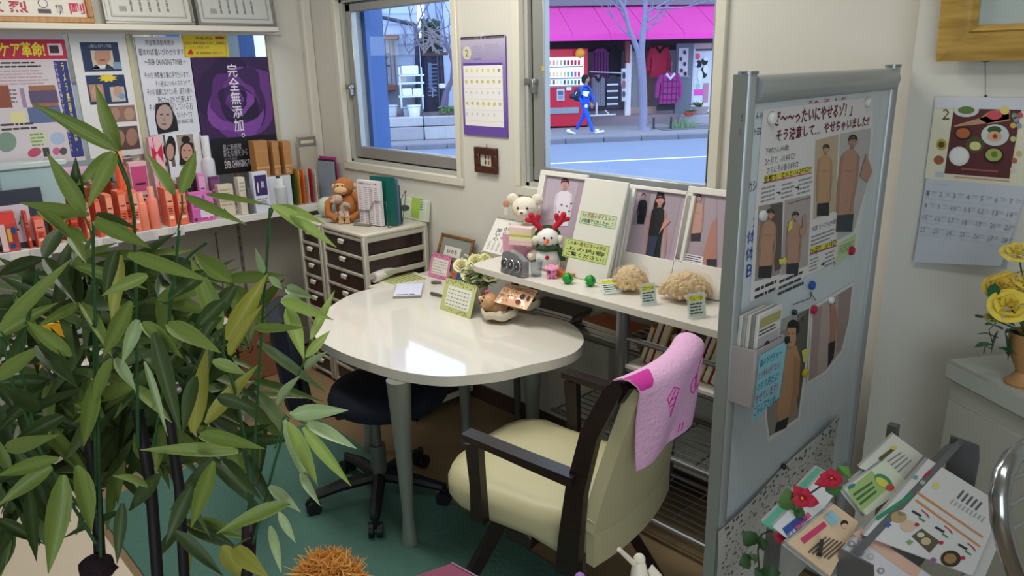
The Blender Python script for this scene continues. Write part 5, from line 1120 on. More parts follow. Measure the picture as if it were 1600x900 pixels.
# ---- two cloth lined baskets
def basket(px, py, r, label):
    c_ = P(px, py, 2, TZ); T_ = thing('basket', label, 'basket', c_); m = MB(wood('7a5a38', 'a07c50', .7, (60, 60, 60)))
    for k in range(5): m.tube([((r * (.62 + .06 * k)) * cos(a) , (r * (.62 + .06 * k)) * sin(a), .005 + k * .007 + .0015 * sin(9 * a + k * pi)) for a in [2 * pi * j / 30 for j in range(31)]], .0042, 5)
    m.lathe([(r * .6, .001), (r * .62, .004), (0, .004)], 20); part('wicker', m, T_, local=True)
    cl = MB(mat('d6ccb4', .9, noise_=.04, scale=30, bump=.3)); cl.lathe([(r * .98, .018), (r * 1.08, .03), (r * 1.06, .042), (r * 1.0, .05), (r * .93, .046), (r * .85, .03), (r * .6, .012), (0, .010)], 28)
    cl.v = [(x * (1 + .03 * sin(7 * math.atan2(y, x))), y * (1 + .03 * sin(7 * math.atan2(y, x))), z + .004 * sin(5 * math.atan2(y, x) + 1)) for x, y, z in cl.v]; part('liner', cl, T_, local=True); return c_
b1 = basket(781, 499, .070, 'small wicker basket with a cloth liner holding a wooden doll'); b2 = basket(822, 484, .058, 'small cloth lined basket behind the candy packet')
T_ = thing('wooden_massager', 'light wooden knob with a dark dotted ring in the front basket', 'massager', b1 + Vector((0, 0, .02))); c_ = b1 + Vector((-.03, -.005, .058)); LWD = wood('b88c60', 'cfa274', .4)
d_ = (Q(760, 470, 1) - Q(790, 480, 1)).normalized(); d_ = (d_ + Vector((0, -.3, .35))).normalized()
m = MB(LWD); m.ell(c_ + d_ * .02, (.040, .038, .040), n=16); m.tube([c_ - d_ * .0, c_ - d_ * .05], [.034, .036], 14); part('knob', m, T_)
X = d_.orthogonal().normalized(); Y = d_.cross(X)
for k in range(9): a = k * 2 * pi / 9; part('dot', MB(mat('4a2c1c', .5)).ell(c_ + d_ * .052 + X * .021 * cos(a) + Y * .021 * sin(a), .0042, n=6), T_)
part('tip', MB(mat('f0c8b4', .4)).ell(c_ + d_ * .060, .009, n=8), T_); part('button', MB(mat('d04878', .4)).ell(c_ + d_ * .03 + Vector((.0, 0, .040)), .009, n=8), T_)
pk_c = P(806, 463, 2, TZ + .11); u = (P(838, 466, 2, TZ + .085) - P(778, 452, 2, TZ + .085)).normalized(); v = Vector((0, 0, .6)) + (Vector((0, 1, 0))) * .75; v = (v - u * v.dot(u)).normalized()
Mx = Matrix((u, v, u.cross(v))).transposed().to_4x4(); Mx.translation = pk_c + Vector((0, 0, .0))
w_, h_ = .168, .095; Mx = Mx @ Matrix.Translation((-w_ / 2 + .0, -h_ / 2, 0))
pk = solo('candy_packet', MB(mat('e8b890', .3, coat=1)).grid(lambda a, b: (a * w_, b * h_, .008 * sin(pi * a) * sin(pi * b) + .001 * sin(22 * a)), 24, 8, th=.002), 'shiny orange candy packet with handwriting across the baskets', 'packet', M=Mx)
q = Sheet(Mx @ Vector((0, 0, .008)), u, v, px=False)
q.text('スコにみスコルだ', w_ * .28, h_ * .74, w_ * .96, h_ * .9, '5a2a1c', bold=.02); q.text('身は、小さい', w_ * .08, h_ * .52, w_ * .6, h_ * .7, '4a1c18', bold=.02); q.text('消化しやすい!', w_ * .06, h_ * .32, w_ * .55, h_ * .48, '4a1c18', bold=.02); q.text('ゲット', w_ * .06, h_ * .1, w_ * .4, h_ * .26, '8c5a3c', bold=.02)
q.oval(w_ * .72, h_ * .52, .012, .013, '3a1414', 1); q.oval(w_ * .68, h_ * .24, .012, .01, '7c2420', 1); q.oval(w_ * .9, h_ * .5, .007, .012, '4a1c18', 1); q.put(pk)
for k, (dx, h, lb) in enumerate(((.0, 'd8d4cc', 'white snack sachet in the basket behind the packet'), (.02, '3c3430', 'black ended sachet in the basket behind the packet'))):
    solo('sachet', MB(mat(h, .4)).box((0, 0, .035), (.05, .012, .06), bev=.003), lb, 'packet', M=Matrix.Translation(b2 + Vector((-.01 + dx, .0 + dx * .6, .02))) @ Matrix.Rotation(YAW + .3, 4, 'Z') @ Matrix.Rotation(-.3, 4, 'X'))
for k in range(3): solo('wrapped_sweet', MB(mat(('e6dcd0', 'd8b8a0', 'f0ece4')[k], .25)).ell((0, 0, .012), (.016, .012, .011), n=8, jit=.3), ('white wrapped sweet beside the wooden knob', 'tan wrapped sweet at the rim of the front basket', 'ivory wrapped sweet under the candy packet')[k], 'sweet', M=Matrix.Translation(b1 + Vector((.018 + .012 * k, -.015 + .016 * k, .022))))
# ---- top of the drawer towers: monkeys, ball, tray, rack, papers
DZ = .903
c_ = P(527, 346, 2, DZ); T_ = thing('plush_monkey', 'orange brown plush monkey hugging its baby on the drawer tower', 'soft toy', c_ + Vector((.0, .06, 0)), YAW + .05)
FU = mat('b06e3a', .95, noise_=.15, scale=50, bump=.8); FA = mat('dab080', .9, noise_=.05, scale=50); 
part('body', MB(FU).ell((.01, 0, .07), (.065, .055, .075), n=16, jit=.05), T_, local=True); m = MB(FU); m.ell((.0, -.01, .178), (.052, .05, .05), n=16, jit=.06); part('head', m, T_, local=True)
m = MB(FA); m.ell((-.012, -.052, .165), (.035, .022, .024), n=14); m.ell((-.012, -.048, .19), (.030, .012, .014), n=12); part('face', m, T_, local=True)
for q in (-1, 1): part('eye', MB(mat('100c08', .2)).ell((-.012 + q * .012, -.061, .191), .0042, n=8), T_, local=True); part('ear', MB(FA).ell((q * .054, .0, .178), (.012, .008, .016), n=10), T_, local=True)
part('mouth', MB(mat('5a3018', .6)).tube([(-.036, -.069, .158), (-.012, -.077, .154), (.012, -.069, .158)], .0012, 4), T_, local=True)
part('arm', MB(FU).tube([(-.045, -.01, .13), (-.085, -.04, .095), (-.08, -.07, .045), (-.035, -.09, .02)], [.02, .021, .02, .018], 10), T_, local=True); part('arm', MB(FU).tube([(.05, -.01, .14), (.085, -.04, .10), (.085, -.06, .045), (.03, -.09, .022)], [.022, .023, .022, .018], 10), T_, local=True)
for x in (-.012, .02):
    m = MB(FA); m.ell((x, -.105, .03), (.014, .015, .027), n=10)
    for k in range(3): m.ell((x - .009 + .009 * k, -.112, .008), (.005, .007, .008), n=6)
    part('hand', m, T_, local=True)
part('foot', MB(FA).ell((.115, .02, .10), (.022, .014, .035), n=10), T_, local=True)
T2 = thing('baby_monkey', 'small pinkish grey plush monkey held by the large one', 'soft toy', M=Matrix.Translation((0, 0, 0)) @ _MW[T_.name] @ Matrix.Translation((0, -.085, .03))); BG = mat('b8a08c', .95, noise_=.1, scale=60, bump=.8)
part('body', MB(BG).ell((0, .01, .045), (.026, .022, .035), n=12), T2, local=True); part('head', MB(BG).ell((-.028, 0, .095), (.030, .027, .026), n=14, jit=.06), T2, local=True); part('face', MB(mat('cbb49c', .9)).ell((-.046, -.014, .09), (.017, .014, .014), n=10), T2, local=True); part('eye', MB(mat('1c1410', .3)).ell((-.05, -.024, .102), .0035, n=6), T2, local=True)
for (a, b) in (((.01, -.01, .07), (.04, -.03, .065)), ((-.015, -.01, .03), (.0, -.035, .005)), ((.015, -.01, .03), (.02, -.03, .0))): part('limb', MB(BG).tube([a, tuple((p + q) / 2 for p, q in zip(a, b)), b], [.014, .012, .011], 8), T2, local=True)
solo('pale_ball', MB(mat('bccab4', .5)).ell((0, 0, .055), (.055, .055, .055), n=22), 'pale green ball behind the plush monkey', 'ball', M=Matrix.Translation(P(500, 342, 2, DZ) + Vector((-.02, .06, 0))))
c_ = P(570, 351, 2, DZ); T_ = thing('coin_tray', 'small grey tray at the corner of the drawer tower', 'tray', c_, YAW - .35); m = MB(mat('8c887c', .4)); m.box((0, 0, .003), (.10, .07, .006), bev=.002)
for a in ((0, .034, .1, .004), (0, -.034, .1, .004), (.049, 0, .004, .07), (-.049, 0, .004, .07)): m.box((a[0], a[1], .008), (a[2], a[3], .012), bev=.001)
part('tray', m, T_, local=True); part('mat', MB(mat('c8c4b4', .6)).box((0, 0, .0075), (.086, .056, .003)), T_, local=True)
# file rack with papers
u = (P(604, 352, 2, DZ) - P(562, 346, 2, DZ)); c_ = P(562, 350, 2, DZ); ang = math.atan2(u.y, u.x)
Mr = Matrix.Translation(c_) @ Matrix.Rotation(ang, 4, 'Z') @ Matrix.Rotation(pi / 2, 4, 'X')
wf_ = .16; hf = .225
pp = thing('price_list', 'white printed list standing in the wire rack', 'paper', M=Mr); part('sheet', MB(mat('e4dde0', .6)).box((wf_ / 2, hf / 2 + .004, -.012), (wf_, hf, .022), bev=.001), pp, local=True)
q = Sheet(Mr @ Vector((0, 0, -.001)), Mr.to_3x3() @ Vector((1, 0, 0)), Mr.to_3x3() @ Vector((0, 1, 0)), px=False); q.text('料金表メニュー一覧', wf_ * .08, hf * .93, wf_ * .9, hf * .97, '4a4448', bold=.02)
for k in range(4): q.lines(wf_ * (.06 + k * .235), hf * .04, wf_ * (.24 + k * .235), hf * .88, 20, 'a898a8', 1, seed=k)
q.put(pp)
rk_ = thing('wire_rack', 'silver wire file rack on the drawer tower', 'rack', M=Mr); wm = mat('9a9a9c', .25, .9)
for z in (.004, -.10):
    part('wire', MB(wm).tube([(wf_ * .05, .002, z), (wf_ * .05, hf * .34, z), (wf_ * .5, hf * .34, z), (wf_ * .78, hf * .58, z), (wf_ * 1.3, hf * .58, z), (wf_ * 1.3, .002, z)], .0022, 6), rk_, local=True)
for x in (.05, 1.3): part('wire', MB(wm).tube([(wf_ * x, .003, .004), (wf_ * x, .003, -.1)], .0022, 6), rk_, local=True)
part('wire', MB(wm).tube([(wf_ * .5, hf * .34, .004), (wf_ * .5, 0.002, .004)], .0022, 6), rk_, local=True)
part('wire', MB(wm).tube([(wf_ * 1.3, hf * .58, -.1), (wf_ * 1.55, hf * .8, -.1), (wf_ * 1.3, .002, -.1)], .0022, 6), rk_, local=True)
for k, (a, h, hh, lb) in enumerate(((.0, '0e5c54', .245, 'dark green plastic file in the wire rack'), (.03, '5c7c98', .235, 'thin blue file before the green file'), (-.02, '1a3c40', .2, 'black green file at the back of the wire rack'))):
    m = MB(mat(h, .35)); m.box((.07, hh / 2, 0), (.15, hh, .008), bev=.001); solo('plastic_file', m, lb, 'file', M=Mr @ Matrix.Translation((.075, .005, -.045 - .014 * (-1, .4, 1.4)[k])) @ Matrix.Rotation(.15 + a, 4, 'Y'))
s = tilt(-.05, -.035, DZ, DZ + .1); o = slab(s, 622, 306, 664, 344, .03, mat('d2dcc8', .5), 'tissue_box', 'white and lime box against the wall behind the wire rack', 'box', zmin=.001, bev=.002)
S_ = Sheet(s.o, s.u, s.v); S_.rect(644, 308, 655, 342, 'a8cc50', 1); S_.lines(657, 310, 661, 330, 5, '70806a', 2); S_.oval(632, 325, 8, 5, '404a48', 1); S_.put(o)
# ---- wall calendar and small frame between the windows
s = sheet_at('back', -.004); T_ = thing('wall_calendar', 'purple bordered wall calendar hung between the windows', 'calendar', P(757, 214, 1, 0))
a = s.m(720, 60); b = s.m(794, 214); W0, W1, Z1, Z0 = a[0], b[0], a[1], s.m(757, 212)[1]
part('sheet', MB(mat('6a4ca4', .5)).box(((W0 + W1) / 2, -.005, (Z0 + Z1) / 2), (W1 - W0, .006, Z1 - Z0)), T_)
s = Sheet((W0, -.0082, Z0), (1, 0, 0), (0, 0, 1), px=False); w_, h_ = W1 - W0, Z1 - Z0
for k in range(12): s.rect(0, h_ * (.70 + k * .025), w_, h_ * (.725 + k * .025), ('%02x%02x%02x' % (148 + k * 4, 132 + k * 5, 184 + k * 2)), 1)
for k in range(8): s.rect(0, h_ * (.10 + k * .075), w_, h_ * (.175 + k * .075), ('%02x%02x%02x' % (106 + k * 5, 78 + k * 6, 166 + k * 2)), 1)
s.rect(w_ * .05, h_ * .10, w_ * .93, h_ * .72, 'eceae8', 2); s.rect(w_ * .05, h_ * .72, w_ * .93, h_ * .745, '5a3c98', 2); s.oval(w_ * .15, h_ * .85, w_ * .10, w_ * .10, 'd8d4b8', 2); s.text('2', w_ * .11, h_ * .815, w_ * .19, h_ * .885, '3c3848', 3)
s.lines(w_ * .28, h_ * .81, w_ * .5, h_ * .92, 4, 'a49cb8', 2); s.lines(w_ * .55, h_ * .78, w_ * .92, h_ * .93, 6, 'a8a0bc', 2); s.rect(w_ * .28, h_ * .775, w_ * .48, h_ * .795, '7c84b0', 2)
for i in range(5):
    for j in range(7):
        d = i * 7 + j - 5
        if 1 <= d <= 28 or i == 0:
            x, y = w_ * (.12 + j * .125), h_ * (.67 - i * .112); yl = i < 2 or i == 3
            if yl: s.oval(x, y, .006, .009, 'd8d03c', 3, n=8)
            if d > 0: s.text(str(d), x - .012 + .0, y - .006, x - .002, y + .006, '7c7c8c', 4)
    s.rect(w_ * .05, h_ * (.60 - i * .112), w_ * .93, h_ * (.603 - i * .112), 'd0ccd4', 3)
s.put(T_)
m = MB(mat('2c2c30', .5))
for k in range(36): m.box((W0 + .008 + (w_ - .016) * k / 35, -.007, Z1 - .002), (.003, .008, .012))
part('wire_binding', m, T_); part('hook', MB(mat('d4d4d8', .3)).lathe([(.012, 0), (.014, .003), (0, .005)], 14, M=Matrix.Translation((W0 + w_ * .5, -.004, Z1 + .004)) @ Matrix.Rotation(pi / 2, 4, 'X')), T_)
s = sheet_at('back', -.012); a = s.m(742, 229); b = s.m(777, 274); T_ = thing('small_picture', 'small dark wooden frame with pressed figures below the wall calendar', 'picture frame', P(760, 274, 1, 0)); m = MB(wood('3a1c12', '4c2618', .4)); x0, x1, z1, z0 = a[0], b[0], a[1], b[1] + .004; t = .032
for r in ((x0, x1, z0, z0 + t), (x0, x1, z1 - t, z1), (x0, x0 + t, z0 + t, z1 - t), (x1 - t, x1, z0 + t, z1 - t)): m.box(((r[0] + r[1]) / 2, -.011, (r[2] + r[3]) / 2), (r[1] - r[0], .02, r[3] - r[2]), bev=.002)
part('frame', m, T_); part('picture', MB(mat('cfc8b4', .6)).box(((x0 + x1) / 2, -.006, (z0 + z1) / 2), (x1 - x0 - .05, .004, z1 - z0 - .05)), T_)
s = Sheet((x0, -.0085, z0), (1, 0, 0), (0, 0, 1), px=False)
for k, (x, z) in enumerate(((.45, .42), (.6, .42), (.45, .62), (.6, .62))): s.oval((x1 - x0) * x, (z1 - z0) * z, .006, .011, ('4a4038', '8c6a4a')[k % 2], 1)
s.put(T_); part('hook', MB(mat('8a8a8a', .3, .8)).tube([((x0 + x1) / 2, -.008, z1), ((x0 + x1) / 2 + .006, -.012, z1 + .008), ((x0 + x1) / 2, -.004, z1 + .016)], .0015, 5), T_)
# ============================================================ MIRROR WALL: FRAMES, POSTERS, DISPLAY SHELF
def qpaper(name, label, cat, sh, pts, h, th=.0008, off=0, rough=.55, group=None, m=None):
    """flat sheet with the outline pts on the plane sh"""
    if len(pts) == 2: q = sh.box_of(*pts)
    else: q = [sh.m(*p) for p in pts]
    cx_ = sum(p[0] for p in q) / len(q); cy_ = min(p[1] for p in q)
    M = sh.M @ Matrix.Translation((cx_, cy_, off)); return solo(name, MB(m or mat(h, rough)).prism([(x - cx_, y - cy_) for x, y in q], -th, 0), label, cat, group, M=M)
def qbox(*a): return [(a[0], a[1]), (a[2], a[1]), (a[2], a[3]), (a[0], a[3])]
ZL = zt
def award(x0, x1, ytop, ybot, label, fr, inner, draw, ft=.022):
    s = Sheet((XL + .085, 0, ZL), (0, 1, 0), (-.06, 0, .40)); a = s.m(x0, ybot); b = s.m(x1, ybot); w = b[0] - a[0]; h = .31
    T_ = thing('framed_award', label, 'picture frame', M=s.M @ Matrix.Translation((a[0], .001, 0))); m = MB(fr)
    for r in ((0, w, 0, ft), (0, w, h - ft, h), (0, ft, ft, h - ft), (w - ft, w, ft, h - ft)): m.box(((r[0] + r[1]) / 2, (r[2] + r[3]) / 2, .008), (r[1] - r[0], r[3] - r[2], .018), bev=.003)
    part('frame', m, T_, local=True); part('certificate', MB(mat(inner, .5)).box((w / 2, h / 2, 0), (w - .01, h - .01, .004)), T_, local=True)
    q = Sheet(_MW[T_.name] @ Vector((0, 0, .0025)), s.u, s.v, px=False); draw(q, w, h); q.put(T_)
def aw1(q, w, h): q.frame(ft0, ft0, w - ft0, h - ft0, .006, 'd0aa8c', 1); q.text('奴', w * .15, h * .14, w * .32, h * .3, 'b03a50', bold=.04); q.text('烈', w * .36, h * .14, w * .5, h * .3, 'b03a50', bold=.04); q.oval(w * .62, h * .28, .02, .02, '3a3434', 1); q.oval(w * .62, h * .28, .017, .017, 'd8d2cc', 2); q.rect(w * .57, h * .14, w * .67, h * .2, '50484a', 1); q.text('悟子', w * .71, h * .13, w * .77, h * .27, '30282c', vert=True); q.text('剛', w * .82, h * .14, w * .94, h * .3, 'c04060', bold=.04)
ft0 = .024
def aw2(q, w, h):
    q.frame(.035, .035, w - .035, h - .035, .004, '8c8c84', 1); q.frame(.042, .042, w - .042, h - .042, .0015, 'a4a49c', 1)
    for k in range(5): q.text('認定証書番', w * (.3 + k * .1), h * .2, w * (.33 + k * .1), h * .6, '5a5a58', vert=True)
    q.rect(w * .18, h * .2, w * .26, h * .28, '9c9c94', 1)
LF = wood('94642c', 'b07c38', .4, (30, 2, 30))
award(-60, 148, 0, 37, 'golden brown framed calligraphy on the picture ledge', LF, 'd4cec4', aw1, .026)
award(164, 304, 0, 36.5, 'silver framed certificate on the ledge beside the golden brown frame', mat('9c9a94', .35, .5), 'cac9c2', aw2, .014)
award(309, 431, 0, 38.5, 'silver framed certificate at the end of the ledge', mat('8e8c88', .35, .5), 'c4c5c0', aw2, .014)
PP_ = XL + .016
s = sheet_at('left', PP_)
# flyer
o = qpaper('poster', 'big flyer with a red header and blue side band on the mirror', 'poster', s, [(-60, 50), (134, 250)], 'cfc6cc'); S_ = sheet_at('left', PP_)
S_.rect(-58, 61, 106, 92, 'b8284a', 1); S_.text('ケア革命!', -4, 65, 72, 89, 'e6d83c', 2, bold=.06); S_.rect(73, 68, 99, 86, 'e8c8d4', 2); S_.rect(76, 71, 93, 83, '3a2c34', 3)
S_.rect(83, 95, 132, 244, '35397c', 1); S_.text('ラメラ美容法とは、', 94, 98, 125, 236, 'd8d45c', 2, vert=True, bold=.04); S_.text('ラメラ構造を保つクリーム重視しっかり', 84, 98, 115, 238, 'd8d8e4', 2, vert=True)
S_.lines(-30, 96, 80, 106, 2, '3c3840', 2); S_.rect(44, 134, 92, 166, '9a6a50', 1); S_.rect(44, 142, 92, 160, '5c5070', 2); S_.rect(-10, 134, 20, 168, '8c5040', 1); S_.rect(42, 168, 98, 190, '5c6c94', 1); S_.rect(14, 175, 42, 192, 'd8d4a0', 1)
S_.lines(-10, 109, 80, 132, 5, 'b89ca8', 1); S_.lines(12, 138, 30, 162, 4, '84707c', 2); S_.rect(30, 138, 43, 168, '9c84a8', 1); S_.lines(0, 192, 70, 202, 2, '4a4448', 2); S_.oval(10, 222, 16, 16, '7c9484', 1); S_.oval(60, 215, 16, 12, 'c8ccb0', 1); S_.lines(46, 208, 72, 228, 4, '7a9a5c', 2); S_.oval(90, 216, 12, 10, 'a8b8d4', 1)
S_.oval(54, 238, 11, 7, 'b84c68', 2, rot=-.3); S_.rect(66, 231, 79, 244, '3c4440', 2); S_.oval(88, 236, 6, 6, 'c06888', 2); S_.oval(99, 236, 6, 6, '585058', 2); S_.put(o)
# panel with navy cards
o = qpaper('poster', 'white panel with two navy face cards and skin photos', 'poster', s, [(105, 50), (229, 240)], 'dadada', off=.001); S_ = sheet_at('left', PP_ + .001)
S_.rect(124, 66, 191, 111, '24365c', 1); S_.rect(141, 79, 180, 108, 'c8bca8', 2); S_.poly([(148, 79), (172, 79), (173, 92), (166, 102), (154, 102), (147, 92)], 'b88c78', 3); S_.poly([(141, 108), (150, 101), (159, 108), (168, 100), (180, 108)], '2a3244', 3); S_.oval(160, 94, 5, 1.5, '94544c', 4); S_.poly([(154, 102), (166, 101), (164, 107), (156, 107)], 'd4d8dc', 4); S_.text('小顔フェイスアップ効果', 138, 69, 174, 75, 'c0c8d0', 2); S_.rect(176, 97, 190, 108, '7c9cb8', 4)
S_.rect(133, 118, 201, 161, '24365c', 1); S_.poly([(168 + (16 if k % 2 else 10) * cos(k * pi / 9), 122 + (7 if k % 2 else 4.5) * sin(k * pi / 9)) for k in range(18)], 'e0c838', 3); S_.rect(138, 132, 165, 158, 'b08474', 2); S_.oval(151, 144, 8, 11, 'c09484', 3); S_.rect(171, 136, 197, 158, 'c0b4ac', 2); S_.oval(184, 143, 7, 9, 'c09484', 3); S_.oval(190, 150, 5, 5, '6c9cc0', 4)
S_.rect(168, 166, 214, 189, '8c6c60', 1); S_.oval(179, 178, 8, 10, 'a88474', 2); S_.oval(202, 178, 8, 10, 'b08c7c', 2); S_.rect(172, 199, 220, 232, '5c4440', 1); S_.oval(186, 216, 9, 13, 'a07868', 2); S_.oval(206, 214, 9, 14, '9c7464', 2); S_.lines(203, 98, 212, 120, 3, 'a8a8b0', 1); S_.put(o)
# toner poster
o = qpaper('poster', 'white toner poster with black lettering and a face photo', 'poster', s, [(209, 57), (313, 206)], 'd6d7e0', off=.002); S_ = sheet_at('left', PP_ + .002); K = '34343c'
S_.text('完全無添加化粧水', 226, 62, 273, 71, K, bold=.01); S_.text('舐めれば違いがわかります。', 216, 76, 290, 86, K, bold=.02); S_.text('～ EVER CHANGING TONER ～', 225, 93, 291, 101, K, bold=.02)
for (t, x0, y0, x1, y1, b) in (('その① 洗顔後１番に手で使います。', 225, 113, 297, 121, .02), ('その後はいつものスキンケア。', 242, 126, 300, 134, 0), ('その② 綺麗になりたい所・調子の悪い', 229, 139, 301, 147, .01), ('所にたっぷりと使用します。', 246, 151, 303, 159, .02), ('その③      満足している方', 232, 163, 302, 171, 0), ('ないトナーです。', 276, 175, 303, 183, .01), ('EVER CHANGING TONER', 276, 187, 303, 192, 0)): S_.text(t, x0, y0, min(x1, 302.5), y1, K, bold=b)
S_.poly([(243, 162), (264, 160), (276, 185), (279, 204), (247, 210), (242, 185)], '18161c', 3); S_.oval(257, 183, 13, 20, 'b09890', 4)
for k in (-1, 1): S_.oval(257 + k * 5, 179, 2.6, 1.1, '3a2c2c', 5)
S_.oval(256, 194, 4, 1.4, '8c5854', 5); S_.poly([(256, 182), (259, 189), (254, 189)], '9c8078', 5); S_.put(o)
# yellow notice
o = qpaper('notice', 'yellow notice above the purple rose poster', 'sign', s, [(283, 53), (358, 89)], 'd8c02c', off=.0035); S_ = sheet_at('left', PP_ + .0035)
S_.frame(284.5, 53.5, 355, 89, .003, 'b8981c', 1); S_.text('実施済店', 305, 57, 332, 62, '3c3010'); S_.rect(336, 57, 350, 61, 'a03c28', 1); S_.text('当商品の実験を有用のために、放射線を', 287, 65, 351, 70, '4a3c14'); S_.text('行っていることを証します', 287, 72, 327, 76, '4a3c14')
S_.oval(296, 83, 2.4, 2.6, 'd03c20', 1); S_.oval(300, 83, 2.4, 2.6, 'd03c20', 1); S_.oval(298, 79.5, 2.4, 2.6, 'd03c20', 1); S_.text('（財）東京都調査部・認証センター', 306, 81, 349, 85, '5c4818'); S_.put(o)
# purple rose poster
o = qpaper('poster', 'purple rose poster with white vertical lettering', 'poster', s, [(298, 90), (437, 262)], '3a1c4c', off=.0025); S_ = sheet_at('left', PP_ + .0025)
S_.rect(313, 219, 437, 262, '121014', 16)
PB = S_.box_of((299, 91), (436, 261)); PX0, PX1, PY1 = PB[0][0] + .001, PB[1][0] - .001, PB[0][1]; PY0 = S_.m(313, 219)[1]; PC = S_.m(370, 155); pw = PX1 - PX0; rz_ = random.Random(9)
def rp(cx, cy, rx, ry, rot, h, lay):
    q = []
    for k in range(34):
        a = 2 * pi * k / 34; e = 1 + .13 * sin(3 * a + cx * 40) + .05 * sin(5 * a); x = cx + rx * e * cos(a) * cos(rot) - ry * e * sin(a) * sin(rot); y = cy + rx * e * cos(a) * sin(rot) + ry * e * sin(a) * cos(rot)
        q.append((min(PX1, max(PX0, x)), min(PY1 - .001, max(PY0, y))))
    S_.poly(q, h, lay, raw=True)
sc_ = .56; i = 0
while sc_ > .03:
    ang_ = i * 2.3; off = sc_ * .16; cxx = PC[0] + pw * off * cos(ang_); cyy = PC[1] + pw * off * sin(ang_)
    rp(cxx, cyy, pw * sc_, pw * sc_ * .86, ang_, ('6a3482', '2c1440', '7c449a', '3c1c52', '56286e', '241034')[i % 6], 2 + i * .5)
    sc_ *= .875; i += 1
S_.text('完全無添加', 353, 100, 382, 205, 'e4dce8', 17, vert=True, bold=.03); S_.oval(379.5, 211, 2.8, 3.2, 'dcd4e0', 17); S_.oval(379.5, 211, 1.5, 1.9, '3c1a50', 18)
S_.text('肌に新感覚', 347, 226, 377, 233, 'b8b4c0', 17); S_.text('新たな扉をひらく', 348, 235, 392, 242, 'b8b4c0', 17); S_.text('自分ケアの新習慣へ', 350, 247, 372, 250, '908c98', 17); S_.text('EVER CHANGING TONER', 350, 252, 402, 258, 'd8d4dc', 17, bold=.03); S_.put(o)
# photo sheet with two faces
o = qpaper('photo_sheet', 'white sheet with photos of two women standing on the shelf', 'poster', sheet_at('left', PP_ + .012), [(257, 210), (320, 272)], 'dfe0e4'); S_ = sheet_at('left', PP_ + .012)
S_.rect(262, 213, 275, 260, '6c5c50', 1); S_.oval(267, 232, 8, 20, '1a1418', 2); S_.oval(266, 237, 6, 13, 'b89080', 3); S_.rect(275, 211, 308, 258, '9c8c7c', 1); S_.poly([(282, 228), (290, 220), (302, 224), (305, 256), (280, 258)], '1c1618', 2); S_.oval(290, 218, 7, 6, '1a1418', 3); S_.oval(292, 238, 9, 14, 'c09484', 3)
for k in (-1, 1): S_.oval(292 + k * 4, 235, 2, .8, '38282a', 4)
S_.oval(291, 246, 3, 1.2, '8c5450', 4); S_.put(o)
# ---- the display shelf
ds = thing('display_shelf', 'long white display shelf under the mirrors', 'shelf', (XL + .14, -1.5, SHZ - .03)); SHY = -.03
part('board', bx(mat('dad6cc', .4), XL + .005, SHX, -3.2, SHY, SHZ - .028, SHZ - .001, .003), ds)
part('edge_rail', bx(mat('e0dcd4', .35), SHX, SHX + .008, -3.2, SHY, SHZ - .034, SHZ + .004, .002), ds)
for (x0, y0, x1, y1) in ((-22, 398, 19, 418), (46, 386, 82, 409), (124, 368, 154, 388), (160, 364, 184, 382), (216, 358, 248, 378), (264, 351, 289, 371)):
    s = sheet_at('left', SHX + .012); a = s.m(x0, y0); b = s.m(x1, y1); m = MB(mat('dcd8d4', .4)); m.box((SHX + .012, (a[0] + b[0]) / 2, SHZ - .022), (.002, b[0] - a[0], .045)); pt = part('price_tag', m, ds)
    q = Sheet((SHX + .0135, a[0], SHZ - .044), (0, 1, 0), (0, 0, 1), px=False); w_ = b[0] - a[0]; q.lines(w_ * .15, .006, w_ * .9, .04, 3, 'b88a90', 1, seed=x1); q.put(ds)
    m = MB(film('tag_acrylic', 'e8ecee', .3, .1)); m.box((SHX + .015, (a[0] + b[0]) / 2, SHZ - .022), (.001, w_ + .004, .048)); part('tag_sleeve', m, ds)
for y in (-2.6, -2.0, -1.4, -.75, -.2): part('bracket', MB(mat('b4b0a6', .5)).prism([(0, 0), (.2, 0), (0, -.09)], -.004, .004, M=Matrix.Translation((XL + .055, y, SHZ - .03)) @ Matrix.Rotation(pi / 2, 4, 'X')), ds)
def lbox(x0, y0, x1, y1, xf, dep, m, bev=.002, z0=None, mb=None):
    s = sheet_at('left', xf); a = s.m(x0, y0); b = s.m(x1, y1); ya, yb = sorted((a[0], b[0])); zb_ = SHZ if z0 is None else z0; za = max(a[1], b[1])
    mb = mb or MB(m); mb.box((xf - dep / 2, (ya + yb) / 2, (za + zb_) / 2), (dep, yb - ya - .001, za - zb_), m, bev); return mb, (ya, yb, zb_, za)
def carton(name, label, cat, x0, y0, x1, y1, xf, dep, h, draw=None, z0=None, group=None, rough=.4, m=None):
    mb, (ya, yb, z0_, z1_) = lbox(x0, y0, x1, y1, xf, dep, m or mat(h, rough), z0=z0); o = solo(name, mb, label, cat, group); w, hh = yb - ya, z1_ - z0_
    if draw: q = Sheet((xf + .0006, ya, z0_), (0, 1, 0), (0, 0, 1), px=False); draw(q, w, hh); q.put(o)
    return o
def bandd(c1, c2, txt='6a2a20'):
    def f(q, w, h):
        q.rect(w * .06, h * .55, w * .94, h * .93, c1, 1); q.rect(w * .2, h * .2, w * .8, h * .28, c2, 1); q.lines(w * .2, h * .32, w * .8, h * .5, 3, txt, 1); q.lines(w * .2, h * .62, w * .8, h * .7, 1, txt, 2)
    return f
XF = SHX - .02
ORG = 'orange skincare cartons on the display shelf'
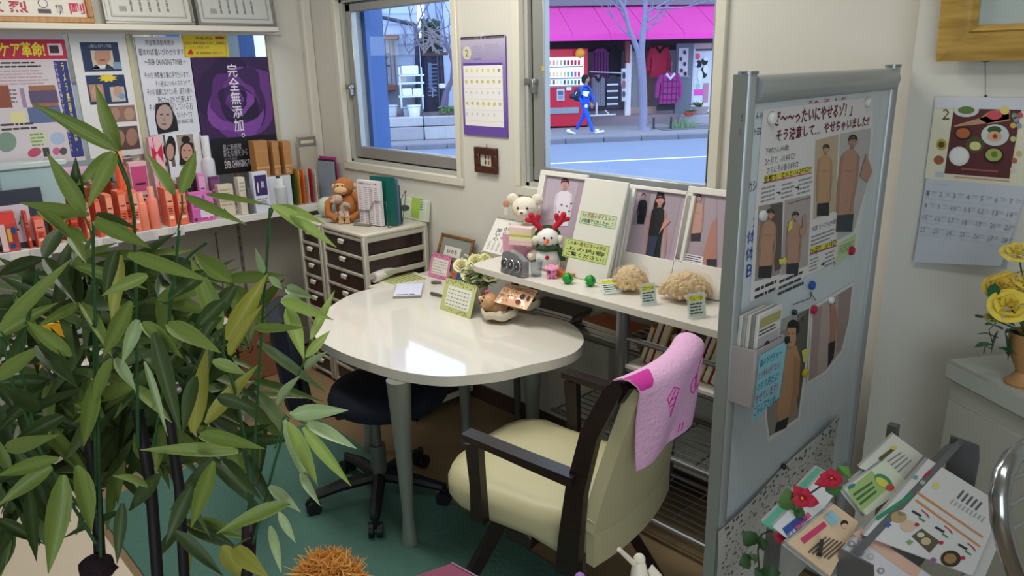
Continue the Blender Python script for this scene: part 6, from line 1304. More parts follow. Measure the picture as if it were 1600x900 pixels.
for (x0, y0, x1, y1, xf, h, c1, c2, lb) in (
    (36, 330, 51, 388, XF - .01, 'd8452c', 'e05c40', 'f0a080', 'narrow dark orange carton beside the red pouch'), (52, 341, 75, 386, XF, 'f06a50', 'f8907c', 'fbd0c0', 'wide salmon orange carton second from the red pouch'),
    (76, 322, 97, 383, XF - .03, 'd85434', 'e87850', 'f8c0a0', 'tall orange carton between the salmon carton and bamboo stem'), (97, 330, 112, 376, XF - .06, 'b85a34', 'd08050', 'f0b890', 'brownish orange carton at the back of the row'), (107, 326, 125, 372, XF - .03, 'cc3428', 'e06048', 'f8b0a0', 'red orange carton beside the brownish one'),
    (128, 318, 146, 372, XF - .01, 'f07858', 'f8a088', 'fcd8c8', 'pale orange carton behind the bamboo leaves'), (147, 312, 163, 368, XF - .01, 'e25c40', 'f08468', 'f8c8b8', 'orange carton half covered by a bamboo stem'), (164, 305, 182, 364, XF - .02, 'f0805c', 'f8a484', 'fcd4c0', 'light orange carton before the tall tube'),
    (183, 300, 203, 362, XF - .01, 'e86c48', 'f49478', 'fcd0bc', 'orange carton under the tall translucent tube'), (204, 298, 221, 360, XF, 'f2886c', 'f8ac94', 'fde0d4', 'pale salmon carton left of the pump bottles'.replace('left of', 'beside')), (257, 295, 275, 354, XF, 'f6805c', 'fba486', 'fde0d0', 'bright orange carton after the pump bottles'), (276, 300, 295, 352, XF, 'ee7050', 'f69478', 'fcd8c8', 'orange carton next to the pink box')):
    carton('skincare_carton', lb, 'box', x0 - 1, y0, x1 + 2, y1, xf, .10, h, bandd(c1, c2), group=ORG)
def bottle(name, label, cx_, ytop, ybot, w, xf, h, caph, cap='f0e8e4', tr=.0, z0=None, cat='bottle', group=None):
    s = sheet_at('left', xf); a = s.m(cx_, ybot); t = s.m(cx_, ytop); z0_ = SHZ if z0 is None else z0; H = t[1] - z0_; r = abs(s.m(cx_ + w / 2, ybot)[0] - s.m(cx_ - w / 2, ybot)[0]) / 2
    T_ = thing(name, label, cat, (xf - r, a[0], z0_), group=group); m = MB(mat(h, .25, trans=tr)); bh = H * (1 - caph); m.lathe([(r * .92, 0), (r, .004), (r, bh * .93), (r * .8, bh * .99), (r * .5, bh)], 18); part('body', m, T_, local=True)
    part('cap', MB(mat(cap, .3)).lathe([(r * .62, bh - .002), (r * .62, H - .003), (r * .55, H), (0, H)], 16), T_, local=True); return T_, r, bh
for (c, yt, yb_, lb) in ((230, 300, 360, 'salmon pump bottle next to the pale salmon carton'), (247, 291, 357, 'salmon pump bottle beside the bright orange carton')):
    bottle('pump_bottle', lb, c, yt, yb_, 17, XF, 'f08c72', .26, 'f6a890', group=ORG)
bottle('lotion_tube', 'tall translucent orange tube standing above the orange row', 197, 232, 300, 20, XF - .06, 'ff7448', .3, 'fb9468', .3, z0=SHZ + .125)
carton('skincare_carton', 'wide orange carton lying under the tall tube', 'box', 186, 296, 212, 330, XF - .055, .06, 'ec6a48', bandd('f08c70', 'f8c0b0'), group=ORG)
# red pouch
def pou(q, w, h):
    q.rect(w * .38, h * .1, w * .97, h * .62, 'b8404c', 1); q.rect(w * .42, h * .25, w * .62, h * .58, 'e0b43c', 2); q.oval(w * .78, h * .52, w * .14, h * .1, '2c4888', 3); q.oval(w * .6, h * .14, w * .16, h * .07, '2c4888', 3); q.rect(w * .66, h * .22, w * .92, h * .45, 'a03c30', 2); q.rect(w * .0, h * .02, w * .33, h * .7, 'e4ccc8', 2); q.rect(0, h * .68, w, h * .97, 'e84a44', 1)
carton('snack_pouch', 'red topped pouch with yellow and blue fruit print on the shelf', 'packet', -8, 333, 35, 396, XF, .04, 'c85450', pou, rough=.25)
carton('skincare_carton', 'beige and orange carton at the near end beside the pouch', 'box', -30, 335, -9, 400, XF, .05, 'd8a890', bandd('e8c8b8', 'c86a4c'))
def mag_(q, w, h): q.rect(w * .04, h * .45, w * .96, h * .95, 'e87cc8', 1); q.rect(w * .1, h * .5, w * .3, h * .9, 'a84aa8', 2); q.rect(w * .5, h * .5, w * .62, h * .9, '8c5ab8', 2); q.rect(w * .35, h * .08, w * .9, h * .42, 'e8d4e4', 2); q.oval(w * .12, h * .1, w * .08, h * .06, '58284c', 2); q.lines(w * .25, h * .04, w * .9, h * .18, 1, 'c04c8c', 3)
carton('gift_box', 'magenta pink window box with small bottles', 'box', 296, 303, 339, 350, XF, .06, 'd868b4', mag_)
carton('cosmetic_box', 'pink upright box behind the magenta window box', 'box', 308, 271, 326, 320, XF - .08, .03, 'd48cc0', bandd('dca4cc', 'b85c9c', '8c3c78')); carton('cosmetic_box', 'dark violet box behind the magenta window box', 'box', 327, 277, 347, 318, XF - .10, .03, '6c3464', bandd('7c4474', 'a878a0', 'c8a8c8'))
carton('cosmetic_box', 'pale pink carton with dark print behind the orange row', 'box', 200, 254, 236, 300, XF - .12, .04, 'e0b4bc', bandd('c04c7c', '5a3040', '40282c'))
def ribb(q, w, h): q.rect(w * .3, 0, w * .36, h, 'c8304c', 1); q.poly([(w * .1, h * .9), (w * .5, h * .82), (w * .1, h * .7)], 'c02040', 2, raw=True); q.poly([(w * .5, h * .82), (w * .95, h * .92), (w * .9, h * .7)], 'c02040', 2, raw=True); q.rect(w * .5, h * .45, w * .9, h * .6, 'c8c4cc', 1)
carton('gift_box', 'pink gift box with a red ribbon standing before the photo sheet', 'box', 231, 215, 263, 285, XF - .15, .04, 'e8b4c0', ribb)
bottle('lotion_bottle', 'tall white bottle before the purple rose poster', 332, 212, 276, 20, XF - .17, 'd4d4dc', .28, 'e8e8ec')
carton('clear_case', 'ivory clear case of samples beside the magenta box', 'box', 340, 290, 370, 338, XF - .05, .05, 'd8ccb8', lambda q, w, h: q.lines(w * .1, h * .3, w * .9, h * .9, 5, 'b8a488', 1))
tr_ = thing('tree_trinket', 'tiny green tree ornament on the display shelf', 'ornament', (XF + .0, P(352, 335, 0, XF).y, SHZ)); m = MB(mat('2f7a34', .8)); m.lathe([(.02, .012), (.008, .03), (.016, .03), (.005, .046), (0, .055)], 10, loc=(0, 0, 0)); part('crown', m, tr_, local=True); part('trunk', MB(mat('6a4428', .8)).lathe([(.005, 0), (.005, .014)], 6), tr_, local=True)
carton('tester_box', 'cream tester box beside the tiny tree', 'box', 371, 278, 389, 333, XF - .02, .05, 'dcd4c4', lambda q, w, h: q.lines(w * .15, h * .6, w * .9, h * .9, 3, 'b0a890', 1))
carton('booklet', 'dark grey booklet before the purple card box', 'book', 387, 293, 396, 331, XF, .03, '5c5c60')
def pc(q, w, h): q.rect(w * .12, h * .42, w * .9, h * .92, '3a2860', 1); q.text('無', w * .5, h * .6, w * .72, h * .78, 'd8d0e0', bold=.04); q.rect(w * .25, h * .5, w * .33, h * .75, 'e0dce8', 2); q.lines(w * .15, h * .18, w * .9, h * .36, 3, '9088a8', 1)
carton('perfume_box', 'white box with a deep purple label beside the white cartons', 'box', 393, 270, 424, 328, XF, .04, 'd8d8e4', pc)
carton('white_box', 'white carton under the brown boxes nearer the purple label', 'box', 417, 277, 437, 326, XF - .05, .08, 'd0d2d6'); carton('white_box', 'white carton under the brown boxes beside the books', 'box', 438, 275, 459, 321, XF - .05, .08, 'ccced0')
bottle('lotion_bottle', 'frosted bottle with a square cap before the white cartons', 446, 279, 326, 17, XF - .01, 'c8cccc', .24, 'e0e2e2')
zb3 = sheet_at('left', XF - .05).m(437, 275)[1] + .001
for (x0, x1, lb) in ((396, 423, 'brown kraft carton nearest the rose poster'), (424, 440, 'brown kraft carton in the middle of three'), (441, 459, 'brown kraft carton beside the white wall')):
    carton('kraft_carton', lb, 'box', x0, 221, x1, 272, XF - .055, .07, 'b07c48', lambda q, w, h: (q.rect(0, h * .25, w, h * .30, 'c89c68', 1), q.rect(0, h * .72, w, h * .74, 'c08c58', 1), q.lines(w * .1, h * .06, w * .6, h * .2, 2, 'd8b890', 1)), z0=zb3, group='three brown kraft cartons on the white ones')
for k, (x0, y0, x1, y1, h, lb) in enumerate(((460, 268, 466, 322, '3c5c34', 'thin green book next to the frosted bottle'), (466, 266, 473, 321, 'd8a848', 'yellow book second from the frosted bottle'), (473, 266, 480, 320, 'e0703c', 'orange and cream book in the shelf end row'), (480, 262, 486, 320, 'd8d4c8', 'white book in the shelf end row'), (486, 264, 492, 318, 'b83040', 'white book with red title near the monkey'), (492, 266, 498, 317, 'dcd8cc', 'thin white book closest to the monkey'))):
    carton('book', lb, 'book', x0, y0, x1, y1, XF - .04, .12, h, lambda q, w, h_: q.lines(w * .3, h_ * .3, w * .7, h_ * .9, 5, '8c4c3c', 1), group='books at the end of the display shelf')
carton('document_tray', 'beige document sleeve standing at the end of the shelf', 'folder', 466, 214, 501, 300, XF - .17, .03, 'b8b0a0', lambda q, w, h: (q.rect(0, h * .84, w, h * .99, '7c7870', 1), q.lines(w * .1, h * .86, w * .9, h * .97, 1, 'c8c8a8', 2)))
for (a, h, dz, lb) in ((0, 'c83c8c', .0, 'magenta folder standing at the corner behind the monkey'), (.02, '28303c', -.012, 'dark folder before the magenta folder'), (.035, '9098a8', -.022, 'grey paper before the dark folder')):
    solo('folder', MB(mat(h, .4)).box((0, 0, .125 + dz / 2), (.16, .004, .25 + dz), bev=.001), lb, 'folder', M=Matrix.Translation((-3.985 + a * .7, -.045 - a * .9, SHZ)) @ Matrix.Rotation(.12, 4, 'Z'))
# light blue lidded box and dark board at the near end
cb_ = thing('storage_tub', 'pale blue plastic tub with wavy white lid beside the flyer', 'box', (XF - .15, P(50, 300, 0, XF - .15).y, SHZ)); mb, r_ = lbox(-4, 268, 106, 330, XF - .11, .09, mat('a8c0c4', .3), .006); part('tub', mb, cb_)
mb, r2 = lbox(-6, 258, 108, 270, XF - .10, .11, mat('c4d0d0', .3), .006, z0=r_[3]); part('lid', mb, cb_)
o = carton('sign_board', 'dark grey board with a white label at the near end of the shelf', 'sign', -30, 302, 70, 326, XF - .05, .01, '3c4150', lambda q, w, h: (q.rect(w * .1, h * .1, w * .72, h * .75, 'd4ccd4', 1), q.text('DAILイス', w * .3, h * .3, w * .66, h * .55, '3c3840', bold=.02)))
# ---- below the shelf: cartons on the floor, low white display
for (y0, y1, x1, z1, h, lb, t) in ((-.80, -.47, -3.815, .42, '8a5a3c', 'brown cardboard box with black writing beside the drawer tower', 'フックソン'), (-1.16, -.82, -3.80, .40, '7c5038', 'brown cardboard box behind the bamboo leaves', 'グソヨン')):
    o = solo('cardboard_box', bx(mat(h, .85, noise_=.05), -4.075, x1, y0, y1, 0, z1, .004), lb, 'box'); q = Sheet((x1 + .0006, y0, 0), (0, 1, 0), (0, 0, 1), px=False); w = y1 - y0
    q.text(t, w * .2, z1 * .62, w * .9, z1 * .76, '2a1c14', bold=.02); q.text('ソゥ12', w * .15, z1 * .4, w * .6, z1 * .5, '2a1c14', bold=.02); q.rect(0, z1 * .93, w, z1 * .95, 'a87c50', 1); q.put(o)
dt = thing('display_table', 'low white display table behind the bamboo leaves', 'table', (-3.55, -1.85, 0)); part('top', bx(mat('c8c4bc', .4), -3.8, -3.3, -2.6, -.98, .50, .53, .006), dt); part('cabinet_body', bx(mat('b4aea4', .5), -3.78, -3.34, -2.58, -1.0, .02, .50, .004), dt)
s = sheet_at('left', -3.335)
for (x0, y0, x1, y1, t, lb) in ((6, 480, 58, 545, 'チエ', 'white printed sheet on the display table front near the frame edge'), (262, 545, 372, 615, 'ひな', 'white printed sheet low on the display table behind the leaves')):
    o = solo('notice', bx(mat('cfc8c8', .5), -3.338, -3.335, P(x0, y1, 0, -3.335).y, P(x1, y1, 0, -3.335).y, P(x0, y1, 0, -3.335).z, P(x0, y0, 0, -3.335).z), lb, 'sign'); S_ = sheet_at('left', -3.3347); S_.text(t, x0 + 6, y0 + 6, x0 + 34, y0 + 22, '3c2830'); S_.lines(x0 + 3, y0 + 26, x1 - 4, y1 - 6, 5, '5c4c54', 1); S_.put(o)
for (x, y, w, d, h, c, lb) in ((-3.45, -2.0, .16, .1, .12, 'd8d0d0', 'white carton on the display table'), (-3.42, -1.72, .15, .1, .18, 'd89c20', 'yellow carton with a red band on the display table'), (-3.5, -1.52, .12, .1, .15, 'd8a830', 'amber carton on the display table behind the stems'), (-3.45, -1.36, .10, .12, .11, 'b03028', 'red pack at the end of the display table')):
    o = solo('sample_box', bx(mat(c, .35), x - d / 2, x + d / 2, y - w / 2, y + w / 2, .531, .531 + h, .003), lb, 'box')
    if c == 'd89c20': q = Sheet((x + d / 2 + .0006, y - w / 2, .531), (0, 1, 0), (0, 0, 1), px=False); q.rect(0, h * .2, w, h * .6, 'b81c34', 1); q.text('2:00', w * .15, h * .28, w * .8, h * .5, 'f0e8e0', bold=.04); q.put(o)
for k in range(3): solo('foil_pouch', MB(mat('c8ccce', .15, .8)).ell((0, 0, .06), (.02, .05, .06), n=10, jit=.3), ('silver foil pouch beside the white carton', 'silver foil pouch between yellow and amber cartons', 'silver foil pouch before the red pack')[k], 'packet', M=Matrix.Translation((-3.38, (-2.15, -1.615, -1.29)[k], .532)))
# ============================================================ WHITEBOARD AND PIER SIDE
WX = -.80
wb = thing('whiteboard', 'white magnetic board on silver poles beside the armchair', 'whiteboard', (WX, -.58, 0)); SIL = mat('a9b0b4', .35, .45)
yn = P(1150, 400, 0, WX).y; yf = P(1372, 300, 0, WX).y; zt1 = P(1150, 117, 0, WX).z
for y, lb in ((yn, 0), (yf, 0)):
    part('pole', MB(SIL).tube([(WX, y, .04), (WX, y, zt1)], .018, 16), wb); part('pole_cap', MB(mat('8c9498', .3, .6)).tube([(WX, y, zt1), (WX, y, zt1 + .006)], .0205, 16), wb)
    part('foot', MB(SIL).tube([(WX - .24, y, .035), (WX + .24, y, .035)], .02, 10), wb)
    for x in (-.24, .24): part('caster', MB(mat('2c2c30', .5)).tube([(WX + x, y - .012, .02), (WX + x, y + .012, .02)], .02, 12), wb)
part('edge_channel', MB(mat('8c908c', .5)).box((WX - .004, yn - .021, (zt1 + .44) / 2), (.03, .006, zt1 - .44)), wb)
zb1 = P(1260, 131, 0, WX).z
part('top_bar', MB(SIL).tube([(WX, yn + .016, zb1 - .004), (WX, yf - .016, zb1 - .004)], .029, 20), wb)
part('bottom_bar', MB(SIL).tube([(WX, yn + .016, .46), (WX, yf - .016, .46)], .012, 12), wb)
part('board', MB(mat('c4ced6', .18)).box((WX, (yn + yf) / 2, (zb1 - .03 + .46) / 2), (.014, yf - yn - .03, zb1 - .03 - .46)), wb)
BF = WX + .0075
S_ = sheet_at('left', BF); IK = '24283c'
for (t, x0, y0, x1, y1, c) in (('タカシくんの', 1158, 178, 1191, 186, IK), ('「ダイエット日記', 1156, 203, 1191, 210, IK), ('タカシく', 1163, 285, 1187, 297, IK), ('2', 1177, 340, 1183, 352, '2c4a9c'), ('体', 1168, 362, 1180, 378, '2c4a9c'), ('体', 1166, 388, 1178, 404, '2c4a9c'), ('B', 1167, 414, 1176, 430, '2c4a9c')): S_.text(t, x0, y0, x1, y1, c, 1, bold=.01)
S_.text('ひろば', 1262, 157, 1322, 160, 'c04868', 1); S_.put(wb)
def wpaper(name, label, cat, pts, h, off): return qpaper(name, label, cat, sheet_at('left', BF + off), pts, h, off=0)
# big before/after poster
o = wpaper('poster', 'large diet poster with dark red heading under white magnets', 'poster', [(1193, 171), (1362, 151), (1364, 205), (1352, 300), (1338, 395), (1172, 472), (1180, 330)], 'd8d6d8', .0015); S_ = sheet_at('left', BF + .0015); MR = '6c1434'
S_.text('「ぜ～～ったいにやせるゾ！」', 1204, 174, 1330, 181, MR, 3, bold=.05); S_.text('そう決意して…  やせちゃいました!!', 1213, 202, 1357, 197, MR, 3, bold=.05)
S_.text('下村さん(40歳)', 1196, 232, 1232, 236, '54545c'); S_.text('2ヶ月で、-10.4キロ!!', 1196, 247, 1242, 249, '54545c'); S_.text('さらにその後-5.8キロ', 1199, 261, 1246, 262, '54545c')
S_.poly([(1194, 275), (1266, 261), (1266, 268), (1194, 284)], 'd8cc30', 1); S_.text('全部で、なんと-16.2キロ!!!', 1194, 275, 1267, 268, '303020', bold=.03); S_.poly([(1193, 285), (1268, 269), (1268, 270.5), (1193, 287)], 'b83048', 2)
for (x0, y0, x1, y1, k) in ((1190, 292, 1213, 312, 1), (1222, 286, 1240, 307, 2), (1248, 279, 1268, 300, 3)): S_.lines(x0, y0, x1, y1, 4, '8c8c94', 1, seed=k)
for (x, y) in ((1216, 301), (1245, 293)): S_.poly([(x - 3, y - 1), (x + 1, y - 1), (x + 1, y - 3), (x + 4, y), (x + 1, y + 3), (x + 1, y + 1), (x - 3, y + 1)], '202028', 2)
S_.poly([(1274, 219), (1310, 210), (1306, 330), (1270, 343)], 'b8a890', 1); S_.person(1291, 225, 22, 112, 'b89474', '241a16', None, '22242a', 2, lean=-6, face=False)
S_.poly([(1312, 209), (1361, 200), (1354, 290), (1334, 362), (1308, 376)], 'b4b0b4', 1); S_.person(1334, 210, 30, 152, 'b08874', '221a18', None, '343c44', 3, lean=-16, arm=-6); S_.poly([(1342, 275), (1354, 285), (1362, 268), (1352, 240), (1348, 255)], 'b08874', 9)
S_.poly([(1185, 322), (1223, 315), (1219, 428), (1179, 440)], '988c88', 1); S_.poly([(1203, 320), (1223, 316), (1220, 420), (1210, 424)], '5c5450', 2); S_.person(1204, 326, 24, 108, 'b48c74', '181414', None, '2a2c34', 3, lean=-10, face=False)
S_.poly([(1226, 313), (1267, 304), (1262, 415), (1220, 430)], 'a8a0a0', 1); S_.rect(1230, 318, 1266, 309, '6c6464', 2); S_.person(1243, 330, 22, 98, 'b08c78', '1c1614', None, '2c3438', 3, lean=-6, face=False); S_.poly([(1250, 372), (1258, 366), (1259, 335), (1253, 338), (1252, 355), (1247, 360)], 'b08c78', 9)
S_.poly([(1231, 347), (1237, 343), (1236, 356), (1229, 362)], 'd4cc60', 10); S_.poly([(1215, 405), (1222, 403), (1224, 400), (1228, 407), (1223, 414), (1222, 411), (1216, 413)], 'd4cc60', 10)
S_.text('刈部 モーさん(40歳)', 1269, 354, 1306, 350, '54545c'); S_.lines(1268, 368, 1304, 372, 3, '84848c', 1); S_.poly([(1266, 387), (1306, 376), (1306, 382), (1266, 395)], 'd8cc30', 1); S_.text('5ヶ月で、-10.2キロ!', 1266, 388, 1306, 385, '303020', bold=.03); S_.poly([(1266, 396), (1307, 383), (1307, 384.5), (1266, 398)], 'b83048', 2)
S_.lines(1266, 404, 1278, 420, 4, '8c8c94', 1, seed=5); S_.lines(1290, 394, 1304, 412, 4, '8c8c94', 1, seed=6); S_.poly([(1283, 412), (1286, 411), (1286, 409), (1289, 412), (1286, 415), (1286, 414), (1283, 415)], '202028', 2)
S_.poly([(1310, 381), (1338, 364), (1334, 392), (1304, 416)], 'b4cc9c', 1); S_.lines(1312, 384, 1334, 388, 4, '7c9468', 2)
S_.lines(1180, 448, 1216, 454, 2, '3c3c44', 1, seed=7); S_.lines(1218, 436, 1256, 446, 3, '3c3c44', 1, seed=8); S_.put(o)
# photo prints below
o = wpaper('photograph', 'photo of a smiling man in side view held by yellow and navy magnets', 'photograph', [(1203, 508), (1267, 478), (1262, 560), (1250, 656), (1200, 692), (1194, 650)], 'd8d8d8', .001); S_ = sheet_at('left', BF + .001)
S_.poly([(1206, 510), (1264, 481), (1259, 560), (1247, 652), (1202, 682), (1198, 650)], '8c8884', 1); S_.poly([(1245, 492), (1264, 482), (1259, 560), (1247, 640), (1240, 600)], '56564e', 2); S_.poly([(1218, 500), (1262, 482), (1262, 496), (1216, 520)], '9ca0a0', 2)
S_.poly([(1229, 546), (1244, 540), (1250, 560), (1247, 610), (1240, 646), (1216, 662), (1212, 640), (1222, 600), (1224, 570)], 'b48c6c', 3); S_.poly([(1240, 556), (1250, 560), (1248, 610), (1240, 645), (1232, 650), (1238, 610)], 'a87c5c', 4); S_.poly([(1213, 660), (1232, 651), (1228, 668), (1210, 676)], '24242c', 5)
S_.oval(1239, 512, 10, 13, '141214', 4); S_.poly([(1230, 512), (1243, 512), (1243, 532), (1238, 544), (1231, 541), (1228, 525)], 'bc9070', 5); S_.oval(1232, 521, 1.2, .9, '20181c', 6, n=6); S_.oval(1238, 521, 1.4, .9, '20181c', 6, n=6); S_.oval(1234, 534, 2.6, 1, '8c4c44', 6, n=8); S_.poly([(1231, 520), (1231.5, 528), (1229, 528)], 'a07858', 6); S_.poly([(1236, 545), (1243, 540), (1243, 552), (1233, 556)], 'b48c6c', 4); S_.put(o)
o = wpaper('photograph', 'photo of a slim man in black trousers held by red and white magnets', 'photograph', [(1268, 480), (1333, 441), (1328, 500), (1316, 552), (1290, 585), (1261, 600)], 'd8d8d8', .002); S_ = sheet_at('left', BF + .002)
S_.poly([(1270, 484), (1331, 447), (1326, 500), (1314, 548), (1289, 580), (1263, 596)], 'b0a09c', 1); S_.poly([(1310, 460), (1331, 447), (1326, 500), (1314, 548), (1306, 552)], '988480', 2); S_.poly([(1272, 484), (1284, 478), (1276, 588), (1264, 595)], 'a08c8c', 2)
S_.poly([(1296, 482), (1305, 478), (1308, 500), (1304, 535), (1296, 538), (1297, 510)], 'a87c68', 3); S_.oval(1300, 472, 4.5, 6, '1c1614', 4); S_.oval(1300, 478, 3.5, 6, 'b08470', 5); S_.poly([(1294, 536), (1305, 532), (1302, 558), (1293, 574)], '18181c', 4); S_.put(o)
for (pts, lb, hh) in (([(1253, 548), (1264, 543), (1267, 552), (1262, 552), (1259, 568), (1255, 565)], 'pale yellow arrow sticker between the two photos', 'd0cc70'),): wpaper('sticker', lb, 'sticker', pts, hh, .004)
# crumpled newspaper chart at the bottom
a_, b_ = P(1116, 828, 0, BF), P(1306, 645, 0, BF)
npr = thing('newspaper_sheet', 'creased printed sheet pinned at the foot of the whiteboard', 'poster', (BF, (a_.y + b_.y) / 2, .5))
def npf(u, v): y = a_.y + (b_.y - a_.y) * u; z = (a_.z + (b_.z - a_.z) * u) - v * .42; return (BF + .011 + .010 * sin(pi * u) * v + .004 * sin(9 * u + 7 * v), y, z)
part('sheet', MB(mat('bcbcb8', .7, noise_=.06, scale=30)).grid(npf, 24, 12, th=.001), npr, ang=70); dn = MB(mat('54545c', .8)); rr = random.Random(2)
for k in range(420):
    u, v = rr.random() * .96 + .02, rr.random() * .5; e = Vector((.0015, 0, 0)); l = rr.uniform(.004, .018); hh_ = rr.uniform(.0015, .004)
    if v < .06: hh_ = .006; l = .012
    p0, p1, p2, p3 = [Vector(npf(*q)) + e for q in ((u, v + hh_ * 3), (min(1, u + l), v + hh_ * 3), (min(1, u + l), v), (u, v))]; dn.add([p0, p1, p2, p3], [(0, 1, 2, 3)])
part('print', dn, npr, kind='stuff')
# magnets
for (x, y, r, h, lb) in ((1207, 185, .0135, 'dcdcdc', 'round white magnet on the poster heading'), (1357, 160, .012, 'd4d4d6', 'round white magnet at the far top corner of the poster'), (1192, 337, .0125, 'd0d0d0', 'round white magnet on the lower photo of the poster'), (1269, 446, .0115, '1c4ca0', 'royal blue magnet under the big poster'), (1331, 392, .012, 'a8183c', 'red magnet on the green note of the big poster'),
                      (1272, 484, .012, 'b01c40', 'red magnet between the two photos'), (1241, 488, .007, '1c2c44', 'small navy magnet on the smiling man photo'), (1299, 469, .010, 'd8d8dc', 'white magnet on the slim man photo'), (1258, 583, .012, 'b8ac28', 'yellow magnet under the arrow sticker'), (1294, 677, .011, '1c44a8', 'blue magnet near the pier end of the printed sheet'), (1224, 729, .008, '181c24', 'small black magnet on the printed sheet'), (1139, 847, .0125, '1c8c94', 'teal magnet on the near corner of the printed sheet')):
    c_ = P(x, y, 0, BF + .006); m = MB(mat(h, .3)); m.lathe([(r, 0), (r, .006), (r * .75, .0095), (0, .0105)], 16, M=Matrix.Rotation(pi / 2, 4, 'Y')); solo('magnet', m, lb, 'magnet', M=Matrix.Translation(c_ + Vector((-.003, 0, 0))), group='round magnets on the whiteboard')
m = MB(mat('2c2c34', .5)); f_ = lambda x, y: P(x, y, 0, BF + .003)
m.tube([f_(1268, 456), f_(1266, 466), f_(1240, 476)], .001, 4); m.tube([f_(1267, 458), f_(1275, 470)], .001, 4); solo('string', m, 'thin dark thread hanging from the royal blue magnet', 'string')
# acrylic pocket with leaflets
y0 = P(1140, 560, 0, BF).y; PW = P(1180, 560, 1, y0).x - BF; y1 = y0 + .13; z0, z1 = P(1180, 640, 1, y0).z, P(1180, 548, 1, y0).z; PKT = film('frosted', 'c4bcbc', .62, .35)
hp_ = thing('leaflet_pocket', 'frosted plastic pocket on the whiteboard', 'holder', (BF + PW / 2, (y0 + y1) / 2, z0))
for c_ in (((BF + PW / 2, (y0 + y1) / 2, z0), (PW, y1 - y0, .003)), ((BF + PW, (y0 + y1) / 2, (z0 + z1) / 2), (.003, y1 - y0, z1 - z0)), ((BF + PW / 2, y0, (z0 + z1) / 2), (PW, .003, z1 - z0)), ((BF + PW / 2, y1, (z0 + z1) / 2), (PW, .003, z1 - z0)), ((BF + .004, (y0 + y1) / 2, (z0 + z1 + .06) / 2), (.003, y1 - y0, z1 - z0 + .06))): part('panel', MB(PKT).box(*c_, bev=.001), hp_)
for k in range(5):
    m = MB(mat(('c8c8c4', 'a8a4a0', 'd0d0cc', '8c8884', 'd4d4d2')[k], .6)); m.box((0, 0, .10), (.008, .105, .2), bev=.001); o = solo('leaflet_bundle', m, ('rear bundle of leaflets in the pocket', 'grey second bundle of leaflets in the pocket', 'middle bundle of leaflets in the pocket', 'dark edged bundle of leaflets in the pocket', 'front leaflet with a yellow strip in the pocket')[k], 'leaflets', M=Matrix.Translation((BF + .010 + .0088 * k, y0 + .060 + .002 * k, z0 + .004 + .002 * k)) @ Matrix.Rotation(.03, 4, 'Y'))
q = Sheet(_MW[o.name] @ Vector((.0044, -.0525, 0)), (0, 1, 0), (_MW[o.name].to_3x3() @ Vector((0, 0, 1))), px=False); q.rect(.006, .168, .098, .19, 'a8a468', 1); q.lines(.006, .148, .098, .165, 2, '4c4c54', 1); q.rect(.006, .03, .098, .145, 'b0acb4', 1); q.person(.045, .13, .045, -.09, 'b89484', '2a2020', None, '3c3c44', 2, face=False); q.put(o)
nt_ = qpaper('memo_note', 'light blue handwritten note clipped to the pocket', 'note', sheet_at('left', BF + PW + .004), [(1187, 556), (1230, 532), (1218, 620), (1176, 660)], '7cc4d4', m=mat('84c0d0', .6)); S_ = sheet_at('left', BF + PW + .004)
for k, (t, c) in enumerate((('誠のびせちゃ～', '24507c'), ('たい人々のダイエット', 'b03060'), ('のやり方だよ！', '24507c'), ('やせています！', 'b03060'), ('ごらん下さいね', '24507c'))): x0 = 1188 - 2.4 * k; S_.text(t, x0, 562 + k * 18.5, x0 + 33, 556 + k * 18.5, c, 1 + (k % 2), bold=.01)
S_.put(nt_); solo('clip', MB(mat('1c1c20', .4)).box(tuple(P(1230, 531, 0, BF + PW + .006)), (.008, .012, .016), bev=.001), 'black clip on the light blue note', 'clip')
# ---- pier wall: gold frame, calendar
gx = P(1466, 94, 1, -.16); T_ = thing('framed_painting', 'wide gold wooden frame with a pale mat and blue picture', 'picture frame', M=Matrix.Translation((gx.x, -.150, gx.z)) @ Matrix.Rotation(radians(7), 4, 'X')); w, h, t = .62, .48, .082; GD = wood('a8843c', 'c8a458', .3, (4, 4, 40), .4)
def miter(a, b, c, d_, m):
    prof = [(0, 0), (0, .03), (.25, .036), (.8, .022), (.86, .028), (1, .016), (1, 0)]; vs = []; n_ = len(prof)
    for (o_, i_) in ((a, c), (b, d_)):
        for (f, z) in prof: vs.append((o_[0] + (i_[0] - o_[0]) * f, -z, o_[1] + (i_[1] - o_[1]) * f))
    return MB(m).add(vs, [(j, (j + 1) % n_, n_ + (j + 1) % n_, n_ + j) for j in range(n_)])
O_ = [(0, 0), (w, 0), (w, h), (0, h)]; I_ = [(t, t), (w - t, t), (w - t, h - t), (t, h - t)]
for k in range(4): part('frame_side', miter(O_[k], O_[(k + 1) % 4], I_[k], I_[(k + 1) % 4], GD), T_, local=True)
for c_ in ((.05, .043, .06, .05), (.155, .028, .12, .03)): pass
part('mat_board', MB(mat('c8cdc8', .7)).box((w / 2, -.006, h / 2), (w - 2 * t + .01, .004, h - 2 * t + .01)), T_, local=True)
part('picture', MB(mat('78a8b8', .5, noise_=.15, scale=14)).box((w / 2 + .01, -.0095, h / 2 + .055), (w - 2 * t - .19, .003, h - 2 * t - .10)), T_, local=True)
q = MB(mat('a888a8', .5)); q.ell((w / 2 - .06, -.012, .245), (.07, .001, .03), n=12); q.box((w / 2 - .07, -.012, .20), (.006, .001, .09), mat('3c5060', .5)); part('painted_flower', q, T_, local=True)
part('glass', MB(glass_mat('window_glass')).box((w / 2, -.0145, h / 2), (w - 2 * t + .01, .001, h - 2 * t + .01)), T_, local=True)
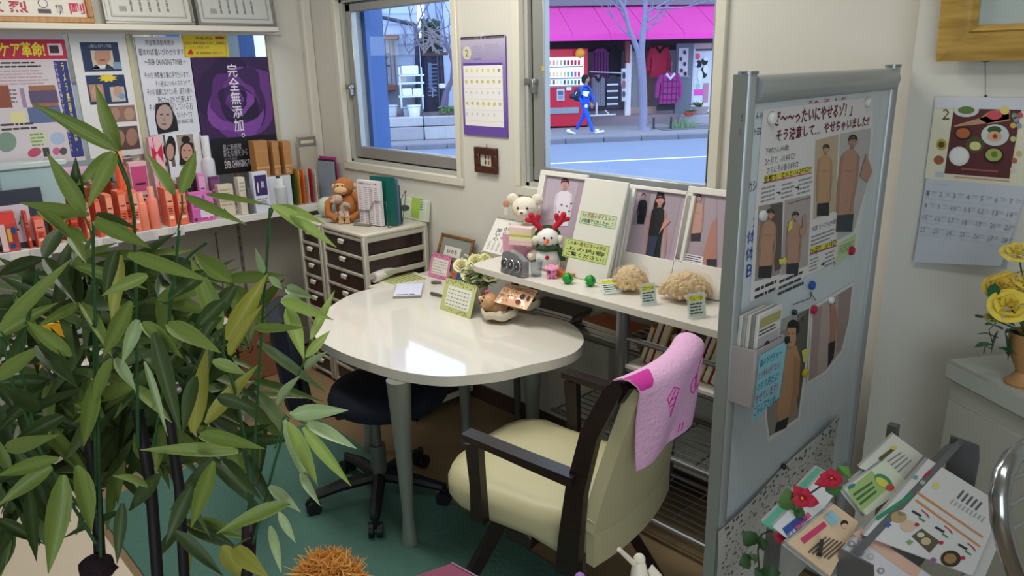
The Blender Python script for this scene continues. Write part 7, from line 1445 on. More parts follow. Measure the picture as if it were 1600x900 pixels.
st_ = MB(mat('8c8c88', .5)); p = P(1540, 97, 1, -.134); q_ = P(1540, 150, 1, -.134); st_.tube([p, q_], .0007, 4); st_.ell(q_, .003, mat('3c3c40', .4, .6), n=6); st_.tube([p + Vector((-.015, 0, .004)), p, p + Vector((.018, 0, .004))], .0012, 4); solo('hanging_wire', st_, 'thin wire and nail under the gold frame', 'wire')
s = sheet_at('back', -.137); a = s.m(1463, 151); bl = s.m(1443, 410); T_ = thing('food_calendar', 'wall calendar with a photo of japanese dishes under the gold frame', 'calendar', (a[0], -.137, bl[1]))
zm_ = s.m(1490, 282)[1]; wt = .285
part('picture_page', MB(mat('d8d6c0', .5)).box((a[0] + wt / 2, -.139, (a[1] + zm_) / 2), (wt, .004, a[1] - zm_)), T_)
part('header_strip', MB(mat('ccd0da', .4)).box((a[0] + wt / 2, -.1415, a[1] - .014), (wt, .002, .028)), T_)
part('date_page', MB(mat('c0c6d2', .5)).grid(lambda u, v: (a[0] + .004 + u * (wt - .055 - .02 * (1 - v)), -.141 - .03 * (1 - v) ** 1.5 * (.3 + .7 * u), bl[1] + .03 * u * (1 - v) + v * (zm_ - bl[1] - .03 * u * (1 - v))), 8, 10, th=.003), T_)
part('rear_page', MB(mat('aeb4be', .5)).box((a[0] + .11, -.1355, (bl[1] + zm_) / 2 + .01), (.22, .002, zm_ - bl[1] - .02)), T_)
S_ = sheet_at('back', -.1415); S_.text('2', 1474, 170, 1483, 187, '4c4a40'); S_.rect(1491, 165, 1577, 279, '5a2c30', 1)
def ov(x, y, rx, ry, h, l): S_.oval(x, y, rx, ry, h, l, n=18)
S_.poly([(1491, 196), (1540, 182), (1577, 178), (1577, 186), (1540, 193), (1491, 198)], 'b88c70', 2); S_.poly([(1530, 186), (1545, 174), (1578, 168), (1578, 188), (1545, 194)], 'b48468', 2)
ov(1510, 172, 20, 11, 'c8c8cc', 3); ov(1510, 172, 13, 6, '5c7c3c', 4); ov(1554, 180, 12, 7, 'c8505c', 4); ov(1570, 172, 7, 7, 'd8c878', 4)
ov(1505, 208, 14, 11, '3a2420', 3); ov(1505, 208, 11, 8, 'b0603c', 4); ov(1555, 211, 22, 17, 'c4ccd0', 3); ov(1554, 203, 11, 6, '38582c', 4); ov(1554, 213, 12, 8, 'd0a888', 5); ov(1555, 213, 4, 4, 'a04028', 6)
ov(1524, 226, 15, 13, '4c5030', 4); ov(1524, 228, 9, 7, 'd0cc90', 5); ov(1499, 244, 16, 15, 'd4d8da', 4); ov(1499, 243, 13, 12, 'e4e6e4', 5); ov(1553, 243, 16, 13, '2c2018', 4); ov(1553, 242, 13, 10, 'a0a860', 5); ov(1554, 241, 5, 5, '5c7c34', 6); S_.rect(1502, 265, 1560, 266.5, '985850', 3); S_.rect(1491, 277, 1577, 282, 'c89484', 2)
ov(1471, 226, 8, 9, 'b0a040', 2); ov(1471, 226, 5, 5, '5c4820', 3); ov(1467, 250, 8, 7, '9c5c3c', 2); S_.rect(1462, 268, 1474, 277, 'b8bcd0', 1)
for (x, y, h) in ((1585, 181, '6c9480'), (1594, 180, 'c0506c'), (1588, 187, '7c98a0'), (1583, 196, 'd0a848'), (1592, 196, '8c94b0'), (1583, 217, 'b8c070'), (1585, 251, 'a86450'), (1583, 265, 'd8c8c4'), (1592, 240, 'c8b070')): ov(x, y, 4.5, 4.5, h, 2)
S_.put(T_)
S_ = sheet_at('back', -.143)
S_.text('FEBRUARY', 1461, 286, 1485, 289, '8c8c98', 2); S_.text('睦月カレンダーNOTE', 1522, 283, 1556, 286, '8c8c98', 2)
gw = wt - .055; gh = zm_ - bl[1]
for r_ in range(4):
    for c_ in range(7):
        d = r_ * 7 + c_ + 1; x = a[0] + .014 + c_ * gw / 7.2; y = zm_ - .035 - r_ * gh * .14; S_.text(str(d), x, y - .009, x + (.006 if d < 10 else .012), y + .004, '6c707c', 2, raw=True)
        S_.poly([(x + .014, y), (x + .024, y), (x + .024, y + .003), (x + .014, y + .003)], 'a8a8b4', 2, raw=True)
    S_.poly([(a[0] + .01, y - .018), (a[0] + gw, y - .018), (a[0] + gw, y - .0175), (a[0] + .01, y - .0175)], 'a0a6b4', 2, raw=True)
sgm = S_.g
for g_ in list(sgm): 
    mbx = sgm[g_]; mbx.v = [(x, y + 0, z + .0045 + max(0, .03 * max(0, (zm_ - y) / (zm_ - bl[1])) ** 1.5)) for (x, y, z) in mbx.v]
S_.put(T_)
# ---- cabinet with the rose vase
CZ = .95; A = P(1485, 563, 2, CZ); B = P(1600, 620, 2, CZ); ang = math.atan2((B - A).y, (B - A).x); T_ = thing('corner_cabinet', 'pale taupe cabinet standing across the corner of the pier', 'cabinet', A - Vector((0, 0, CZ)), ang)
part('body', MB(mat('b5b4a8', .6)).box((.35, .105, (CZ - .05) / 2 + .0), (.70, .19, CZ - .05), bev=.004), T_, local=True)
part('top_board', MB(mat('b9bdb6', .5, noise_=.03)).box((.35, .1, CZ - .025), (.72, .21, .05), bev=.006), T_, local=True)
part('door', MB(mat('bab9ad', .6)).box((.35, .006, (CZ - .07) / 2), (.68, .012, CZ - .12), bev=.003), T_, local=True)
v0 = P(1592, 603, 2, CZ); v0 = P(1596, 600, 2, CZ); T_ = thing('rose_vase', 'terracotta footed vase of yellow artificial roses on the taupe cabinet', 'flowers', v0); VM = mat('b08454', .5, noise_=.05)
part('vase', MB(VM).lathe([(.034, 0), (.036, .006), (.026, .014), (.016, .03), (.022, .045), (.034, .07), (.04, .10), (.043, .125), (.039, .125), (.03, .09), (0, .08)], 22, loc=v0), T_)
dv = (v0 - CAM).dot(FWD)
for k, (x, y, r, dd, h) in enumerate(((1577, 480, .046, -.05, 'e8d050'), (1560, 450, .036, .0, 'd8b848'), (1576, 445, .036, .0, 'dcc058'), (1592, 398, .042, .0, 'e8d468'), (1610, 440, .04, -.02, 'e4cc50'), (1550, 498, .018, -.02, 'a8ac60'))):
    c_ = Q(x, y, dv + dd); rose(None, c_, r, h, T_, (CAM - c_).normalized() * (1 if k < 3 else .3) + Vector((0, 0, .7)), seed=k + 9)
    part('stem', MB(mat('3c5c30', .6)).tube([c_, c_.lerp(v0 + Vector((0, 0, .12)), .6), v0 + Vector((0, 0, .1))], .002, 5), T_)
lf = MB(mat('1f5c3c', .35)); rr = random.Random(14)
for (x, y, x2, y2) in ((1565, 515, 1545, 500), (1560, 518, 1552, 540), (1570, 520, 1575, 548), (1580, 515, 1600, 525), (1555, 540, 1530, 535), (1560, 545, 1585, 548), (1550, 470, 1555, 440), (1585, 510, 1570, 500), (1590, 520, 1575, 515), (1600, 505, 1590, 485)):
    a, b = Q(x, y, dv - .03), Q(x2, y2, dv - .03 + rr.uniform(-.03, .03)); leafm(lf, a, b - a, (b - a).length * 1.25, .026)
part('foliage', lf, T_, kind='stuff')
tn = MB(mat('2c4c34', .6))
for pts in (((1560, 528), (1540, 520), (1528, 522)), ((1548, 545), (1540, 540), (1537, 552)), ((1570, 545), (1575, 555), (1588, 548), (1589, 540)), ((1556, 505), (1545, 515), (1552, 540))): tn.tube([Q(x, y, dv - .02) for x, y in pts], .0013, 4)
tn.ell(Q(1530, 494, dv), (.01, .004, .004), n=6); part('tendril', tn, T_, kind='stuff'); wf = MB(mat('b8bcc4', .7))
for k in range(30): wf.ell(Q(rr.uniform(1588, 1606), rr.uniform(425, 462), dv + rr.uniform(-.02, .03)), .004, n=5)
part('small_blossom', wf, T_, kind='stuff')
# ---- brochure rack
RZ = .90; RB = P(1320, 872, 2, RZ).x
T_ = thing('brochure_rack', 'grey metal brochure rack beside the whiteboard', 'rack', (RB - .05, -.95, 0)); RG = mat('74777c', .4, .6); th_ = radians(45)
yb0, yb1 = P(1318, 873, 2, RZ).y, P(1476, 688, 2, RZ).y
part('front_bar', MB(RG).bar((RB, yb0, RZ - .004), (RB, yb1, RZ - .004), .012, .034, up=(.7, 0, .7)), T_)
for y in (yb0 - .0, yb1 + .0): part('end_plate', MB(RG).prism([(-.008, .016), (.045, .012), (.05, -.02), (.05, -.09), (-.008, -.14)], -.002, .002, M=Matrix.Translation((RB, y, RZ)) @ Matrix.Rotation(pi / 2, 4, 'X')), T_)
part('slot_clip', MB(mat('1c1c20', .5)).bar(P(1310, 880, 2, RZ + .02) - Vector((0.03, 0, 0)), P(1313, 858, 2, RZ + .03) - Vector((0.03, 0, 0)), .006, .01), T_)
def tier(o_): return Sheet(o_, (0, 1, 0), (-cos(th_), 0, sin(th_)))
BT = tier((RB - .006, 0, RZ - .02)); FT = tier((RB + .05, 0, RZ - .05))
for y in (yb0, yb1): 
    part('post', MB(RG).box((RB - .12, y, RZ / 2 + .0), (.02, .02, RZ)), T_); part('base_foot', MB(RG).box((RB - .05, y, .012), (.34, .02, .02)), T_)
part('lower_ledge', MB(RG).box((RB + .01, (yb0 + yb1) / 2, RZ - .14), (.06, yb1 - yb0, .003)), T_)
def broch(tr, pts, off, h, label, draw=None, th=.004, n=3):
    q = [tr.m(*p) for p in pts]; cx_ = sum(p[0] for p in q) / 4; cy_ = min(p[1] for p in q); M = tr.M @ Matrix.Translation((cx_, cy_, off)); m = MB(mat(h, .3)); pl = [(x - cx_, y - cy_) for x, y in q]
    for k in range(n): d = .002 * ((k * 7) % 3 - 1); m.prism([(x + d, y + d) for x, y in pl], -th * (k + 1) / n, -th * k / n - .0002, mat(h if k == 0 else ('c8c8c4', 'a8b4c0', 'b8a8a0')[k % 3], .4))
    o = solo('brochure', m, label, 'brochure', M=M)
    if draw: s = Sheet(tr.o + tr.n * off, tr.u, tr.v); draw(s); s.put(o)
def d1(s):
    s.poly([(1378, 786), (1420, 768), (1424, 772), (1382, 791)][::-1] if 0 else [(1368, 808), (1425, 769), (1426, 775), (1371, 814)], '2c8c64', 1)
    for (a, b) in (((1434, 768), (1536, 838)), ((1432, 780), (1532, 853))): s.poly([a, b, (b[0] - 1, b[1] + 3), (a[0] - 2, a[1] + 3)], 'cc8850', 1)
    for (x, y, rx, ry, h) in ((1404, 808, 13, 9, 'b0986c'), (1418, 822, 12, 9, 'd0b8a0'), (1408, 802, 6, 5, 'd8d8d4')): s.oval(x, y, rx, ry, h, 2)
    s.poly([(1424, 838), (1440, 826), (1468, 846), (1452, 864)], '5c5440', 2); s.oval(1446, 846, 8, 6, 'c0b490', 3); s.oval(1438, 836, 6, 4, 'd4ccb8', 3); s.oval(1485, 873, 16, 13, '3c3024', 2); s.oval(1484, 873, 10, 8, '9c7c54', 3)
    for (x, y, h) in ((1387, 820, '3c5cac'), (1421, 847, '7ca06c'), (1458, 875, '9854a4')): s.poly([(x - 6, y), (x, y - 4), (x + 6, y), (x, y + 5)], h, 2)
    for (x, y) in ((1432, 800), (1468, 825), (1504, 852)): s.poly([(x - 6, y - 3), (x + 8, y + 5), (x + 6, y + 8), (x - 8, y)], '30343c', 2); s.poly([(x + 8, y - 4), (x + 18, y + 4), (x + 21, y + 10), (x + 17, y + 8), (x + 14, y + 3), (x + 7, y - 2)], 'b84c5c', 2); s.poly([(x + 4, y + 8), (x + 14, y + 14), (x + 12, y + 16), (x + 3, y + 10)], '4c8c54', 2)
    for (x, y) in ((1432, 820), (1470, 848), (1504, 872)): s.oval(x, y, 4, 3, 'b83048', 3)
    s.poly([(1441, 745), (1450, 736), (1455, 732), (1453, 740), (1445, 746)], 'b81c44', 3); s.oval(1430, 746, 4, 3.5, '7c98a8', 2); s.oval(1441, 754, 4, 3.5, 'a8b89c', 2); s.oval(1462, 759, 6, 5, 'd4cc80', 2)
    for k in range(5): s.poly([(1494 + 7 * k, 778 + 4.5 * k), (1504 + 7 * k, 766 + 4.5 * k), (1507 + 7 * k, 768 + 4.5 * k), (1497 + 7 * k, 780 + 4.5 * k)], '5c5c68', 2)
    for k in range(9): s.poly([(1484 + 6 * k, 786 + 3.5 * k), (1489 + 6 * k, 780 + 3.5 * k), (1491 + 6 * k, 781 + 3.5 * k), (1486 + 6 * k, 788 + 3.5 * k)], 'a0a8a8', 2)
broch(FT, [(1340, 838), (1441, 719), (1556, 790), (1508, 900)], .014, 'd4d4d6', 'large white meal chart brochure at the front of the rack', d1, .008, 3)
def d2(s):
    s.poly([(1332, 834), (1347, 826), (1440, 890), (1430, 905)], 'd8b09c', 1)
    for k, (x, y) in enumerate(((1330, 850), (1344, 864), (1360, 870), (1376, 892), (1345, 845))): s.oval(x, y, 6, 5, ('8c8894', 'a09cb0', 'b8b4a8')[k % 3], 2); s.oval(x, y, 3, 3, 'c4c0cc', 3)
broch(FT, [(1312, 862), (1345, 826), (1460, 905), (1420, 960)], .004, 'd0ced8', 'white and peach brochure partly under the meal chart', d2)
broch(FT, [(1500, 905), (1556, 797), (1562, 840), (1530, 915)], .002, 'c8c8c8', 'white leaflet edge under the meal chart near the chrome chair')
def d3(s):
    s.poly([(1250, 842), (1287, 815), (1292, 822), (1256, 850)], 'cc3c70', 2); s.poly([(1286, 808), (1300, 797), (1314, 811), (1300, 823)], '98c4d4', 2); s.oval(1319, 818, 6, 5, '24181c', 3); s.oval(1319, 822, 5, 4, 'd8b4a0', 4)
    for k in range(6): s.poly([(1262 + 6 * k, 862 - 1 * k + k * 3), (1290 + 6 * k, 838 + 3 * k - k), (1292 + 6 * k, 840 + 2 * k), (1264 + 6 * k, 865 + 2 * k)], '6c5c50', 2)
broch(BT, [(1223, 848), (1296, 788), (1334, 816), (1290, 900)], .010, 'dcc0a0', 'peach brochure with a pink title under the poinsettia', d3, .012, 4)
def d4(s):
    s.poly([(1222, 826), (1250, 804), (1256, 812), (1228, 836)], '3454a0', 2); s.poly([(1237, 822), (1262, 800), (1268, 806), (1244, 830)], 'cc5c8c', 2); s.text('ふしぎNOSS', 1222, 828, 1262, 812, '2c4c9c', 3, bold=.04)
broch(BT, [(1205, 822), (1283, 738), (1302, 770), (1240, 850)], .004, 'd4d8dc', 'white brochure with blue lettering behind the poinsettia', d4)
broch(BT, [(1190, 815), (1276, 728), (1292, 738), (1215, 830)], .001, '5cac94', 'teal brochure at the whiteboard end of the rack')
def d5(s):
    s.poly([(1324, 766), (1362, 735), (1385, 765), (1345, 800)], '9cb874', 1); s.oval(1380, 752, 16, 9, '3c8c6c', 2, rot=.6); s.oval(1378, 754, 12, 6, 'd4cc58', 3, rot=.6); s.oval(1390, 762, 7, 5, 'cc4c44', 4); s.oval(1330, 760, 7, 3, '2c7c84', 2, rot=-.5)
    for k in range(3): s.poly([(1332 + 5 * k, 772 + 7 * k), (1362 + 3 * k, 752 + 7 * k), (1364 + 3 * k, 755 + 7 * k), (1334 + 5 * k, 776 + 7 * k)], '4c6c44', 2)
broch(BT, [(1312, 765), (1375, 720), (1413, 758), (1345, 806)], .012, 'd4dcc8', 'green brochure with a mango drawing', d5, .012, 4)
def d6(s):
    s.poly([(1372, 716), (1396, 698), (1399, 702), (1376, 721)], '5c5434', 2); s.oval(1396, 700, 5, 3, 'd0cc58', 3)
    for k in range(4): s.poly([(1384 + 6 * k, 722 + 5 * k), (1408 + 5 * k, 706 + 4 * k), (1409 + 5 * k, 708 + 4 * k), (1385 + 6 * k, 724 + 5 * k)], '8c8c90', 2)
broch(BT, [(1338, 730), (1392, 678), (1438, 712), (1400, 756)], .006, 'd4d4cc', 'white brochure with a yellow green title behind the mango one', d6)
broch(BT, [(1325, 752), (1368, 716), (1376, 726), (1335, 762)], .003, '1c6c50', 'dark green booklet between the back brochures')
# poinsettia garland
T_ = thing('poinsettia_garland', 'artificial poinsettia garland with red flowers on the rack', 'garland', Q(1215, 830, 1.42)); dg_ = 1.22
def pl(mb, c, tip, w, m=None):
    c, tip = Vector(c), Vector(tip); d = tip - c; s_ = d.cross(FWD).normalized(); up = s_.cross(d).normalized(); vs = []
    for t, f in ((0, .15), (.3, .8), (.55, 1), (.8, .6), (1, .02)): q = c + d * t + up * (-.006 * sin(pi * t)); vs += [q - s_ * w * f / 2, q - up * .002, q + s_ * w * f / 2]
    mb.add(vs, [(i * 3 + j, i * 3 + j + 1, i * 3 + j + 4, i * 3 + j + 3) for i in range(4) for j in (0, 1)], m)
for (cx_, cy_, tips) in ((1252, 778, ((1240, 758), (1262, 762), (1236, 782), (1280, 786), (1262, 792), (1244, 792), (1272, 775))), (1298, 745, ((1296, 731), (1310, 738), (1318, 752), (1303, 764), (1284, 758), (1280, 742), (1272, 756))), (1217, 826, ((1208, 804), (1226, 812), (1230, 838), (1216, 850), (1208, 838), (1212, 815)))):
    for tx, ty in tips: m = MB(mat('b01838', .6)); pl(m, Q(cx_, cy_, dg_), Q(tx, ty, dg_ - .01), .022); part('petal', m, T_)
    part('flower_centre', MB(mat('c8b030', .6)).ell(Q(cx_, cy_, dg_ - .006), .004, n=6), T_)
for (a, b, w, h) in (((1232, 800), (1228, 762), .035, '4c7034'), ((1240, 795), (1258, 806), .02, '3c6030'), ((1296, 750), (1306, 776), .03, '3c6c34'), ((1310, 740), (1326, 730), .03, '5c8c3c'), ((1180, 850), (1160, 830), .03, '2c4c28'), ((1182, 848), (1200, 846), .026, '2c4c28'), ((1172, 870), (1154, 882), .028, '2c4c28'), ((1172, 870), (1182, 866), .02, '34542c'), ((1190, 890), (1220, 896), .03, '2c4c28'), ((1190, 890), (1180, 905), .03, '2c4c28'), ((1212, 812), (1192, 808), .02, '4c8c64')):
    m = MB(mat(h, .6)); pl(m, Q(*a, dg_ + .01), Q(*b, dg_ + .0), w); part('leaf', m, T_)
part('vine_stem', MB(mat('3c3428', .8)).tube([Q(x, y, dg_ + .01) for x, y in ((1300, 748), (1252, 780), (1215, 824), (1190, 835), (1184, 860), (1186, 890), (1184, 920))], .0016, 5), T_)
# chrome stool back at the frame edge
T_ = thing('chrome_chair', 'chrome tube chair back with thin cross wires', 'chair', P(1640, 880, 2, 0)); CH = mat('a8acb0', .18, .95); dc_ = .98
part('back_tube', MB(CH).tube([Q(x, y, dc_ + .0012 * (x - 1560)) for x, y in ((1680, 690), (1640, 690), (1605, 698), (1582, 715), (1567, 742), (1561, 775), (1563, 815), (1573, 855), (1588, 895), (1604, 945), (1612, 1000))], .0125, 14), T_)
for (x0, y0, x1, y1) in ((1573, 752, 1640, 720), (1572, 792, 1645, 752), (1577, 830, 1648, 784)): part('cross_wire', MB(CH).tube([Q(x0, y0, dc_ + .01), Q((x0 + x1) / 2, (y0 + y1) / 2 + 2, dc_ + .04), Q(x1, y1, dc_ + .10)], .003, 8), T_)
part('seat', MB(mat('2c3034', .5)).lathe([(.17, 0), (.19, .012), (.18, .03), (0, .036)], 24, loc=Q(1700, 1120, 1.15)), T_)
# ============================================================ ARTIFICIAL BAMBOO PLANT, PLUSH, BOX AND FIGURE NEAR THE VIEWER
rr = random.Random(42)
pb = Q(225, 900, 1.3); T_ = thing('bamboo_plant', 'artificial bamboo with long green leaves before the mirror wall', 'plant', (pb.x, pb.y, 0))
TB = _MW[T_.name].inverted()
CUL = mat('1c161c', .6, noise_=.2, scale=20); GST = mat('2f5c34', .5)
for (pts, r) in ((((140, 690), (150, 770), (158, 900), (165, 1100)), .0095), (((215, 640), (236, 760), (246, 900), (250, 1100)), .010), (((262, 640), (280, 760), (288, 900), (280, 1100)), .009), (((396, 790), (392, 830), (385, 900), (350, 1150)), .010)):
    w_ = [Q(x, y, 1.28) for x, y in pts]; base = Vector((pb.x + (w_[0].x - pb.x) * .25, pb.y + (w_[0].y - pb.y) * .25, .24)); part('culm', MB(CUL).tube([w_[0], w_[1], w_[2], w_[3].lerp(base, .5), base], r, 10), T_)
for pts in (((147, 500), (148, 640), (150, 760)), ((210, 340), (212, 420), (214, 560), (216, 700)), ((146, 345), (146, 430), (152, 560), (158, 900)), ((422, 325), (416, 420), (406, 560), (398, 700), (392, 830)), ((324, 378), (300, 396), (278, 420), (265, 460), (264, 500), (256, 600), (240, 700)), ((60, 420), (30, 560), (60, 700), (120, 800), (150, 850)),
            ((345, 540), (370, 620), (385, 700), (390, 800)), ((450, 655), (430, 720), (412, 790), (395, 850)), ((280, 360), (272, 440), (262, 520)), ((180, 240), (200, 290), (210, 340)), ((0, 515), (20, 600), (70, 720), (130, 800))):
    part('green_stem', MB(GST).tube([Q(x, y, 1.26) for x, y in pts], .0026, 6), T_)
part('planter_pot', MB(mat('4a3c30', .6)).lathe([(.13, 0), (.17, .26), (.18, .28), (.16, .28), (.15, .24), (0, .24)], 28, loc=(pb.x, pb.y, 0)), T_)
part('bark_puff', MB(mat('2c1c24', .95, bump=1, scale=60)).ell(Q(152, 888, 1.26), (.028, .028, .022), n=14, jit=.3), T_)
part('purple_sheath', MB(mat('3c2030', .8, bump=.6, scale=40)).tube([Q(390, 812, 1.27), Q(388, 870, 1.27)], [.013, .012], 10), T_)
def leaf_mesh(m, bend, fold, k):
    vs = []; N = 7
    for i in range(N + 1):
        t = i / N; w = .5 * (sin(pi * min(1, .03 + t * .97) ** .72)) ** .95 * (1.06 - .1 * t); w = max(w, .015); z = -bend * t * t
        vs += [(-w, t, z + fold * w * 1.0), (-w * .5, t, z + fold * w * .42), (0, t, z), (w * .5, t, z + fold * w * .42), (w, t, z + fold * w * 1.0)]
    fs = [(i * 5 + j, i * 5 + j + 1, i * 5 + j + 6, i * 5 + j + 5) for i in range(N) for j in range(4)]
    me = MB(m).add(vs, fs).mesh('leaf', ang=80); return me
def leafmat(h, h2):
    m = bpy.data.materials.new('leaf_' + h); m.use_nodes = True; nt = m.node_tree; b = nt.nodes['Principled BSDF']
    tc = nt.nodes.new('ShaderNodeTexCoord'); mp = nt.nodes.new('ShaderNodeMapping'); mp.inputs['Scale'].default_value = (26, .8, 1); w = nt.nodes.new('ShaderNodeTexNoise'); w.inputs['Scale'].default_value = 1.4; w.inputs['Detail'].default_value = 4
    r = nt.nodes.new('ShaderNodeValToRGB'); r.color_ramp.elements[0].color = (*lin(hx(h)), 1); r.color_ramp.elements[1].color = (*lin(hx(h2)), 1); r.color_ramp.elements[0].position = .35; r.color_ramp.elements[1].position = .65
    nt.links.new(tc.outputs['Object'], mp.inputs[0]); nt.links.new(mp.outputs[0], w.inputs['Vector']); nt.links.new(w.outputs[0], r.inputs[0]); nt.links.new(r.outputs[0], b.inputs['Base Color'])
    b.inputs['Roughness'].default_value = .42; b.inputs['Specular IOR Level'].default_value = .4
    b.inputs['Transmission Weight'].default_value = 0
    return m
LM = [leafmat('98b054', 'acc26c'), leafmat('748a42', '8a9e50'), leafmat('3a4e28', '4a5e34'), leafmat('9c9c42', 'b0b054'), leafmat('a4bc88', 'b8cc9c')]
LMESH = [[leaf_mesh(m, bd, fo, 0) for bd, fo in ((.10, .5), (.22, .35), (.04, .8))] for m in LM]
first_leaf = None; nleaf = 0
def leaf(bx_, by_, tx, ty, w, c=1, db=None, dt=None, roll=None):
    global first_leaf, nleaf
    db = db or rr.uniform(1.12, 1.26); dt = dt or db + rr.uniform(-.07, .05); a, b = Q(bx_, by_, db), Q(tx, ty, dt); d = b - a; L_ = d.length; y = d.normalized()
    n_ = (CAM - a).normalized(); n_ = (n_ + Vector((rr.uniform(-.35, .35), rr.uniform(-.35, .35), rr.uniform(.0, .55)))); n_ = (n_ - y * n_.dot(y)).normalized(); x = y.cross(n_)
    wm_ = w * (db + dt) / 2 / FPX * .96
    M = Matrix((x * wm_, y * L_, n_ * L_)).transposed().to_4x4(); M.translation = a
    # fold depth follows width, so scale the third axis by width for the fold and length for the bend: keep width
    M = Matrix((x * wm_, y * L_, n_ * (wm_ * 1.2))).transposed().to_4x4(); M.translation = a
    o = bpy.data.objects.new('leaf', LMESH[c][rr.randrange(3)]); COL.objects.link(o); o.parent = T_; o.matrix_local = TB @ M; nleaf += 1
LV = [(182, 235, 48, 160, 26, 1), (187, 236, 148, 130, 24, 1), (180, 240, 136, 326, 24, 1), (176, 238, 118, 292, 22, 1), (132, 332, 73, 238, 26, 1), (126, 328, 117, 245, 24, 2), (128, 332, 54, 334, 26, 1), (140, 336, 28, 316, 20, 1), (100, 355, 140, 380, 18, 1), (148, 336, 218, 360, 16, 2), (148, 345, 236, 388, 28, 1), (110, 370, 135, 410, 20, 1), (60, 330, 120, 380, 22, 1),
      (272, 305, 229, 236, 20, 1), (282, 302, 306, 235, 22, 1), (290, 307, 385, 351, 17, 1), (322, 304, 422, 319, 13, 1), (424, 322, 527, 386, 24, 0), (432, 322, 506, 347, 20, 0), (0, 516, 110, 404, 24, 1), (0, 524, 92, 472, 24, 1), (183, 392, 163, 472, 22, 2), (188, 398, 174, 512, 24, 3), (200, 398, 332, 440, 24, 1), (344, 514, 298, 402, 32, 1), (362, 440, 303, 396, 30, 1), (356, 532, 418, 427, 32, 3), (360, 556, 410, 476, 24, 3),
      (262, 506, 342, 548, 30, 1), (398, 512, 476, 512, 16, 1), (448, 450, 492, 466, 18, 4), (442, 466, 487, 496, 24, 4), (450, 480, 476, 560, 22, 0), (412, 426, 399, 388, 12, 4), (420, 432, 442, 452, 12, 4), (302, 676, 324, 540, 28, 3), (322, 662, 402, 568, 26, 3), (332, 564, 386, 584, 20, 1), (312, 680, 414, 701, 24, 1), (372, 706, 218, 702, 24, 1), (434, 634, 468, 586, 22, 4), (444, 656, 484, 762, 22, 4),
      (455, 649, 544, 641, 26, 4), (480, 662, 557, 700, 22, 4), (474, 668, 549, 760, 20, 0), (449, 660, 498, 760, 24, 0), (452, 645, 520, 690, 18, 4), (486, 530, 523, 453, 15, 0), (478, 558, 516, 516, 16, 0), (449, 482, 475, 562, 22, 0), (440, 470, 521, 500, 20, 0), (476, 576, 511, 549, 16, 4), (334, 720, 298, 826, 26, 1), (450, 788, 336, 833, 28, 1), (364, 856, 418, 902, 28, 3), (348, 852, 382, 905, 30, 3), (348, 720, 410, 782, 22, 2), (272, 830, 350, 900, 22, 2),
      (422, 822, 440, 896, 15, 4), (436, 800, 462, 850, 14, 4), (98, 742, 76, 898, 36, 1), (118, 728, 145, 834, 32, 1), (82, 730, -4, 790, 26, 1), (92, 716, -6, 744, 24, 1), (46, 762, 57, 878, 20, 2), (-4, 812, 68, 850, 20, 2), (192, 786, 182, 882, 20, 2), (-4, 592, 68, 538, 26, 1), (60, 540, 122, 606, 30, 2), (222, 505, 286, 560, 24, 1), (240, 520, 284, 682, 26, 2), (306, 588, 284, 676, 24, 2), (225, 565, 262, 682, 12, 4),
      (180, 560, 212, 610, 18, 4), (215, 500, 190, 570, 22, 4), (205, 470, 160, 560, 26, 1), (150, 590, 130, 700, 26, 1), (175, 560, 140, 640, 22, 1), (320, 425, 262, 470, 24, 2), (350, 470, 300, 520, 26, 2), (230, 430, 160, 460, 22, 1), (112, 556, 40, 500, 24, 1), (60, 640, 0, 600, 26, 2), (100, 650, 20, 690, 26, 2), (340, 620, 400, 640, 22, 2), (250, 740, 200, 800, 24, 2), (420, 760, 470, 800, 18, 4), (470, 740, 500, 790, 14, 4), (300, 760, 258, 850, 26, 2), (230, 760, 180, 740, 22, 1), (10, 700, 90, 680, 26, 1)]
for l in LV: leaf(*l)
for (x0, y0, x1, y1) in ((182, 236, 210, 330), (130, 332, 146, 400), (284, 304, 278, 360), (424, 322, 420, 345), (344, 514, 350, 545), (448, 450, 414, 440), (324, 662, 300, 700), (444, 650, 430, 700), (452, 788, 415, 800), (364, 856, 392, 840), (100, 742, 150, 800), (0, 516, 20, 560), (486, 530, 460, 600), (440, 470, 410, 500)):
    part('twig', MB(mat('4c7030', .6)).tube([Q(x0, y0, 1.2), Q((x0 + x1) / 2 + 4, (y0 + y1) / 2 - 4, 1.23), Q(x1, y1, 1.26)], .0016, 5), T_)
# denser inner leaves, their shade put in with darker greens: fans of three to five
fans = 0
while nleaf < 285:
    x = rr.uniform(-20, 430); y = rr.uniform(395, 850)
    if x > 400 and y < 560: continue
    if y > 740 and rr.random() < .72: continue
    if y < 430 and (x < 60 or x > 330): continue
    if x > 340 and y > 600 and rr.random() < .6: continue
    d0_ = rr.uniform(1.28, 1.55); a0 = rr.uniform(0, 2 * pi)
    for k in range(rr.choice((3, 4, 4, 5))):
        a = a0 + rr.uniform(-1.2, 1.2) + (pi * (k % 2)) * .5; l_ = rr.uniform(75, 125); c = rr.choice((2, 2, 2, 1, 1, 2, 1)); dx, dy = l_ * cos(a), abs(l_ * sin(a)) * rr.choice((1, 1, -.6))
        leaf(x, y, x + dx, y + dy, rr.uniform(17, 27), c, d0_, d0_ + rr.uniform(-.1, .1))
dense = [MB(LM[2]), MB(leafmat('55693a', '667a44'))]  # darker greens stand in for shade deep in the foliage
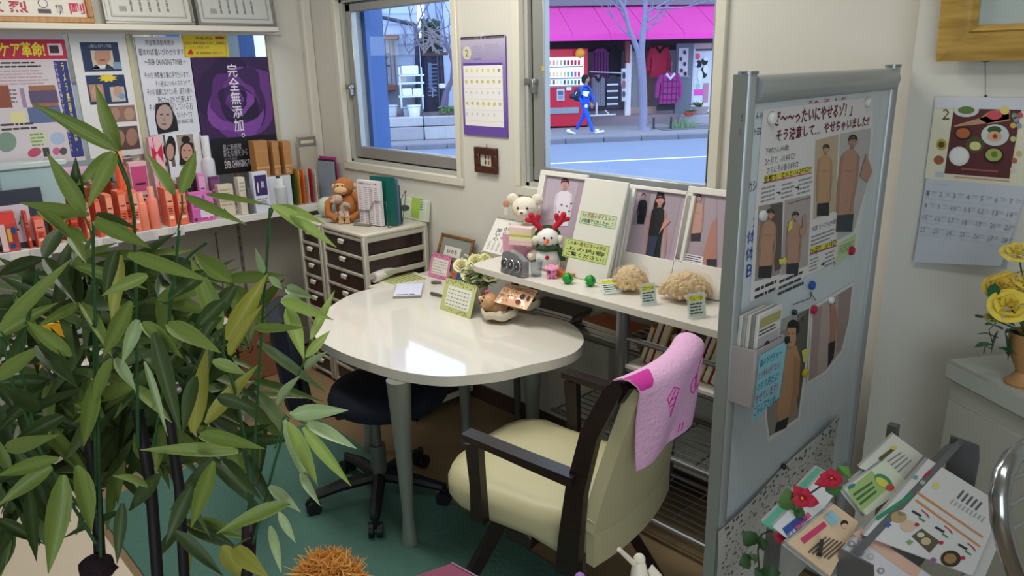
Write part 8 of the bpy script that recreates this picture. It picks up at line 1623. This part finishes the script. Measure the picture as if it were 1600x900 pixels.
def leafpts(a, b, w):
    d = b - a; L_ = d.length; y = d.normalized(); n_ = ((CAM - a).normalized() + Vector((rr.uniform(-.6, .6), rr.uniform(-.6, .6), rr.uniform(0, .7)))); n_ = (n_ - y * n_.dot(y)).normalized(); x = y.cross(n_); vs = []
    for i in range(6):
        t = i / 5; h = w * max(.02, .5 * sin(pi * min(1, .03 + t * .97) ** .72)); q = a + d * t - n_ * (L_ * .12 * t * t); vs += [q - x * h + n_ * h * .4, q, q + x * h + n_ * h * .4]
    return vs, [(i * 3 + j, i * 3 + j + 1, i * 3 + j + 4, i * 3 + j + 3) for i in range(5) for j in (0, 1)]
k = 0
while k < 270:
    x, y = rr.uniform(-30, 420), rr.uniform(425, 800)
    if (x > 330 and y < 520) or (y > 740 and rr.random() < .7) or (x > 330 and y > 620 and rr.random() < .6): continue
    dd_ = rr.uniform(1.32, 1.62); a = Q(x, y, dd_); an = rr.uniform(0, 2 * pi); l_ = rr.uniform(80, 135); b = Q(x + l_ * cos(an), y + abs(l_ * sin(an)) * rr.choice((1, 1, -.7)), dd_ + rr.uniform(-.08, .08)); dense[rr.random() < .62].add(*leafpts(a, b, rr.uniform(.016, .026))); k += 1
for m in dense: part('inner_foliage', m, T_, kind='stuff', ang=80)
# ---- orange plush head at the lower edge
pc_ = Q(512, 922, .95); T2 = thing('lion_plush', 'orange furry mane of a plush toy at the lower frame edge', 'soft toy', pc_)
part('head', MB(mat('d8a878', .95)).ell(pc_, (.036, .032, .028), n=16), T2)
fm = MB(mat('d88c38', .9)); fm2 = MB(mat('e8b060', .9))
for k in range(900):
    a = rr.uniform(0, 2 * pi); e = rr.uniform(-.1, 1.5); d = Vector((cos(a) * cos(e), sin(a) * cos(e), sin(e))); p = pc_ + Vector((d.x * .036, d.y * .032, d.z * .028)); l_ = rr.uniform(.010, .024)
    (fm if k % 2 else fm2).tube([p, p + d * l_ * .6 + Vector((rr.uniform(-.006, .006), rr.uniform(-.006, .006), .003)), p + d * l_ + Vector((rr.uniform(-.01, .01), rr.uniform(-.01, .01), .002))], [.0016, .0012, .0003], 4)
part('mane', fm, T2, kind='stuff'); part('mane', fm2, T2, kind='stuff')
# ---- magenta box corner
mb = MB(mat('8c1c48', .35)); a, b, c = Q(706, 880, .95), Q(640, 903, .90), Q(752, 905, .90); dn_ = Vector((0, 0, -.12)); d = b + (c - a)
mb.add([a, b, d, c, a + dn_, b + dn_, d + dn_, c + dn_], [(0, 1, 2, 3), (7, 6, 5, 4), (0, 4, 5, 1), (1, 5, 6, 2), (2, 6, 7, 3), (3, 7, 4, 0)]); o = solo('magenta_box', mb, 'dark magenta box with a pale edge at the lower frame edge', 'box')
e_ = MB(mat('c8b4d0', .4)); e_.tube([a + Vector((0, 0, .001)), c + Vector((0, 0, .001))], .0012, 4); part('pale_edge', e_, o)
solo('violet_ball', MB(mat('a878c8', .4)).ell(Q(906, 903, .92), .007, n=10), 'tiny violet bead at the lower frame edge', 'bead')
# ---- white stick figure
fw_ = Q(1000, 905, .98); T3 = thing('white_figurine', 'white plastic figurine raising one thin arm', 'figurine', fw_ - Vector((0, 0, .10))); WP = mat('e6dccc', .4)
m = MB(WP); m.tube([Q(1000, 985, .98), Q(999, 930, .98), Q(999, 892, .98), Q(998, 878, .98)], [.017, .014, .011, .0085], 14); part('body', m, T3); part('head', MB(WP).ell(Q(999, 874, .98), .0082, n=14), T3)
part('arm', MB(WP).tube([Q(990, 880, .975), Q(967, 858, .955)], [.0036, .0030], 8), T3); part('arm', MB(WP).tube([Q(1003, 892, .975), Q(1014, 898, .975), Q(1016, 888, .97), Q(1026, 905, .97)], [.004, .005, .006, .009], 8), T3)
